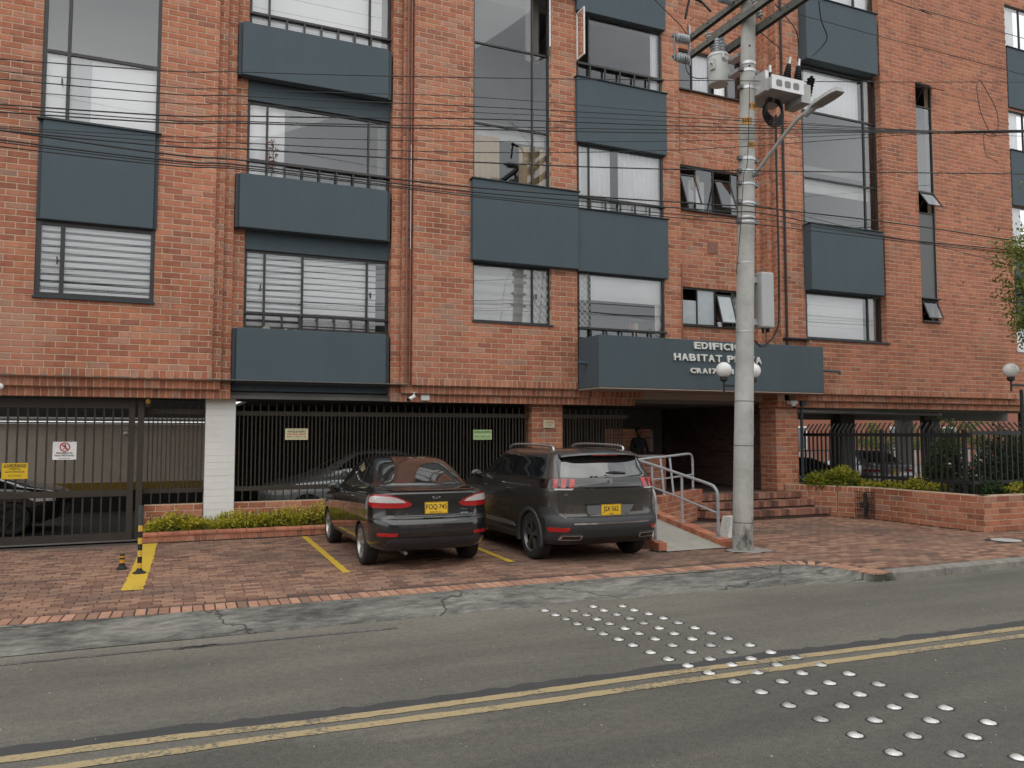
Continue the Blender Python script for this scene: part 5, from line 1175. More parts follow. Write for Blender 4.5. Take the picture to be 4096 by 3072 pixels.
def wheel(parent, x, y, r, w, rim_m, spokes=5, side=1, twin=False):
    t = MB(); hw = w / 2; p = [(r * .66, -hw * .9), (r * .80, -hw), (r * .93, -hw * .96), (r * .985, -hw * .72), (r, -hw * .4), (r, hw * .4), (r * .985, hw * .72), (r * .93, hw * .96), (r * .80, hw), (r * .66, hw * .9)]
    t.lathe(p, 40, (x, y, r), 'X', False); wo = t.build('tyre', rubber, parent, smooth=True, fix=True)
    k = side * hw; rm_ = MB()
    rm_.lathe([(r * .60, k * .6), (r * .665, k * .93), (r * .70, k * .96), (r * .70, k * .80), (r * .62, k * .5)], 40, (x, y, r), 'X', False)
    rm_.lathe([(.0001, k * .80), (r * .10, k * .80), (r * .12, k * .55), (.0001, k * .5)], 20, (x, y, r), 'X')
    for i in range(spokes):
        for da in ((-.13, .13) if twin else (0,)):
            a = 2 * PI * i / spokes + .3; c, s_ = math.cos(a + da * .5), math.sin(a + da * .5); e, f = math.cos(a + da), math.sin(a + da); wd = r * (.055 if twin else .10)
            A = Vector((x + k * .78, y + c * r * .07, r + s_ * r * .07)); B = Vector((x + k * .80, y + e * r * .65, r + f * r * .65)); d = (B - A).normalized(); q = d.cross(Vector((1, 0, 0))) * wd
            dx = Vector((-k * .30, 0, 0)); rm_.prism([A - q * .9, B - q * 1.25, B + q * 1.25, A + q * .9], dx)
    rm_.build('rim', rim_m, wo, fix=True); MB().lathe([(.0001, k * .35), (r * .62, k * .35), (r * .62, k * .30), (.0001, k * .30)], 24, (x, y, r), 'X').build('brake_disc', M('dark_disc', (.03, .03, .03), None, 9, .5, metal=.5), wo, fix=True)
def numplate(parent, body, sub, x, y, z, m=platem, w=.33, h=.16, tilt=.08):
    N = Vector((0, -math.cos(tilt), math.sin(tilt))); V = Vector((0, math.sin(tilt), math.cos(tilt))); U = Vector((1, 0, 0)); O = Vector((x, y, z))
    o = MB().obox(O - U * w / 2 - V * h / 2, U * w, V * h, N * .008).build('licence_plate', m, parent)
    if body: text(body, .098, ink, O + N * .0085 + V * .012, o, 'plate_number', V=V, N=N, ext=.001, sx=.80, bold=.0012)
    if sub: text(sub, .030, ink, O + N * .0085 - V * .058, o, 'plate_city', V=V, N=N, ext=.001)
    b = MB(); e = .004
    for p, q, r_, s_ in ((-w / 2 + e, -h / 2 + e, w - 2 * e, e), (-w / 2 + e, h / 2 - 2 * e, w - 2 * e, e), (-w / 2 + e, -h / 2 + 2 * e, e, h - 4 * e), (w / 2 - 2 * e, -h / 2 + 2 * e, e, h - 4 * e)): b.obox(O + U * p + V * q + N * .008, U * r_, V * s_, N * .001)
    b.build('plate_edge', ink, o); return o
def mirror(parent, x, y, z, m, side):
    mb = MB(); mb.sphere((0, 0, 0), 1, 16, 10); mb.v = [(x + side * .10 + a * .105, y + b * .06, z + .03 + c * .072) for a, b, c in mb.v]
    o = mb.build('wing_mirror', m, parent, smooth=True); MB().sphere((0, 0, 0), 1, 14, 6).xf(lambda a, b_, c: (x + side * .10 + a * .088, y - .052 + b_ * .012, z + .03 + c * .058)).build('mirror_glass', M('mirror_glass', (.10, .11, .115), None, 2, .08, metal=1), o); MB().cyl((x - side * .06, y + .02, z - .03), (x + side * .06, y, z), .025).build('mirror_arm', m, o)

def sedan(label, loc, rz, paint, plate=None, city=None, full=True, lens_w=True, rim=None, tw=.0):
    t = thing('parked_car', label, 'car', loc, None, True, rz); Lc = 4.30
    rows = [(0.19, 0.19, 0.42, 4.05, 0.7, 0.426, 0.35, 0.075, 0.15), (0.215, 0.21, 0.2, 4.18, 0.8, 0.426, 0.4, 0.085, 0.2), (0.33, 0.33, 0.055, 4.25, 0.845, 0.426, 0.5, 0.125, 0.24), (0.46, 0.46, 0, 4.29, 0.86, 0.4544, 0.5, 0.145, 0.26),
            (0.575, 0.56, 0, 4.3, 0.865, 0.4544, 0.5, 0.15, 0.27), (0.635, 0.62, 0.025, 4.29, 0.865, 0.426, 0.5, 0.155, 0.27), (0.67, 0.66, 0.075, 4.28, 0.862, 0.3976, 0.5, 0.155, 0.27), (0.8, 0.7, 0.085, 4.24, 0.86, 0.3976, 0.5, 0.155, 0.28), (0.92, 0.735, 0.07, 4.15, 0.85, 0.3976, 0.5, 0.155, 0.3),
            (0.985, 0.75, 0.055, 4.05, 0.825, 0.3976, 0.5, 0.155, 0.3), (1.015, 0.765, 0.085, 3.95, 0.79, 0.3834, 0.5, 0.155, 0.3), (1.025, 0.8, 0.2, 3.75, 0.755, 0.355, 0.45, 0.155, 0.3), (1.045, 0.93, 0.47, 3.35, 0.725, 0.3408, 0.4, 0.175, 0.35), (1.1, 1.02, 0.56, 3.18, 0.705, 0.3124, 0.38, 0.175, 0.35),
            (1.26, 1.2, 0.82, 2.86, 0.64, 0.3692, 0.36, 0.185, 0.3), (1.375, 1.35, 1.04, 2.55, 0.575, 0.3565, 0.34, 0.185, 0.25), (1.43, 1.42, 1.22, 2.35, 0.515, 0.3193, 0.3, 0.175, 0.2), (1.462, 1.462, 1.46, 2.1, 0.4, 0.22, 0.25, 0.07, 0.1), (1.475, 1.475, 1.65, 1.95, 0.2, 0.1, 0.12, 0.02, 0.04)]
    lift = lambda z: z + (.055 if z < 1.1 else .055)
    rows = [(lift(r_[0]), lift(r_[1]), *r_[2:]) for r_ in rows]
    sh = Shell(rows, Lc); WR = .305; yw = (.93, 3.42); sh_p = sh.patch
    sh.patch = lambda name, rw, *a, **k: sh_p(name, [(lift(q_[0]), q_[1], q_[2]) for q_ in rw], *a, **k)
    sh.body('body', paint, t, yw, WR, .84)
    for y in yw:
        for sd in (1, -1): wheel(t, sd * .755, y, WR, .20, rim or alloy, 5, sd, True)
    sh.patch('rear_window', [(1.075, -.60, .60), (1.18, -.585, .585), (1.30, -.55, .55), (1.385, -.49, .49), (1.40, -.44, .44)], cglass2, t, .003, nc=16)
    sh.patch('side_window', [(1.03, 1.52, 2.92), (1.10, 1.30, 2.78), (1.22, 1.20, 2.55), (1.34, 1.36, 2.32), (1.375, 1.55, 2.2)], cglass, t, .003, 'y', both=True, nc=14)
    sh.patch('window_pillar', [(1.03, 1.96, 2.03), (1.37, 1.90, 1.96)], blk, t, .006, 'y', both=True, nc=2); sh.patch('window_pillar', [(1.06, 1.42, 1.45), (1.36, 1.50, 1.53)], blk, t, .006, 'y', both=True, nc=2)
    sh.patch('windscreen', [(1.06, 3.02, 3.3), (1.36, 2.5, 2.65)], cglass, t, .003, 'y', both=True, nc=6)
    # boot lid gap, lamps, bumper trim
    sh.patch('boot_gap', [(.675, -.56, .56), (.683, -.57, .57)], blk, t, .002, nc=18, nr=1); sh.patch('boot_gap', [(.68, .555, .567), (.80, .60, .61), (.99, .625, .635), (1.02, .64, .65)], blk, t, .0025, both=True, nc=1)
    tl = sh.patch('tail_lamp', [(.795, .46, .90), (.820, .36, .97), (.85, .335, 1.01), (.895, .41, 1.03), (.935, .51, 1.01), (.965, .60, .95), (.975, .67, .88)], red, t, .010, both=True, nc=14)
    for sd, o in zip((1, -1), tl): sh.patch('clear_lens', [(.868, .42, .99), (.90, .46, 1.00), (.935, .55, .98), (.955, .63, .92)], clearl, o, .0135, side=sd, nc=12)
    sh.patch('boot_spoiler', [(1.012, -.60, .60), (1.024, -.61, .61), (1.03, -.60, .60)], paint, t, .022, nc=18)
    sh.patch('plate_recess', [(.70, -.36, .36), (.73, -.41, .41), (.86, -.43, .43), (.885, -.40, .40)], blk if full else paint, t, .0012, nc=14)
    sh.patch('bumper_strip', [(.235, -.62, .62), (.30, -.70, .70), (.36, -.70, .70), (.385, -.64, .64)], grit, t, .004, nc=16)
    sh.patch('bumper_crease', [(.405, -.80, .80), (.415, -.80, .80)], blk, t, .002, nc=16, nr=1)
    sh.patch('reflector', [(.42, .56, .84), (.44, .54, .86), (.465, .55, .85)], red, t, .006, both=True, nc=6)
    sh.patch('sill_trim', [(.225, 1.3, 3.05), (.27, 1.3, 3.05)], blk, t, .004, 'y', both=True, nc=10)
    for y0, y1 in ((1.40, 1.52), (2.32, 2.44)):
        sh.patch('door_handle', [(.87, y0, y1 + .03), (.885, y0, y1 + .04), (.90, y0 + .01, y1 + .03)], paint, t, .026, 'y', both=True, nc=4)
    for y in (2.0, 3.0, 1.12): sh.patch('door_gap', [(.30, y, y + .008), (.6, y, y + .008), (.98, y - .02, y - .012)], blk, t, .002, 'y', both=True, nc=1)
    sh.patch('headlamp', [(.60, .60, .95), (.66, .55, 1.15), (.70, .58, 1.2)], clearl, t, .008, 's') if False else None
    hl = [sh.patch('headlamp', [(.56, 3.78, 4.10), (.63, 3.66, 4.10), (.69, 3.60, 3.98)], clearl, t, .008, 'y', sd, nc=8) for sd in (1, -1)]
    for sd in (1, -1): mirror(t, sd * .80, 2.66, .98, paint, sd)
    p, n_ = sh.at(.0, .86)
    if plate is not None: numplate(t, plate, city, 0, p.y - .012, .845)
    if full:
        e = MB(); e.lathe([(.0001, .006), (.052, .006), (.060, .0), (.060, -.02)], 28, (0, 0, 0), 'Y'); e.v = [(a * 1.0, p.y - b - .014, .99 + c * .44) for a, b, c in e.v]; eo = e.build('badge', chrome, t, smooth=True, fix=True)
        e = MB(); e.lathe([(.0001, .008), (.047, .008), (.0475, .0)], 28, (0, 0, 0), 'Y'); e.v = [(a * 1.0, p.y - b - .015, .99 + c * .38) for a, b, c in e.v]; e.build('badge_field', M('badge_navy', (.02, .025, .04), None, 3, .3), eo, fix=True)
        text('Ford', .026, chrome, (0, p.y - .0245, .990), eo, 'badge_script', ext=.0008, sx=1.35)
        p2, n2 = sh.at(.38, .775); text('SE', .034, chrome, (-.40, p2.y - .012, .765), t, 'trim_lettering', ext=.001); p3, _ = sh.at(.42, .775)
        text('Fiesta', .040, chrome, (.42, p3.y - .012, .815), t, 'model_lettering', ext=.001); text('autonal', .036, M('sticker_cyan', (.45, .62, .66), None, 3, .4), (.42, p3.y - .012, .765), t, 'dealer_sticker', ext=.001)
        MB().cyl((.12, 1.62, 1.49), (.12, 1.62, 1.53), .028, .016, 12).cyl((.12, 1.62, 1.52), (.12, 1.48, 1.65), .004, n=6).build('aerial', blk, t)
        MB().box(.02, .30, .66, .86, 1.095, 1.10).build('shelf_cloth', M('turquoise_cloth', (.30, .45, .45), (.42, .5, .5), 8, .8), t)
        MB().cyl((-.42, .10, .245), (-.42, .40, .245), .024, n=12).build('exhaust_pipe', M('exhaust', (.25, .24, .22), None, 9, .4, metal=.8), t)
    MB().box(-.66, .66, .75, 3.9, .185, .23).build('underbody', blk, t)
    return t
sedan('black saloon with yellow plate parked nose in beside the yellow hedge', (3.42, 10.47, 0), R(0), carpaint('paint_black', (.008, .008, .009), 0, .2), 'FOQ·745', 'BOGOTA D.C.')
silver = carpaint('paint_silver', (.42, .44, .46), .5, .3)
sedan('silver car inside the garage seen through the bars left of the black saloon', (6.1, 17.7, 0), R(90), silver, None, None, False)
sedan('dark car inside the garage behind the sliding gate at the far left', (-6.0, 17.9, 0), R(-90), carpaint('paint_dark', (.012, .013, .015), .2, .25), None, None, False, rim=rubber)
sedan('pale grey car with red tail lamps behind the garden fence', (20.75, 18.0, -.17), R(-16), carpaint('paint_pale_grey', (.36, .37, .39), .4, .3), 'UXY·551', None, False)
sedan('dark car parked in the undercroft left of the pale grey car', (15.9, 19.5, -.36), R(-100), carpaint('paint_dark2', (.03, .031, .03), .2, .35), None, None, False)

def suv(label, loc, rz):
    t = thing('parked_car', label, 'car', loc, None, True, rz); Lc = 4.62
    paint = carpaint('paint_graphite', (.052, .048, .044), .5, .30); gl = M('gloss_black', (.006, .006, .006), None, 3, .06, coat=1)
    rows = [(0.23, 0.21, 0.5, 4.35, 0.76, 0.42, 0.35, 0.07, 0.15), (0.27, 0.25, 0.24, 4.48, 0.88, 0.42, 0.45, 0.09, 0.2), (0.36, 0.35, 0.09, 4.56, 0.915, 0.42, 0.5, 0.13, 0.24), (0.5, 0.5, 0.005, 4.61, 0.92, 0.42, 0.5, 0.15, 0.26),
            (0.6, 0.6, 0, 4.62, 0.922, 0.392, 0.5, 0.15, 0.26), (0.655, 0.66, 0.03, 4.62, 0.922, 0.378, 0.5, 0.15, 0.26), (0.7, 0.7, 0.075, 4.62, 0.92, 0.378, 0.5, 0.15, 0.27), (0.85, 0.82, 0.085, 4.6, 0.92, 0.378, 0.5, 0.15, 0.27), (0.97, 0.88, 0.08, 4.54, 0.915, 0.364, 0.5, 0.15, 0.28),
            (1.07, 0.93, 0.07, 4.46, 0.905, 0.364, 0.5, 0.15, 0.28), (1.15, 0.97, 0.085, 4.35, 0.89, 0.35, 0.5, 0.15, 0.28), (1.215, 1, 0.115, 4.15, 0.875, 0.336, 0.5, 0.15, 0.3), (1.24, 1.06, 0.14, 3.75, 0.86, 0.322, 0.45, 0.15, 0.32), (1.27, 1.12, 0.165, 3.48, 0.845, 0.308, 0.42, 0.15, 0.34),
            (1.4, 1.3, 0.26, 3.12, 0.785, 0.28, 0.38, 0.15, 0.3), (1.53, 1.47, 0.345, 2.8, 0.735, 0.252, 0.34, 0.14, 0.26), (1.595, 1.57, 0.43, 2.6, 0.69, 0.252, 0.3, 0.13, 0.2), (1.635, 1.64, 0.66, 2.35, 0.58, 0.252, 0.3, 0.11, 0.15), (1.648, 1.66, 1, 2.1, 0.3, 0.1, 0.2, 0.03, 0.05)]
    sh = Shell(rows, Lc); WR = .355; yw = (.90, 3.74)
    sh.body('body', paint, t, yw, WR, .89)
    for y in yw:
        for sd in (1, -1): wheel(t, sd * .80, y, WR, .225, alloyd, 5, sd, True)
    # wheel arch mouldings
    for y in yw:
        for sd in (1, -1):
            mb = MB(); n = 22
            for i in range(n + 1):
                a = R(-12) + (PI + R(24)) * i / n; c, s_ = math.cos(a), math.sin(a)
                for r_, dx in ((WR + .028, .012), (WR + .085, .012), (WR + .09, -.03), (WR + .028, -.06)): 
                    zz = max(.24, WR * .93 + s_ * r_); mb.v.append((sd * (.925 + dx), y + c * r_, zz))
            for i in range(n):
                for k in range(4): j = (k + 1) % 4; mb.face((i * 4 + k, i * 4 + j, i * 4 + 4 + j, i * 4 + 4 + k))
            mb.build('arch_moulding', grit, t, smooth=True, fix=True)
    sh.patch('lower_bumper', [(.285, -.98, .98), (.36, -1.02, 1.02), (.50, -1.05, 1.05), (.62, -1.06, 1.06), (.655, -1.06, 1.06)], grit, t, .006, nc=26)
    sh.patch('bumper_shoulder', [(.655, .70, 1.12), (.72, .80, 1.16), (.79, .86, 1.20), (.81, .90, 1.16)], grit, t, .006, both=True, nc=8)
    sh.patch('bumper_lip', [(.665, -.69, .69), (.685, -.69, .69)], blk, t, .004, nc=16, nr=1)
    sh.patch('chrome_strip', [(.575, -.60, .60), (.585, -.615, .615), (.595, -.61, .61)], chrome, t, .016, nc=18)
    sh.patch('diffuser', [(.285, -.52, .52), (.33, -.56, .56), (.385, -.40, .40)], blk, t, .010, nc=14)
    ex = sh.patch('exhaust_tip', [(.365, .48, .80), (.39, .46, .80), (.43, .47, .77)], chrome, t, .022, both=True, nc=6)
    for sd, o in zip((1, -1), ex): sh.patch('exhaust_mouth', [(.375, .50, .765), (.42, .495, .75)], blk, o, .024, side=sd, nc=6)
    sh.patch('reflector', [(.475, .70, .98), (.50, .67, 1.01), (.535, .66, 1.03)], red, t, .011, both=True, nc=6)
    sh.patch('gloss_band', [(1.075, -.98, .98), (1.10, -1.10, 1.10), (1.17, -1.14, 1.14), (1.215, -1.10, 1.10)], gl, t, .004, nc=28)
    for a0 in (.56, .68, .80):
        sh.patch('tail_lamp', [(1.085, a0 + .02, a0 + .085), (1.15, a0, a0 + .07), (1.212, a0 - .015, a0 + .06)], red, t, .010, both=True, nc=4)
    sh.patch('lamp_housing', [(1.08, .885, 1.16), (1.15, .875, 1.20), (1.20, .86, 1.14)], gl, t, .008, both=True, nc=6)
    sh.patch('reversing_lamp', [(1.06, .60, .86), (1.078, .58, .86)], clearl, t, .008, both=True, nc=6, nr=1)
    sh.patch('rear_window', [(1.225, -.74, .74), (1.30, -.73, .73), (1.42, -.68, .68), (1.50, -.63, .63)], cglass, t, .004, nc=18)
    sh.patch('window_surround', [(1.213, -.80, .80), (1.224, -.80, .80)], gl, t, .004, nc=18); sh.patch('window_surround', [(1.225, .745, .83), (1.50, .635, .74)], gl, t, .005, both=True, nc=3)
    sp = MB(); prof = [(.215, 1.555), (.235, 1.582), (.50, 1.628), (.64, 1.640), (.64, 1.61), (.42, 1.565), (.26, 1.545)]
    K_ = 12
    for i in range(K_ + 1):
        x = -.66 + 1.32 * i / K_; e = (abs(x) / .66) ** 3
        for y, z in prof: sp.v.append((x * (1 - .06 * (z - 1.55) / .1), y + .10 * e + .05 * (x / .66) ** 2, z - .035 * e))
    k = len(prof)
    for i in range(K_):
        for j in range(k): q = (j + 1) % k; sp.face((i * k + j, i * k + q, (i + 1) * k + q, (i + 1) * k + j))
    sp.face(range(k)); sp.face([K_ * k + j for j in range(k)][::-1]); so = sp.build('roof_spoiler', paint, t, smooth=True, fix=True); so.data.set_sharp_from_angle(angle=R(40))
    MB().box(-.20, .20, .232, .26, 1.540, 1.552).build('high_brake_lamp', red, so)
    MB().tube([(.03, .190, 1.29), (.10, .170, 1.30), (.30, .185, 1.28)], .018, 8).build('wiper', blk, t); MB().box(-.02, .07, .165, .23, 1.27, 1.302).build('wiper_base', blk, t)
    sh.patch('side_window', [(1.22, .52, 1.62), (1.34, .56, 1.62), (1.51, .64, 1.62)], cglass, t, .004, 'y', both=True, nc=8)
    sh.patch('side_window', [(1.21, 1.70, 2.42), (1.34, 1.70, 2.36), (1.52, 1.70, 2.26)], cglass, t, .004, 'y', both=True, nc=8)
    sh.patch('side_window', [(1.20, 2.50, 3.30), (1.34, 2.44, 2.98), (1.51, 2.34, 2.66)], cglass, t, .004, 'y', both=True, nc=8)
    sh.patch('window_pillar', [(1.22, 1.62, 1.70), (1.51, 1.62, 1.70)], gl, t, .005, 'y', both=True, nc=2); sh.patch('window_pillar', [(1.22, 2.42, 2.50), (1.51, 2.26, 2.34)], gl, t, .005, 'y', both=True, nc=2)
    sh.patch('waist_chrome', [(1.195, .50, 3.30), (1.207, .50, 3.30)], chrome, t, .007, 'y', both=True, nc=20, nr=1)
    sh.patch('windscreen', [(1.15, 3.36, 3.6), (1.46, 2.75, 2.9)], cglass, t, .003, 'y', both=True, nc=6)
    for y0 in (1.72, 2.72): sh.patch('door_handle', [(.985, y0, y0 + .17), (1.0, y0 - .01, y0 + .18), (1.018, y0, y0 + .16)], paint, t, .026, 'y', both=True, nc=4)
    for y in (1.56, 2.50, 3.40): sh.patch('door_gap', [(.36, y, y + .008), (1.15, y, y + .008)], blk, t, .002, 'y', both=True, nc=1)
    sh.patch('side_blade', [(.44, 1.4, 3.1), (.49, 1.5, 3.1), (.505, 1.75, 3.1)], alloy, t, .008, 'y', both=True, nc=10); sh.patch('sill_trim', [(.27, 1.35, 3.28), (.36, 1.35, 3.28)], grit, t, .006, 'y', both=True, nc=8)
    sh.patch('tailgate_gap', [(.69, .70, .71), (.80, .775, .785), (1.02, .80, .81)], blk, t, .0025, both=True, nc=1)
    for sd in (1, -1):
        MB().tube(smooth_path([(sd * .60, .72, 1.61), (sd * .60, .80, 1.668), (sd * .605, 1.3, 1.688), (sd * .60, 2.0, 1.692), (sd * .585, 2.35, 1.67), (sd * .58, 2.45, 1.62)], 5), .018, 8).build('roof_rail', galv, t, smooth=True)
        mirror(t, sd * .88, 3.02, 1.15, paint, sd)
    # plate area
    p, _ = sh.at(0, .80); rc = MB(); rc.prism([(-.36, p.y - .004, .705), (.30, p.y - .004, .705), (.385, p.y - .004, .83), (.385, p.y - .004, .845), (-.385, p.y - .004, .845), (-.375, p.y - .004, .73)], (0, .03, 0)); rc.build('plate_recess', M('plate_holder_grey', (.13, .135, .14), None, 5, .5), t, fix=True)
    MB().box(-.40, .40, p.y - .014, p.y + .02, .846, .864).build('plate_lip', blk, t)
    numplate(t, 'JSX·562', 'CHIA', .0, p.y - .008, .768, tilt=.0)
    # raised lion emblem and lettering on the gloss band
    q_, _ = sh.at(0, 1.15); lion = [(-.028, -.045), (-.012, -.05), (-.012, -.03), (.0, -.018), (.010, -.05), (.026, -.05), (.020, -.015), (.024, .005), (.034, -.002), (.040, .006), (.026, .018), (.020, .030), (.024, .045), (.008, .052), (-.006, .046), (-.026, .05), (-.022, .036), (-.036, .030), (-.018, .024), (-.034, .006), (-.018, .008), (-.012, -.005), (-.030, -.022)]
    MB().prism([(a * 1.05, q_.y - .014, 1.165 + b_ * .85) for a, b_ in lion], (0, .012, 0)).build('badge', chrome, t, fix=True)
    text('PEUGEOT', .030, chrome, (0, q_.y - .010, 1.098), t, 'badge_lettering', ext=.0015, sx=1.5, bold=.0006)
    p4, _ = sh.at(.70, 1.0); text('5008', .040, chrome, (-.67, p4.y - .012, .995), t, 'model_lettering', ext=.001, sx=1.2); p5, _ = sh.at(.70, 1.0); text('THP', .030, chrome, (.70, p5.y - .012, 1.02), t, 'trim_lettering', ext=.001, sx=1.2)
    MB().box(-.66, .66, .8, 4.2, .22, .28).build('underbody', blk, t); return t
suv('dark grey sport utility car with yellow plate parked beside the concrete ramp', (5.90, 9.98, 0), R(-.5))
# ================================================================== UTILITY POLE AND ITS EQUIPMENT
def polemat():
    m, t, b, L = nodemat('pole_concrete'); P = pos(t)
    col = ramp(t, L, noise(t, L, 2.2, 7, .65, vec=P), [(.3, (.27, .265, .245)), (.5, (.37, .365, .345)), (.72, (.46, .455, .43))])
    mp = t.nodes.new('ShaderNodeMapping'); mp.inputs['Scale'].default_value = (9, 9, 1.2); L(P, mp.inputs[0])
    col = mixc(t, L, ramp(t, L, noise(t, L, 1.4, 6, .7, vec=mp.outputs[0]), [(.60, (0, 0, 0)), (.74, (.65, .65, .65))]), col, (.15, .145, .13))
    mp2 = t.nodes.new('ShaderNodeMapping'); mp2.inputs['Scale'].default_value = (1, 1, .5); L(P, mp2.inputs[0])
    sep = t.nodes.new('ShaderNodeSeparateXYZ'); L(P, sep.inputs[0]); low = t.nodes.new('ShaderNodeMapRange'); low.inputs[1].default_value = .1; low.inputs[2].default_value = .75; low.inputs[3].default_value = .14; low.inputs[4].default_value = -.12; L(sep.outputs[2], low.inputs[0])
    g = mathn(t, L, 'ADD', noise(t, L, 6, 8, .72, vec=mp2.outputs[0]), low.outputs[0])
    col = mixc(t, L, ramp(t, L, g, [(.56, (0, 0, 0)), (.70, (.9, .9, .9))]), col, (.055, .052, .045)); L(col, b.inputs['Base Color']); b.inputs['Roughness'].default_value = .9
    bump(t, L, noise(t, L, 35, 8, .7, vec=P), b, .3, .01); return m
polem = polemat()
A0, A1 = Vector((8.545, 10.42, 0)), Vector((8.885, 10.42, 9.35))
axis = lambda z: A0.lerp(A1, z / 9.35); rad = lambda z: .164 - .0052 * z
up = thing('utility_pole', 'tall round concrete utility pole carrying crossarms and cables beside the ramp', 'utility pole', tuple(A0))
pm2 = MB(); zs = [0, .42, .425, 1, 1.62, 2.4, 3.4, 4.5, 5.6, 6.6, 7.6, 8.6, 9.35]
b0_ = 0; n = 32
for z in zs:
    c, r = axis(z), rad(z)
    for i in range(n): a = 2 * PI * i / n; pm2.v.append((c.x + r * math.cos(a), c.y + r * math.sin(a), z))
for k in range(len(zs) - 1):
    for i in range(n): j = (i + 1) % n; pm2.face((k * n + i, k * n + j, (k + 1) * n + j, (k + 1) * n + i))
pm2.face([(len(zs) - 1) * n + i for i in range(n)]); pm2.build('pole_shaft', polem, up, smooth=True, sharp=40)
def ringband(z, h, name, m, dr=.006):
    c, c2 = axis(z), axis(z + h); MB().cyl(c, c2, rad(z) + dr, rad(z + h) + dr, 32, True).build(name, m, up)
for z in (.43, 1.66, 2.38): ringband(z, .012, 'joint_line', M('dark_joint', (.09, .088, .08), None, 9, .9), .0015)
for z in (4.66, 3.52): ringband(z, .014, 'steel_strap', galv)
for z in (5.34, 5.42, 5.66, 5.98, 6.18, 6.40, 7.62, 7.92, 8.05): ringband(z, .03 if z < 6 else .05, 'pole_clamp', galv, .010)
for z in (5.36, 5.68, 6.0, 6.2, 6.42, 7.64, 7.95): c = axis(z); boxes('clamp_bolt', [(c.x + rad(z), c.x + rad(z) + .09, c.y - .05, c.y + .03, z - .02, z + .05), (c.x - rad(z) - .06, c.x - rad(z), c.y - .05, c.y + .03, z - .01, z + .05)], M('dark_galv', (.20, .20, .20), None, 9, .5, metal=.6), up)
for z in (8.0, 8.35): c = axis(z); MB().cyl((c.x - .06, c.y - rad(z) - .004, z), (c.x - .06, c.y - rad(z) + .02, z), .012).build('bolt_hole', rubber, up)
# orange number plates, curved round the shaft
def numberband(z, h, a0, a1, s_, sz, ms):
    mb = MB(); k = 12; c = axis(z); r = rad(z) + .004
    for i in range(k + 1):
        a = R(a0 + (a1 - a0) * i / k); mb.v += [(c.x + r * math.cos(a), c.y + r * math.sin(a), z), (axis(z + h).x + r * math.cos(a), c.y + r * math.sin(a), z + h)]
    for i in range(k): mb.face((2 * i, 2 * i + 2, 2 * i + 3, 2 * i + 1))
    o = mb.build('number_plate', M('plate_orange', (.52, .27, .03), (.42, .20, .02), 14, .6), up)
    cu = bpy.data.curves.new('t', 'FONT'); cu.body = s_; cu.size = sz; cu.align_x = 'CENTER'; cu.align_y = 'CENTER'; cu.resolution_u = 2; cu.offset = .002
    to = bpy.data.objects.new('t', cu); me = bpy.data.meshes.new_from_object(to); bpy.data.objects.remove(to); bpy.data.curves.remove(cu)
    bm = bmesh.new(); bm.from_mesh(me); bmesh.ops.subdivide_edges(bm, edges=[e for e in bm.edges if e.calc_length() > .03], cuts=2); bm.to_mesh(me); bm.free()
    am = R((a0 + a1) / 2); r2 = r + .002
    for v in me.vertices: a = am + v.co.x * .9 / r2; v.co = Vector((axis(z + h / 2).x + r2 * math.cos(a), c.y + r2 * math.sin(a), z + h / 2 + v.co.y))
    me.materials.clear(); me.materials.append(ink); me.name = 'pole_number'; setp(bpy.data.objects.new('pole_number', me), o)
numberband(7.26, .11, -118, -32, 'S 2930', .075, 1); numberband(7.0, .12, -172, -92, '3391', .095, 1); numberband(6.60, .10, -118, -42, 'RG 13', .075, 1)
# paper scrap and rusty spot
mb = MB(); z = 1.95; c = axis(z)
for i in range(7):
    a = R(-52 + 6.5 * i); r = rad(z) + .003; mb.v += [(c.x + r * math.cos(a), c.y + r * math.sin(a), z - .13 + random.uniform(-.03, .03)), (c.x + r * math.cos(a), c.y + r * math.sin(a), z + .10 + random.uniform(-.08, .08))]
for i in range(6): mb.face((2 * i, 2 * i + 2, 2 * i + 3, 2 * i + 1))
mb.build('paper_scrap', M('torn_paper', (.66, .66, .64), (.52, .52, .50), 30, .9), up)
armm = M('crossarm_steel', (.20, .20, .18), (.13, .13, .118), 9, .6, metal=.2)
def arm(x, y0, y1, z, w=.09, h=.10):
    mb = MB(); mb.box(x - w / 2, x + w / 2, y0, y1, z + h / 2 - .012, z + h / 2); mb.box(x - w / 2, x - w / 2 + .012, y0, y1, z - h / 2, z + h / 2 - .012); mb.box(x + w / 2 - .012, x + w / 2, y0, y1, z - h / 2, z + h / 2 - .012)
    mb.build('crossarm', armm, up)
    for k in range(8): y = y0 + (y1 - y0) * (k + .5) / 8; MB().cyl((x - w / 2 - .003, y, z), (x - w / 2 + .002, y, z), .014, n=8).build('bolt_hole', rubber, up)
arm(8.70, 8.6, 11.85, 9.16); arm(8.69, 8.6, 11.85, 8.83); arm(9.04, 8.7, 11.7, 8.72, .09, .13); arm(9.045, 8.7, 11.6, 9.16)
for y in (8.75, 11.75): MB().box(8.61, 8.63, y - .03, y + .03, 8.6, 9.35).build('arm_strap', galv, up)
def pin(P, d, n_, r, ln, name, m, cap=True):
    """ribbed insulator from P along d"""
    P, d = Vector(P), Vector(d).normalized(); mb = MB(); s = ln / n_
    for k in range(n_): mb.cyl(P + d * s * k, P + d * s * (k + .55), r, r * .82, 14).cyl(P + d * s * (k + .55), P + d * s * (k + 1), r * .55, r * .55, 10)
    o = mb.build(name, m, up)
    if cap: MB().cyl(P - d * .05, P, r * .35, n=8).cyl(P + d * ln, P + d * (ln + .07), r * .3, n=8).build('insulator_pin', M('dark_galv', (.20, .20, .20)), o)
    return o
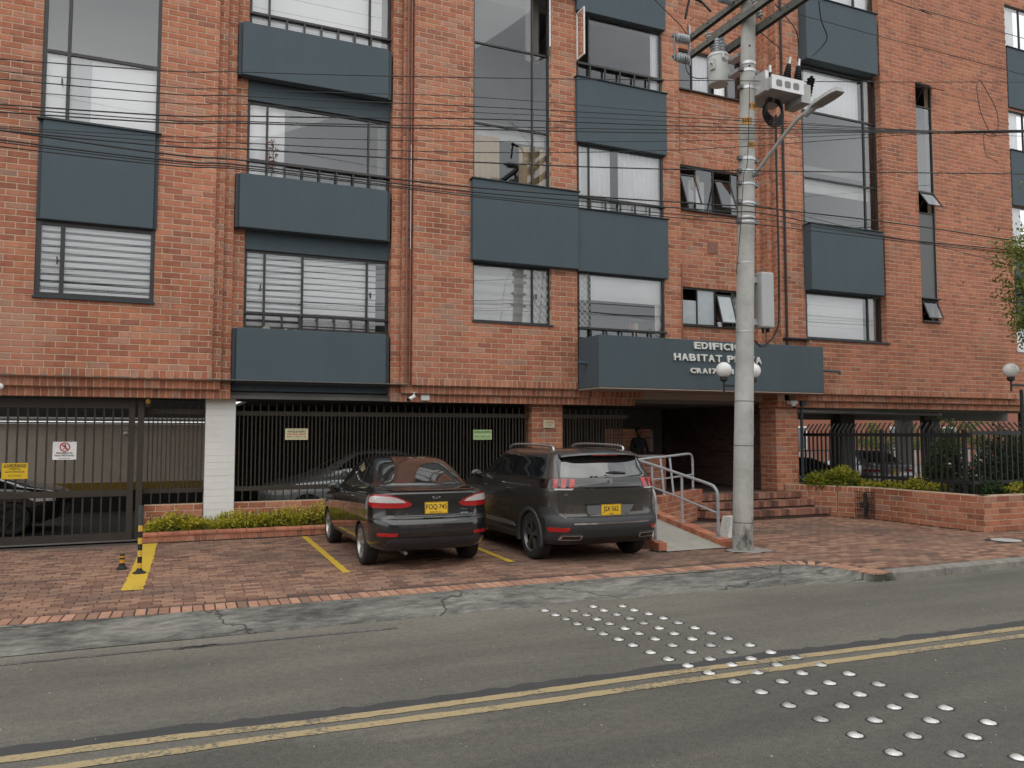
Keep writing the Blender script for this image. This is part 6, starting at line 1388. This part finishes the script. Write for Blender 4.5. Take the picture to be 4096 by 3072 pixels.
for z in (8.72, 9.10): pin((8.60, 11.78, z), (-1, 0, 0), 5, .085, .26, 'strain_insulator', porc)
for y, z in ((10.55, 9.22), (9.35, 9.16)): pin((8.60, y, z), (-1, 0, 0), 5, .085, .26, 'strain_insulator', porc)
for y, z in ((9.62, 8.98), (9.0, 9.3), (11.6, 9.0)): pin((9.12, y, z), (1, 0, 0), 5, .09, .22, 'strain_insulator', porc)
for P, d in (((8.80, 11.25, 8.66), (-.16, .25, .9)), ((8.86, 10.12, 8.78), (-.25, .15, .9))): pin(P, d, 8, .055, .42, 'fuse_insulator', M('pale_porcelain', (.42, .42, .41), (.34, .34, .33), 9, .25))
MB().cyl((8.31, 11.77, 8.66), (8.31, 11.77, 9.16), .02).build('insulator_yoke', M('dark_galv', (.20, .20, .20)), up)
mb = MB().cyl((8.25, 11.2, 9.55), (8.18, 11.25, 9.15), .022).cyl((8.25, 11.2, 9.55), (8.5, 11.2, 9.50), .025).cyl((8.5, 11.2, 9.5), (8.62, 11.1, 9.3), .02).sphere((8.25, 11.2, 9.56), .05, 10, 6); mb.build('fuse_cutout', rubber, up)
# pole transformer
tf = thing('pole_transformer', 'pale grey drum transformer with two porcelain bushings hung on the pole', 'transformer', (8.66, 11.02, 7.95)); C_ = Vector((8.645, 10.95, 0))
tank = M('tank_grey', (.55, .56, .545), (.47, .48, .465), 6, .45)
MB().lathe([(.0, 7.90), (.162, 7.91), (.180, 7.94), (.180, 8.38), (.190, 8.385), (.190, 8.41), (.17, 8.44), (.10, 8.46), (0, 8.465)], 36, (C_.x, C_.y, 0)).build('tank', tank, tf, smooth=True, sharp=35)
for dx, h in ((-.06, .26), (.09, .34)):
    mb = MB()
    for k in range(6): mb.cyl((C_.x + dx, C_.y - .03 + dx * .4, 8.44 + h * k / 6), (C_.x + dx, C_.y - .03 + dx * .4, 8.44 + h * (k + .6) / 6), .052, .042, 14).cyl((C_.x + dx, C_.y - .03 + dx * .4, 8.44 + h * (k + .6) / 6), (C_.x + dx, C_.y - .03 + dx * .4, 8.44 + h * (k + 1) / 6), .04, n=10)
    mb.build('bushing', porc, tf)
MB().box(C_.x - .205, C_.x - .155, C_.y - .12, C_.y - .02, 8.12, 8.30).cyl((C_.x - .19, C_.y - .08, 8.22), (C_.x - .27, C_.y - .10, 8.22), .025).cyl((C_.x - .05, C_.y - .19, 8.40), (C_.x - .05, C_.y - .205, 8.30), .02).build('terminal_box', tank, tf)
MB().box(C_.x + .08, C_.x + .24, C_.y - .42, C_.y - .12, 8.0, 8.06).box(C_.x + .08, C_.x + .24, C_.y - .42, C_.y - .12, 8.26, 8.32).build('hanger_bracket', galv, tf)
text('1201 V', .062, ink, (C_.x + .01, C_.y - .1835, 8.27), tf, 'tank_number', ext=.001)
# silver switch box with three oval openings, arresters, coil
sb = thing('switch_box', 'silver metal equipment box with three openings and black insulators on the pole', 'equipment box', (9.3, 10.2, 7.6)); silver_m = M('bright_sheet_metal', (.62, .62, .62), (.52, .52, .52), 7, .35, metal=.6)
MB().prism([(8.95, 9.98, 7.72), (8.95, 10.70, 7.72), (8.95, 10.70, 7.52), (8.95, 9.98, 7.52)], (.64, 0, 0)).build('box_shell', M('dull_sheet_metal', (.40, .40, .385), (.33, .33, .32), 5, .5, metal=.3), sb, fix=True)
fp = MB().box(8.93, 9.61, 9.955, 9.978, 7.50, 7.74).build('front_flange', silver_m, sb)
for x in (9.02, 9.20, 9.38): 
    mb = MB(); mb.prism([(x + .065 + .062 * math.copysign(abs(math.cos(a)) ** .5, math.cos(a)), 9.9515, 7.615 + .058 * math.copysign(abs(math.sin(a)) ** .5, math.sin(a))) for a in [2 * PI * i / 20 for i in range(20)]], (0, .003, 0)); mb.build('oval_opening', M('opening_grey', (.22, .21, .205), None, 9, .7), fp, fix=True)
MB().box(9.595, 9.80, 10.0, 10.40, 7.40, 7.72).build('side_plate', M('dull_sheet_metal', (.40, .40, .385)), sb); MB().box(8.88, 8.95, 10.05, 10.34, 7.50, 7.84).build('pole_bracket', silver_m, sb)
for i, (x, y, h, tilt) in enumerate(((9.16, 10.25, .20, (0, 0, 1)), (9.36, 10.1, .34, (.22, 0, 1)), (9.60, 10.1, .34, (.12, 0, 1)))):
    d = Vector(tilt).normalized(); P = Vector((x, y, 7.72)); mb = MB()
    for k in range(7): mb.cyl(P + d * h * k / 7, P + d * h * (k + .6) / 7, .085 * (1 - .07 * k), .05 * (1 - .05 * k), 14).cyl(P + d * h * (k + .6) / 7, P + d * h * (k + 1) / 7, .04, n=8)
    a = mb.build('surge_insulator', rubber, sb); MB().cyl(P + d * h, P + d * (h + .13), .026, n=8).build('terminal', galv, a)
P = Vector((9.88, 10.15, 7.62)); d = Vector((.28, 0, 1)).normalized(); mb = MB()
for k in range(6): mb.cyl(P + d * .36 * k / 6, P + d * .36 * (k + .3) / 6, .068, .03, 14).cyl(P + d * .36 * (k + .3) / 6, P + d * .36 * (k + 1) / 6, .03, n=8)
mb.build('surge_insulator', rubber, sb)
mb = MB()
for k in range(5): r = .17 + .012 * k; mb.tube([(9.28 + .02 * k + r * math.sin(a), 10.30 + .03 * k, 7.36 + r * math.cos(a) * 1.02 - .012 * k) for a in [2 * PI * i / 26 for i in range(27)]], .016, 6, False)
tag(mb.build('cable_coil', cablem), 'black coil of spare cable hanging under the silver equipment box', 'cable coil')
# street lamp
sl = thing('street_lamp', 'grey LED street lamp head on a slanting tube arm fixed to the pole', 'street lamp', (8.8, 10.2, 6.1)); lampg = M('lamp_grey', (.36, .36, .35), (.30, .30, .29), 9, .45)
MB().tube(smooth_path([(8.80, 10.28, 6.12), (8.84, 9.9, 6.40), (8.88, 9.45, 6.70), (8.90, 9.22, 6.79), (8.90, 9.08, 6.80)], 5), .030, 10).build('lamp_arm', lampg, sl, smooth=True)
mb = MB(); ol = [(.05, 9.14), (.06, 9.05), (.105, 8.96), (.12, 8.74), (.11, 8.58), (.08, 8.50)]; pts = [(8.90 + w, y) for w, y in ol] + [(8.90 - w, y) for w, y in ol[::-1]]
zc = lambda y: 6.80 + .10 * (9.16 - y)
mb.v = [(x, y, zc(y) - .012) for x, y in pts] + [(8.90 + (x - 8.90) * .72, 8.75 + (y - 8.75) * .92, zc(y) + .062) for x, y in pts]; k = len(pts); mb.face(range(k)); mb.face([k + i for i in range(k)][::-1])
for i in range(k): j = (i + 1) % k; mb.face((j, i, k + i, k + j))
mb.build('lamp_head', lampg, sl, fix=True); mb = MB(); mb.prism([(8.82, 8.93, zc(8.93) - .020), (8.98, 8.93, zc(8.93) - .020), (8.97, 8.55, zc(8.55) - .020), (8.83, 8.55, zc(8.55) - .020)], (0, 0, .009)); mb.build('lamp_glass', M('lamp_pane', (.30, .29, .27), None, 20, .2), sl, fix=True)
MB().cyl((8.90, 9.20, 6.77), (8.90, 9.0, 6.82), .05, n=12).cyl((8.90, 8.98, 6.87), (8.90, 8.98, 6.92), .035, n=10).build('lamp_socket', lampg, sl)
# grey antenna cabinet
ac = thing('antenna_cabinet', 'tall smooth grey antenna cabinet strapped to the right of the pole', 'cabinet', (9.03, 10.4, 3.55)); ca = MB().box(8.91, 9.165, 10.25, 10.48, 3.60, 4.53).build('cabinet_shell', M('cabinet_grey', (.40, .41, .415), (.36, .37, .375), 1.5, .5), ac); mo = ca.modifiers.new('b', 'BEVEL'); mo.width = .035; mo.segments = 3
for z in (3.70, 4.40): MB().box(8.79, 8.95, 10.36, 10.44, z - .05, z + .05).build('mount_bracket', galv, ac)
MB().cyl((9.0, 10.36, 3.60), (9.0, 10.36, 3.52), .022).cyl((9.06, 10.36, 3.60), (9.06, 10.36, 3.30), .008).cyl((9.10, 10.36, 3.60), (9.10, 10.36, 3.54), .03).build('cable_gland', rubber, ac)
# ---- overhead cables: surveyed on the vertical plane of the pole
fw_, rt_, upv = Vector((math.sin(YAW) * math.cos(PITCH), math.cos(YAW) * math.cos(PITCH), math.sin(PITCH))), Vector((math.cos(YAW), -math.sin(YAW), 0)), None
upv = rt_.cross(fw_)
def on_plane(x, y, Y):
    d = rt_ * ((x - 2048) / FPX) - upv * ((y - 1536) / FPX) + fw_; return Vector((0, 0, CAM_Z)) + d * (Y / d.y)
def cable(label, pts, Y=10.25, r=.007, name='overhead_cable', ext=True, grp='cables strung along the street past the pole', wav=0):
    Ys = Y if isinstance(Y, (list, tuple)) else [Y] * len(pts); P = [on_plane(x, y, yy) for (x, y), yy in zip(pts, Ys)]
    if ext: a = P[0] + (P[0] - P[1]).normalized() * 14; a.z += .5; b_ = P[-1] + (P[-1] - P[-2]).normalized() * 10; P = [a] + P + [b_]
    sp = smooth_path(P, 8)
    return tag(MB().tube(sp, r, 5).build(name, cablem), label, 'cable', grp)
thin = 'thin black cable crossing the facade just below the transformer'
cable('topmost thin cable crossing the whole facade above the bay window railing line', [(0, 236), (1010, 289), (1924, 311), (2824, 322), (3550, 328), (4096, 328)], 10.2, .007)
mids = 'thin black cable of the middle bundle running behind the concrete pole to a thick knot on the right'
cable('first cable from the top in the middle bundle running to the right hand knot', [(0, 284), (1010, 359), (1924, 390), (2824, 463), (3650, 520), (4096, 525)], 10.2, .005)
cable('second cable from the top in the middle bundle running to the right hand knot', [(0, 316), (1010, 386), (1924, 427), (2824, 475), (3650, 522), (4096, 526)], 10.2, .007)
cable('third cable from the top in the middle bundle running to the right hand knot', [(0, 359), (1010, 419), (1924, 451), (2824, 492), (3650, 524), (4096, 527)], 10.2, .005)
cable('fourth cable from the top in the middle bundle running to the right hand knot', [(0, 418), (1010, 465), (1924, 476), (2824, 507), (3650, 526), (4096, 528)], 10.19, .009)
cable('fifth cable from the top in the middle bundle running to the right hand knot', [(0, 431), (1010, 487), (1924, 506), (2824, 521), (3650, 527), (4096, 529)], 10.18, .007)
cable('sixth cable from the top in the middle bundle running to the right hand knot', [(0, 448), (1010, 494), (1924, 518), (2824, 533), (3650, 529), (4096, 530)], 10.17, .009)
cable('seventh cable from the top in the middle bundle running to the right hand knot', [(0, 506), (1010, 547), (1924, 566), (2824, 562), (3650, 533), (4096, 545)], 10.2, .005)
cable('thin cable that sags below the middle bundle and rises to the knot on the right', [(0, 512), (1010, 574), (1924, 610), (2824, 595), (3650, 538), (4096, 530)], 10.2, .006)
cable('single cable passing the pole at the height of the street lamp bracket', [(0, 521), (1010, 598), (1924, 650), (2824, 680), (4096, 696)], 10.15, .010)
lows = 'thick black cable of the lowest bundle strapped to the pole and dropping to the right'
cable('first cable from the top in the lowest bundle strapped round the pole', [(0, 521), (1010, 646), (1924, 752), (2850, 818), (2960, 820), (3072, 833), (3600, 895), (4096, 968)], 10.15, .011)
cable('second cable from the top in the lowest bundle strapped round the pole', [(0, 559), (1010, 665), (1924, 771), (2850, 842), (3072, 857), (3560, 950), (4096, 1006)], 10.15, .010)
cable('third cable from the top in the lowest bundle strapped round the pole', [(0, 569), (1010, 675), (1924, 783), (2850, 870), (3072, 880), (3600, 958), (4096, 1016)], 10.15, .007)
cable('fourth cable from the top in the lowest bundle strapped round the pole', [(0, 586), (1010, 682), (1924, 790), (2850, 885), (3072, 902), (3600, 965), (4096, 1021)], 10.15, .008)
cable('thin branch cable falling steeply from the pole to the tree on the right', [(3020, 820), (3120, 840), (3500, 935), (3750, 985), (4096, 1075)], 10.1, .005, ext=False)
cable('upper pale wire running from the pole insulator down to the right edge', [(3196, 58), (3500, 140), (3800, 220), (4096, 299)], [9.62, 9.4, 9.2, 9.0], .006, ext=False)
cable('uppermost wire cutting the top right corner of the facade', [(3500, -20), (3700, 42), (4096, 154)], 9.3, .006)
cable('feeder wire coming down from the top left to the pole insulators', [(2600, -20), (2680, 60), (2725, 105), (2745, 135)], [11.9, 11.85, 11.8, 11.78], .009, ext=False)
def jumper(label, pts, Y, r=.009): cable(label, pts, Y, r, 'jumper_wire', False, None)
jumper('black jumper wire looping from the lower left insulator to the transformer', [(2743, 225), (2745, 275), (2765, 305), (2800, 314), (2865, 308)], [11.7, 11.6, 11.5, 11.3, 11.0], .010)
jumper('thin looped wire arching above the left insulators', [(2747, 135), (2752, 95), (2775, 72), (2805, 82), (2826, 120)], [11.75, 11.7, 11.6, 11.4, 11.3], .005)
jumper('black lead dropping from the pole top to the left arrester of the equipment box', [(3040, 128), (3085, 165), (3115, 190), (3126, 225), (3128, 270)], [10.3, 10.25, 10.2, 10.2, 10.25], .009)
jumper('long black lead curving to the middle arrester of the equipment box', [(3100, 15), (3150, 75), (3185, 125), (3195, 190), (3190, 245)], [9.8, 9.8, 9.9, 10.0, 10.05], .009)
jumper('black lead bowing right then back to the right arrester of the equipment box', [(3275, 5), (3285, 80), (3308, 150), (3280, 195), (3246, 226)], [9.4, 9.5, 9.7, 9.9, 10.0], .009)
jumper('thick black lead hanging in a deep loop beside the antenna cabinet', [(3104, 460), (3106, 700), (3114, 1000), (3116, 1250), (3108, 1320), (3075, 1370), (3045, 1385), (3018, 1362)], [10.5, 10.5, 10.4, 10.4, 10.38, 10.36, 10.34, 10.3], .016)
jumper('thin wire running down the street face of the pole', [(2999, 330), (2990, 640), (2975, 700), (2963, 900), (2945, 1100)], [10.2, 10.18, 10.15, 10.12, 10.12], .006)
jumper('loose cable loop tied to the bundle over the right brick wall', [(3955, 520), (3925, 455), (3910, 380), (3908, 335), (3920, 322), (3950, 370), (3985, 440), (3993, 500), (3985, 525)], 10.2, .007)
jumper('loose tangled cable ends hanging from the bundle over the right brick wall', [(3895, 545), (3925, 528), (3960, 548), (3985, 540), (3940, 530), (3935, 570), (3945, 620), (3965, 635), (3992, 646)], 10.2, .006)
cable('thick knotted cable splice on the bundle over the right brick wall', [(3820, 526), (3900, 525), (4000, 523), (4096, 522)], 10.16, .016, ext=False, grp=None, name='cable_splice')
jumper('curly cut cable ends on the right side of the pole', [(3022, 735), (3035, 700), (3018, 690), (3036, 668), (3020, 650), (3038, 632)], 10.25, .006)
# ================================================================== GLOBE LAMPS, MANHOLE, METER, STUDS
globe_m = M('opal_globe', (.80, .80, .78), (.74, .74, .72), 2, .18, spec=.6)
def globelamp(label, P, z, gap, base=True):
    x, y, zb = P; t = thing('globe_lamp_post', label, 'street lamp', P)
    MB().cyl((x, y, zb), (x, y, z - .38), .04, .035, 12).build('lamp_post', steelb, t); MB().box(x - gap, x + gap, y - .02, y + .02, z - .315, z - .27).build('cross_bar', steelb, t)
    for s_ in (-1, 1):
        MB().cyl((x + s_ * gap, y, z - .42), (x + s_ * gap, y, z - .20), .02).lathe([(.04, z - .215), (.07, z - .19), (.07, z - .135), (.05, z - .12)], 18, (x + s_ * gap, y, 0)).build('globe_holder', steelb, t)
        MB().sphere((x + s_ * gap, y, z), .142, 32, 20).build('globe', globe_m, t, smooth=True)
    if base: MB().prism([(x - .42, y - .14, zb), (x + .02, y - .14, zb), (x - .04, y - .10, zb + .36), (x - .30, y - .10, zb + .36)], (0, .25, 0)).build('pedestal', M('whitewashed_block', (.62, .62, .60), (.45, .45, .43), 9, .9, bmp=.3), t, fix=True)
globelamp('double white globe lamp standing directly behind the concrete pole in front of the canopy letters', (9.66, 11.8, 0), 3.03, .335)
globelamp('white globe lamp on a thin post at the right edge of the picture', (15.66, 10.55, .62), 3.12, .30, False)
mh = thing('manhole_cover', 'round pale concrete manhole cover set in the brick paving at the right', 'manhole cover', (13.54, 9.5, 0))
MB().lathe([(0, .006), (.235, .006), (.24, 0)], 40, (13.54, 9.5, 0)).build('cover', M('pale_concrete', (.45, .44, .41), (.37, .36, .33), 7, .85, bmp=.2), mh); MB().lathe([(.245, -.006), (.245, .003), (.30, .003), (.30, -.006)], 40, (13.54, 9.5, 0), 'Z', False).build('cover_ring', M('iron_ring', (.07, .065, .06), None, 9, .8), mh)
mc = thing('meter_cage', 'rusty black wire cage round a meter against the garden wall right of the steps', 'cage', (14.15, 13.1, 0)); mb = MB(); x0, x1, y0, y1 = 13.98, 14.20, 12.92, 13.25
for k in range(5): z = .06 + .13 * k; mb.tube([(x0, y0, z), (x1, y0, z), (x1, y1, z), (x0, y1, z), (x0, y0, z)], .007, 4)
for k in range(6):
    f = k / 5; mb.cyl((x0, y0 + (y1 - y0) * f, .03), (x0, y0 + (y1 - y0) * f, .60), .006, n=4); mb.cyl((x0 + (x1 - x0) * f, y0, .03), (x0 + (x1 - x0) * f, y0, .60), .006, n=4)
mb.build('wire_cage', M('rusty_steel', (.055, .035, .028), (.03, .022, .02), 12, .8), mc); MB().cyl((14.09, 13.08, .03), (14.09, 13.08, .56), .035).lathe([(0, 0), (.09, 0), (.09, .12), (0, .12)], 16, (14.09, 13.08, .24)).build('water_meter', M('meter_dark', (.05, .05, .05), None, 9, .5, metal=.5), mc)
# road studs
STUDS = [[(3.93, 8.17), (3.94, 7.92), (3.96, 7.71), (3.97, 7.47), (3.99, 7.23), (4.01, 7.0), (4.04, 6.76), (4.05, 6.52), (4.07, 6.25), (4.09, 6.0), (4.13, 5.77), (4.17, 5.53), (4.21, 5.26), (4.23, 4.97), (4.21, 4.65), (4.21, 4.34), (4.2, 4.03), (4.19, 3.72)],
 [(4.23, 8.03), (4.25, 7.79), (4.26, 7.57), (4.28, 7.34), (4.32, 7.1), (4.34, 6.87), (4.37, 6.63), (4.39, 6.37), (4.41, 6.11), (4.43, 5.86), (4.49, 5.64), (4.54, 5.38), (4.56, 5.11), (4.57, 4.81), (4.56, 4.49), (4.54, 4.18), (4.54, 3.87), (4.52, 3.55)],
 [(4.53, 8.13), (4.54, 7.91), (4.57, 7.68), (4.6, 7.46), (4.62, 7.22), (4.65, 6.98), (4.66, 6.73), (4.7, 6.49), (4.72, 6.23), (4.74, 5.97), (4.77, 5.73), (4.85, 5.49), (4.87, 5.22), (4.88, 4.93), (4.88, 4.63), (4.88, 4.32), (4.89, 4.02), (4.88, 3.7), (4.83, 3.36)],
 [(4.85, 8.02), (4.86, 7.79), (4.91, 7.57), (4.94, 7.33), (4.96, 7.09), (4.99, 6.84), (5.01, 6.6), (5.03, 6.37), (5.06, 6.09), (5.07, 5.82), (5.15, 5.6), (5.19, 5.34), (5.21, 5.05), (5.21, 4.75), (5.21, 4.45), (5.21, 4.16), (5.22, 3.84)]]
studm = tonemat('cast_aluminium', [(0, (.42, .42, .41)), (.5, (.60, .60, .59)), (1, (.74, .74, .73))], 'obj', dirt=(38, .56, .75, (.22, .215, .20)), scale=60, rough=.36, bmp=.15, spec=.5)
studm.node_tree.nodes['Principled BSDF'].inputs['Metallic'].default_value = .55
gluem = M('stud_glue', (.035, .034, .032), None, 30, .8)
prof = [(.050, -.004), (.050, .002), (.046, .006), (.038, .011), (.027, .0155), (.014, .018), (.0001, .019)]
sm_ = MB().lathe(prof, 28); sme = None; lens = MB(); lens.prism([(.014, -.015, .0175), (.030, -.018, .0138), (.045, -.012, .0065), (.045, .012, .0065), (.030, .018, .0138), (.014, .015, .0175)], (.0012, 0, .0040)); rbm = None
for c, col in enumerate(STUDS):
    colname = ('leftmost', 'second', 'third', 'rightmost')[c]
    for x, y in col:
        lab = f'{ORD[col.index((x, y))]} stud from the kerb in the {colname} column of silver road studs'
        if sme is None:
            o = sm_.build('road_stud', studm, smooth=True, sharp=50); sme = o.data; l0 = lens.build('lens', M('stud_lens', (.02, .02, .022), None, 5, .3), o, fix=True); lme = l0.data; g0 = MB().lathe([(.050, .0005), (.050, .0015), (.064, .0012), (.066, -.001)], 24, (0, 0, -.001), 'Z', False).build('glue_ring', gluem, o, fix=True); gme = g0.data
        else:
            o = bpy.data.objects.new('road_stud', sme); COL.objects.link(o); l_ = bpy.data.objects.new('lens', lme); l_.parent = o; COL.objects.link(l_); g_ = bpy.data.objects.new('glue_ring', gme); g_.parent = o; COL.objects.link(g_)
        o.location = (x, y, -.118); o.rotation_euler = (random.uniform(-.02, .02), random.uniform(-.02, .02), R(-12) + random.uniform(-.08, .08)); tag(o, lab, 'road stud', 'silver studs crossing the road')
# small pebbles on the road
mb = MB()
for _ in range(420):
    x, y = random.uniform(-1.5, 9), random.uniform(2.6, 8.2); r = random.uniform(.003, .009) * (1.5 if random.random() < .06 else 1); b = len(mb.v); mb.tone = random.random()
    mb.v += [(x + r * random.uniform(.7, 1.3) * math.cos(a), y + r * math.sin(a), -.1195) for a in (0, 1.6, 3.1, 4.7)] + [(x, y, -.1195 + r * .8)]
    for i in range(4): mb.face((b + i, b + (i + 1) % 4, b + 4))
tag(mb.build('grit', tonemat('grit_stone', [(0, (.10, .095, .09)), (.6, (.22, .21, .19)), (1, (.42, .40, .36))], 'attr', bmp=0), road), kind='stuff')
# ================================================================== THE GUARD BEHIND THE COUNTER
def person():
    t = thing('person', 'person in dark clothes seen in silhouette behind the reception counter', 'person', (11.0, 17.6, .51)); c = Vector((11.18, 17.6, .51)); K_ = .87
    J = [(0, 0, .86), (0, .01, 1.05), (0, .02, 1.30), (0, .02, 1.42), (0, 0, 1.50), (.19, .02, 1.37), (.27, -.02, 1.10), (.16, -.22, .92), (-.19, .02, 1.37), (-.29, -.02, 1.10), (-.18, -.22, .92), (.10, 0, .80), (.11, 0, .45), (.11, .02, .06), (-.10, 0, .80), (-.11, 0, .45), (-.11, .02, .06), (.11, -.14, .03), (-.11, -.14, .03), (.10, -.30, .91), (-.11, -.30, .91)]
    Ed = [(0, 1), (1, 2), (2, 3), (3, 4), (2, 5), (5, 6), (6, 7), (2, 8), (8, 9), (9, 10), (0, 11), (11, 12), (12, 13), (0, 14), (14, 15), (15, 16), (13, 17), (16, 18), (7, 19), (10, 20)]
    rad_ = [.15, .15, .16, .07, .055, .075, .052, .04, .075, .052, .04, .095, .065, .05, .095, .065, .05, .04, .04, .035, .035]
    me = bpy.data.meshes.new('body'); me.from_pydata([tuple(c + Vector(p) * K_) for p in J], Ed, []); o = setp(bpy.data.objects.new('body', me), t)
    sk = o.modifiers.new('skin', 'SKIN'); me.skin_vertices[0].data.foreach_set if False else None
    for i, v in enumerate(me.skin_vertices[0].data if me.skin_vertices else []): v.radius = (rad_[i] * K_, rad_[i] * K_ * (.72 if i in (0, 1, 2) else 1)); v.use_root = (i == 0)
    ss = o.modifiers.new('sub', 'SUBSURF'); ss.levels = ss.render_levels = 1; me.materials.append(M('dark_uniform', (.020, .022, .028), None, 6, .8))
    mb = MB(); mb.sphere((c.x, c.y - .01, c.z + 1.40), .092, 18, 12, 1.22); h = mb.build('head', M('skin', (.20, .11, .075), None, 8, .6), t, smooth=True)
    MB().sphere((c.x, c.y + .015, c.z + 1.43), .098, 16, 10, 1.05).build('hair', rubber, h, smooth=True)
    mb = MB()
    for s_ in (1, -1): mb.sphere((c.x + s_ * .035, c.y - .099, c.z + 1.41), .011, 8, 5); mb.sphere((c.x + s_ * .098, c.y, c.z + 1.40), .02, 8, 5, 1.4)
    mb.sphere((c.x, c.y - .108, c.z + 1.38), .014, 8, 5, 1.5); mb.box(c.x - .025, c.x + .025, c.y - .102, c.y - .095, c.z + 1.345, c.z + 1.352); mb.build('face', M('skin_dark', (.22, .11, .08), None, 8, .6), h, smooth=True)
person()

# ================================================================== THE OTHER SIDE OF THE STREET (seen only mirrored in glass and paint)
opp = tonemat('house_front', [(0, (.20, .12, .09)), (1, (.26, .16, .12))], 'attr', scale=2)
def row_house(label, x0, x1, y0, h, wall_m, n):
    t = thing('row_house', label, 'house', ((x0 + x1) / 2, y0, -.1)); MB().box(x0, x1, y0 - 9, y0, -.12, h).build('house_wall', wall_m, t); MB().box(x0 - .2, x1 + .2, y0 - 9.2, y0 + .25, h, h + .25).build('roof', concd, t)
    for f in range(int(h / 2.8)):
        for i in range(n):
            x = x0 + (x1 - x0) * (i + .5) / n; w_ = MB().box(x - .8, x + .8, y0, y0 + .05, .8 + 2.8 * f, 2.1 + 2.8 * f).build('house_window', white, t); MB().box(x - .72, x + .72, y0 + .051, y0 + .06, .88 + 2.8 * f, 2.02 + 2.8 * f).build('house_pane', M('far_pane', (.16, .18, .2)), w_)
row_house('brown brick house across the street seen mirrored in the car windows', -26, -3.2, -11.5, 6.0, opp, 6)
row_house('tall pale house across the street seen mirrored in the ground floor panes', -3, 12, -11.0, 7.4, beige, 4)
row_house('second brown brick house across the street seen mirrored in glass', 12.3, 34, -11.6, 6.4, opp, 6)
struct('far_pavement', MB().box(-60, 60, -11, -3.6, -.2, 0), concrete)

# weeds in the kerb joints
mb = MB()
for x, n in ((8.9, 9), (9.06, 10), (10.05, 7), (10.2, 6), (11.1, 4), (7.4, 5), (6.1, 4), (13.0, 4)):
    y = 8.0 if x > 8.8 else low(x)
    for _ in range(n):
        px, py = x + random.gauss(0, .05), y + random.gauss(-.015, .012); a = random.uniform(0, 6.3); L_ = random.uniform(.03, .09); b = len(mb.v); mb.tone = random.random(); w = .004
        d = Vector((math.cos(a) * .6, math.sin(a) * .6, .7)); s_ = Vector((-math.sin(a), math.cos(a), 0)); P = Vector((px, py, -.12)); Q = P + d * L_
        mb.v += [tuple(P - s_ * w), tuple(P + s_ * w), tuple(Q)]; mb.face((b, b + 1, b + 2))
tag(mb.build('weeds', leafm), 'tiny yellow green weeds growing along the kerb joint', 'weeds', kind='stuff')
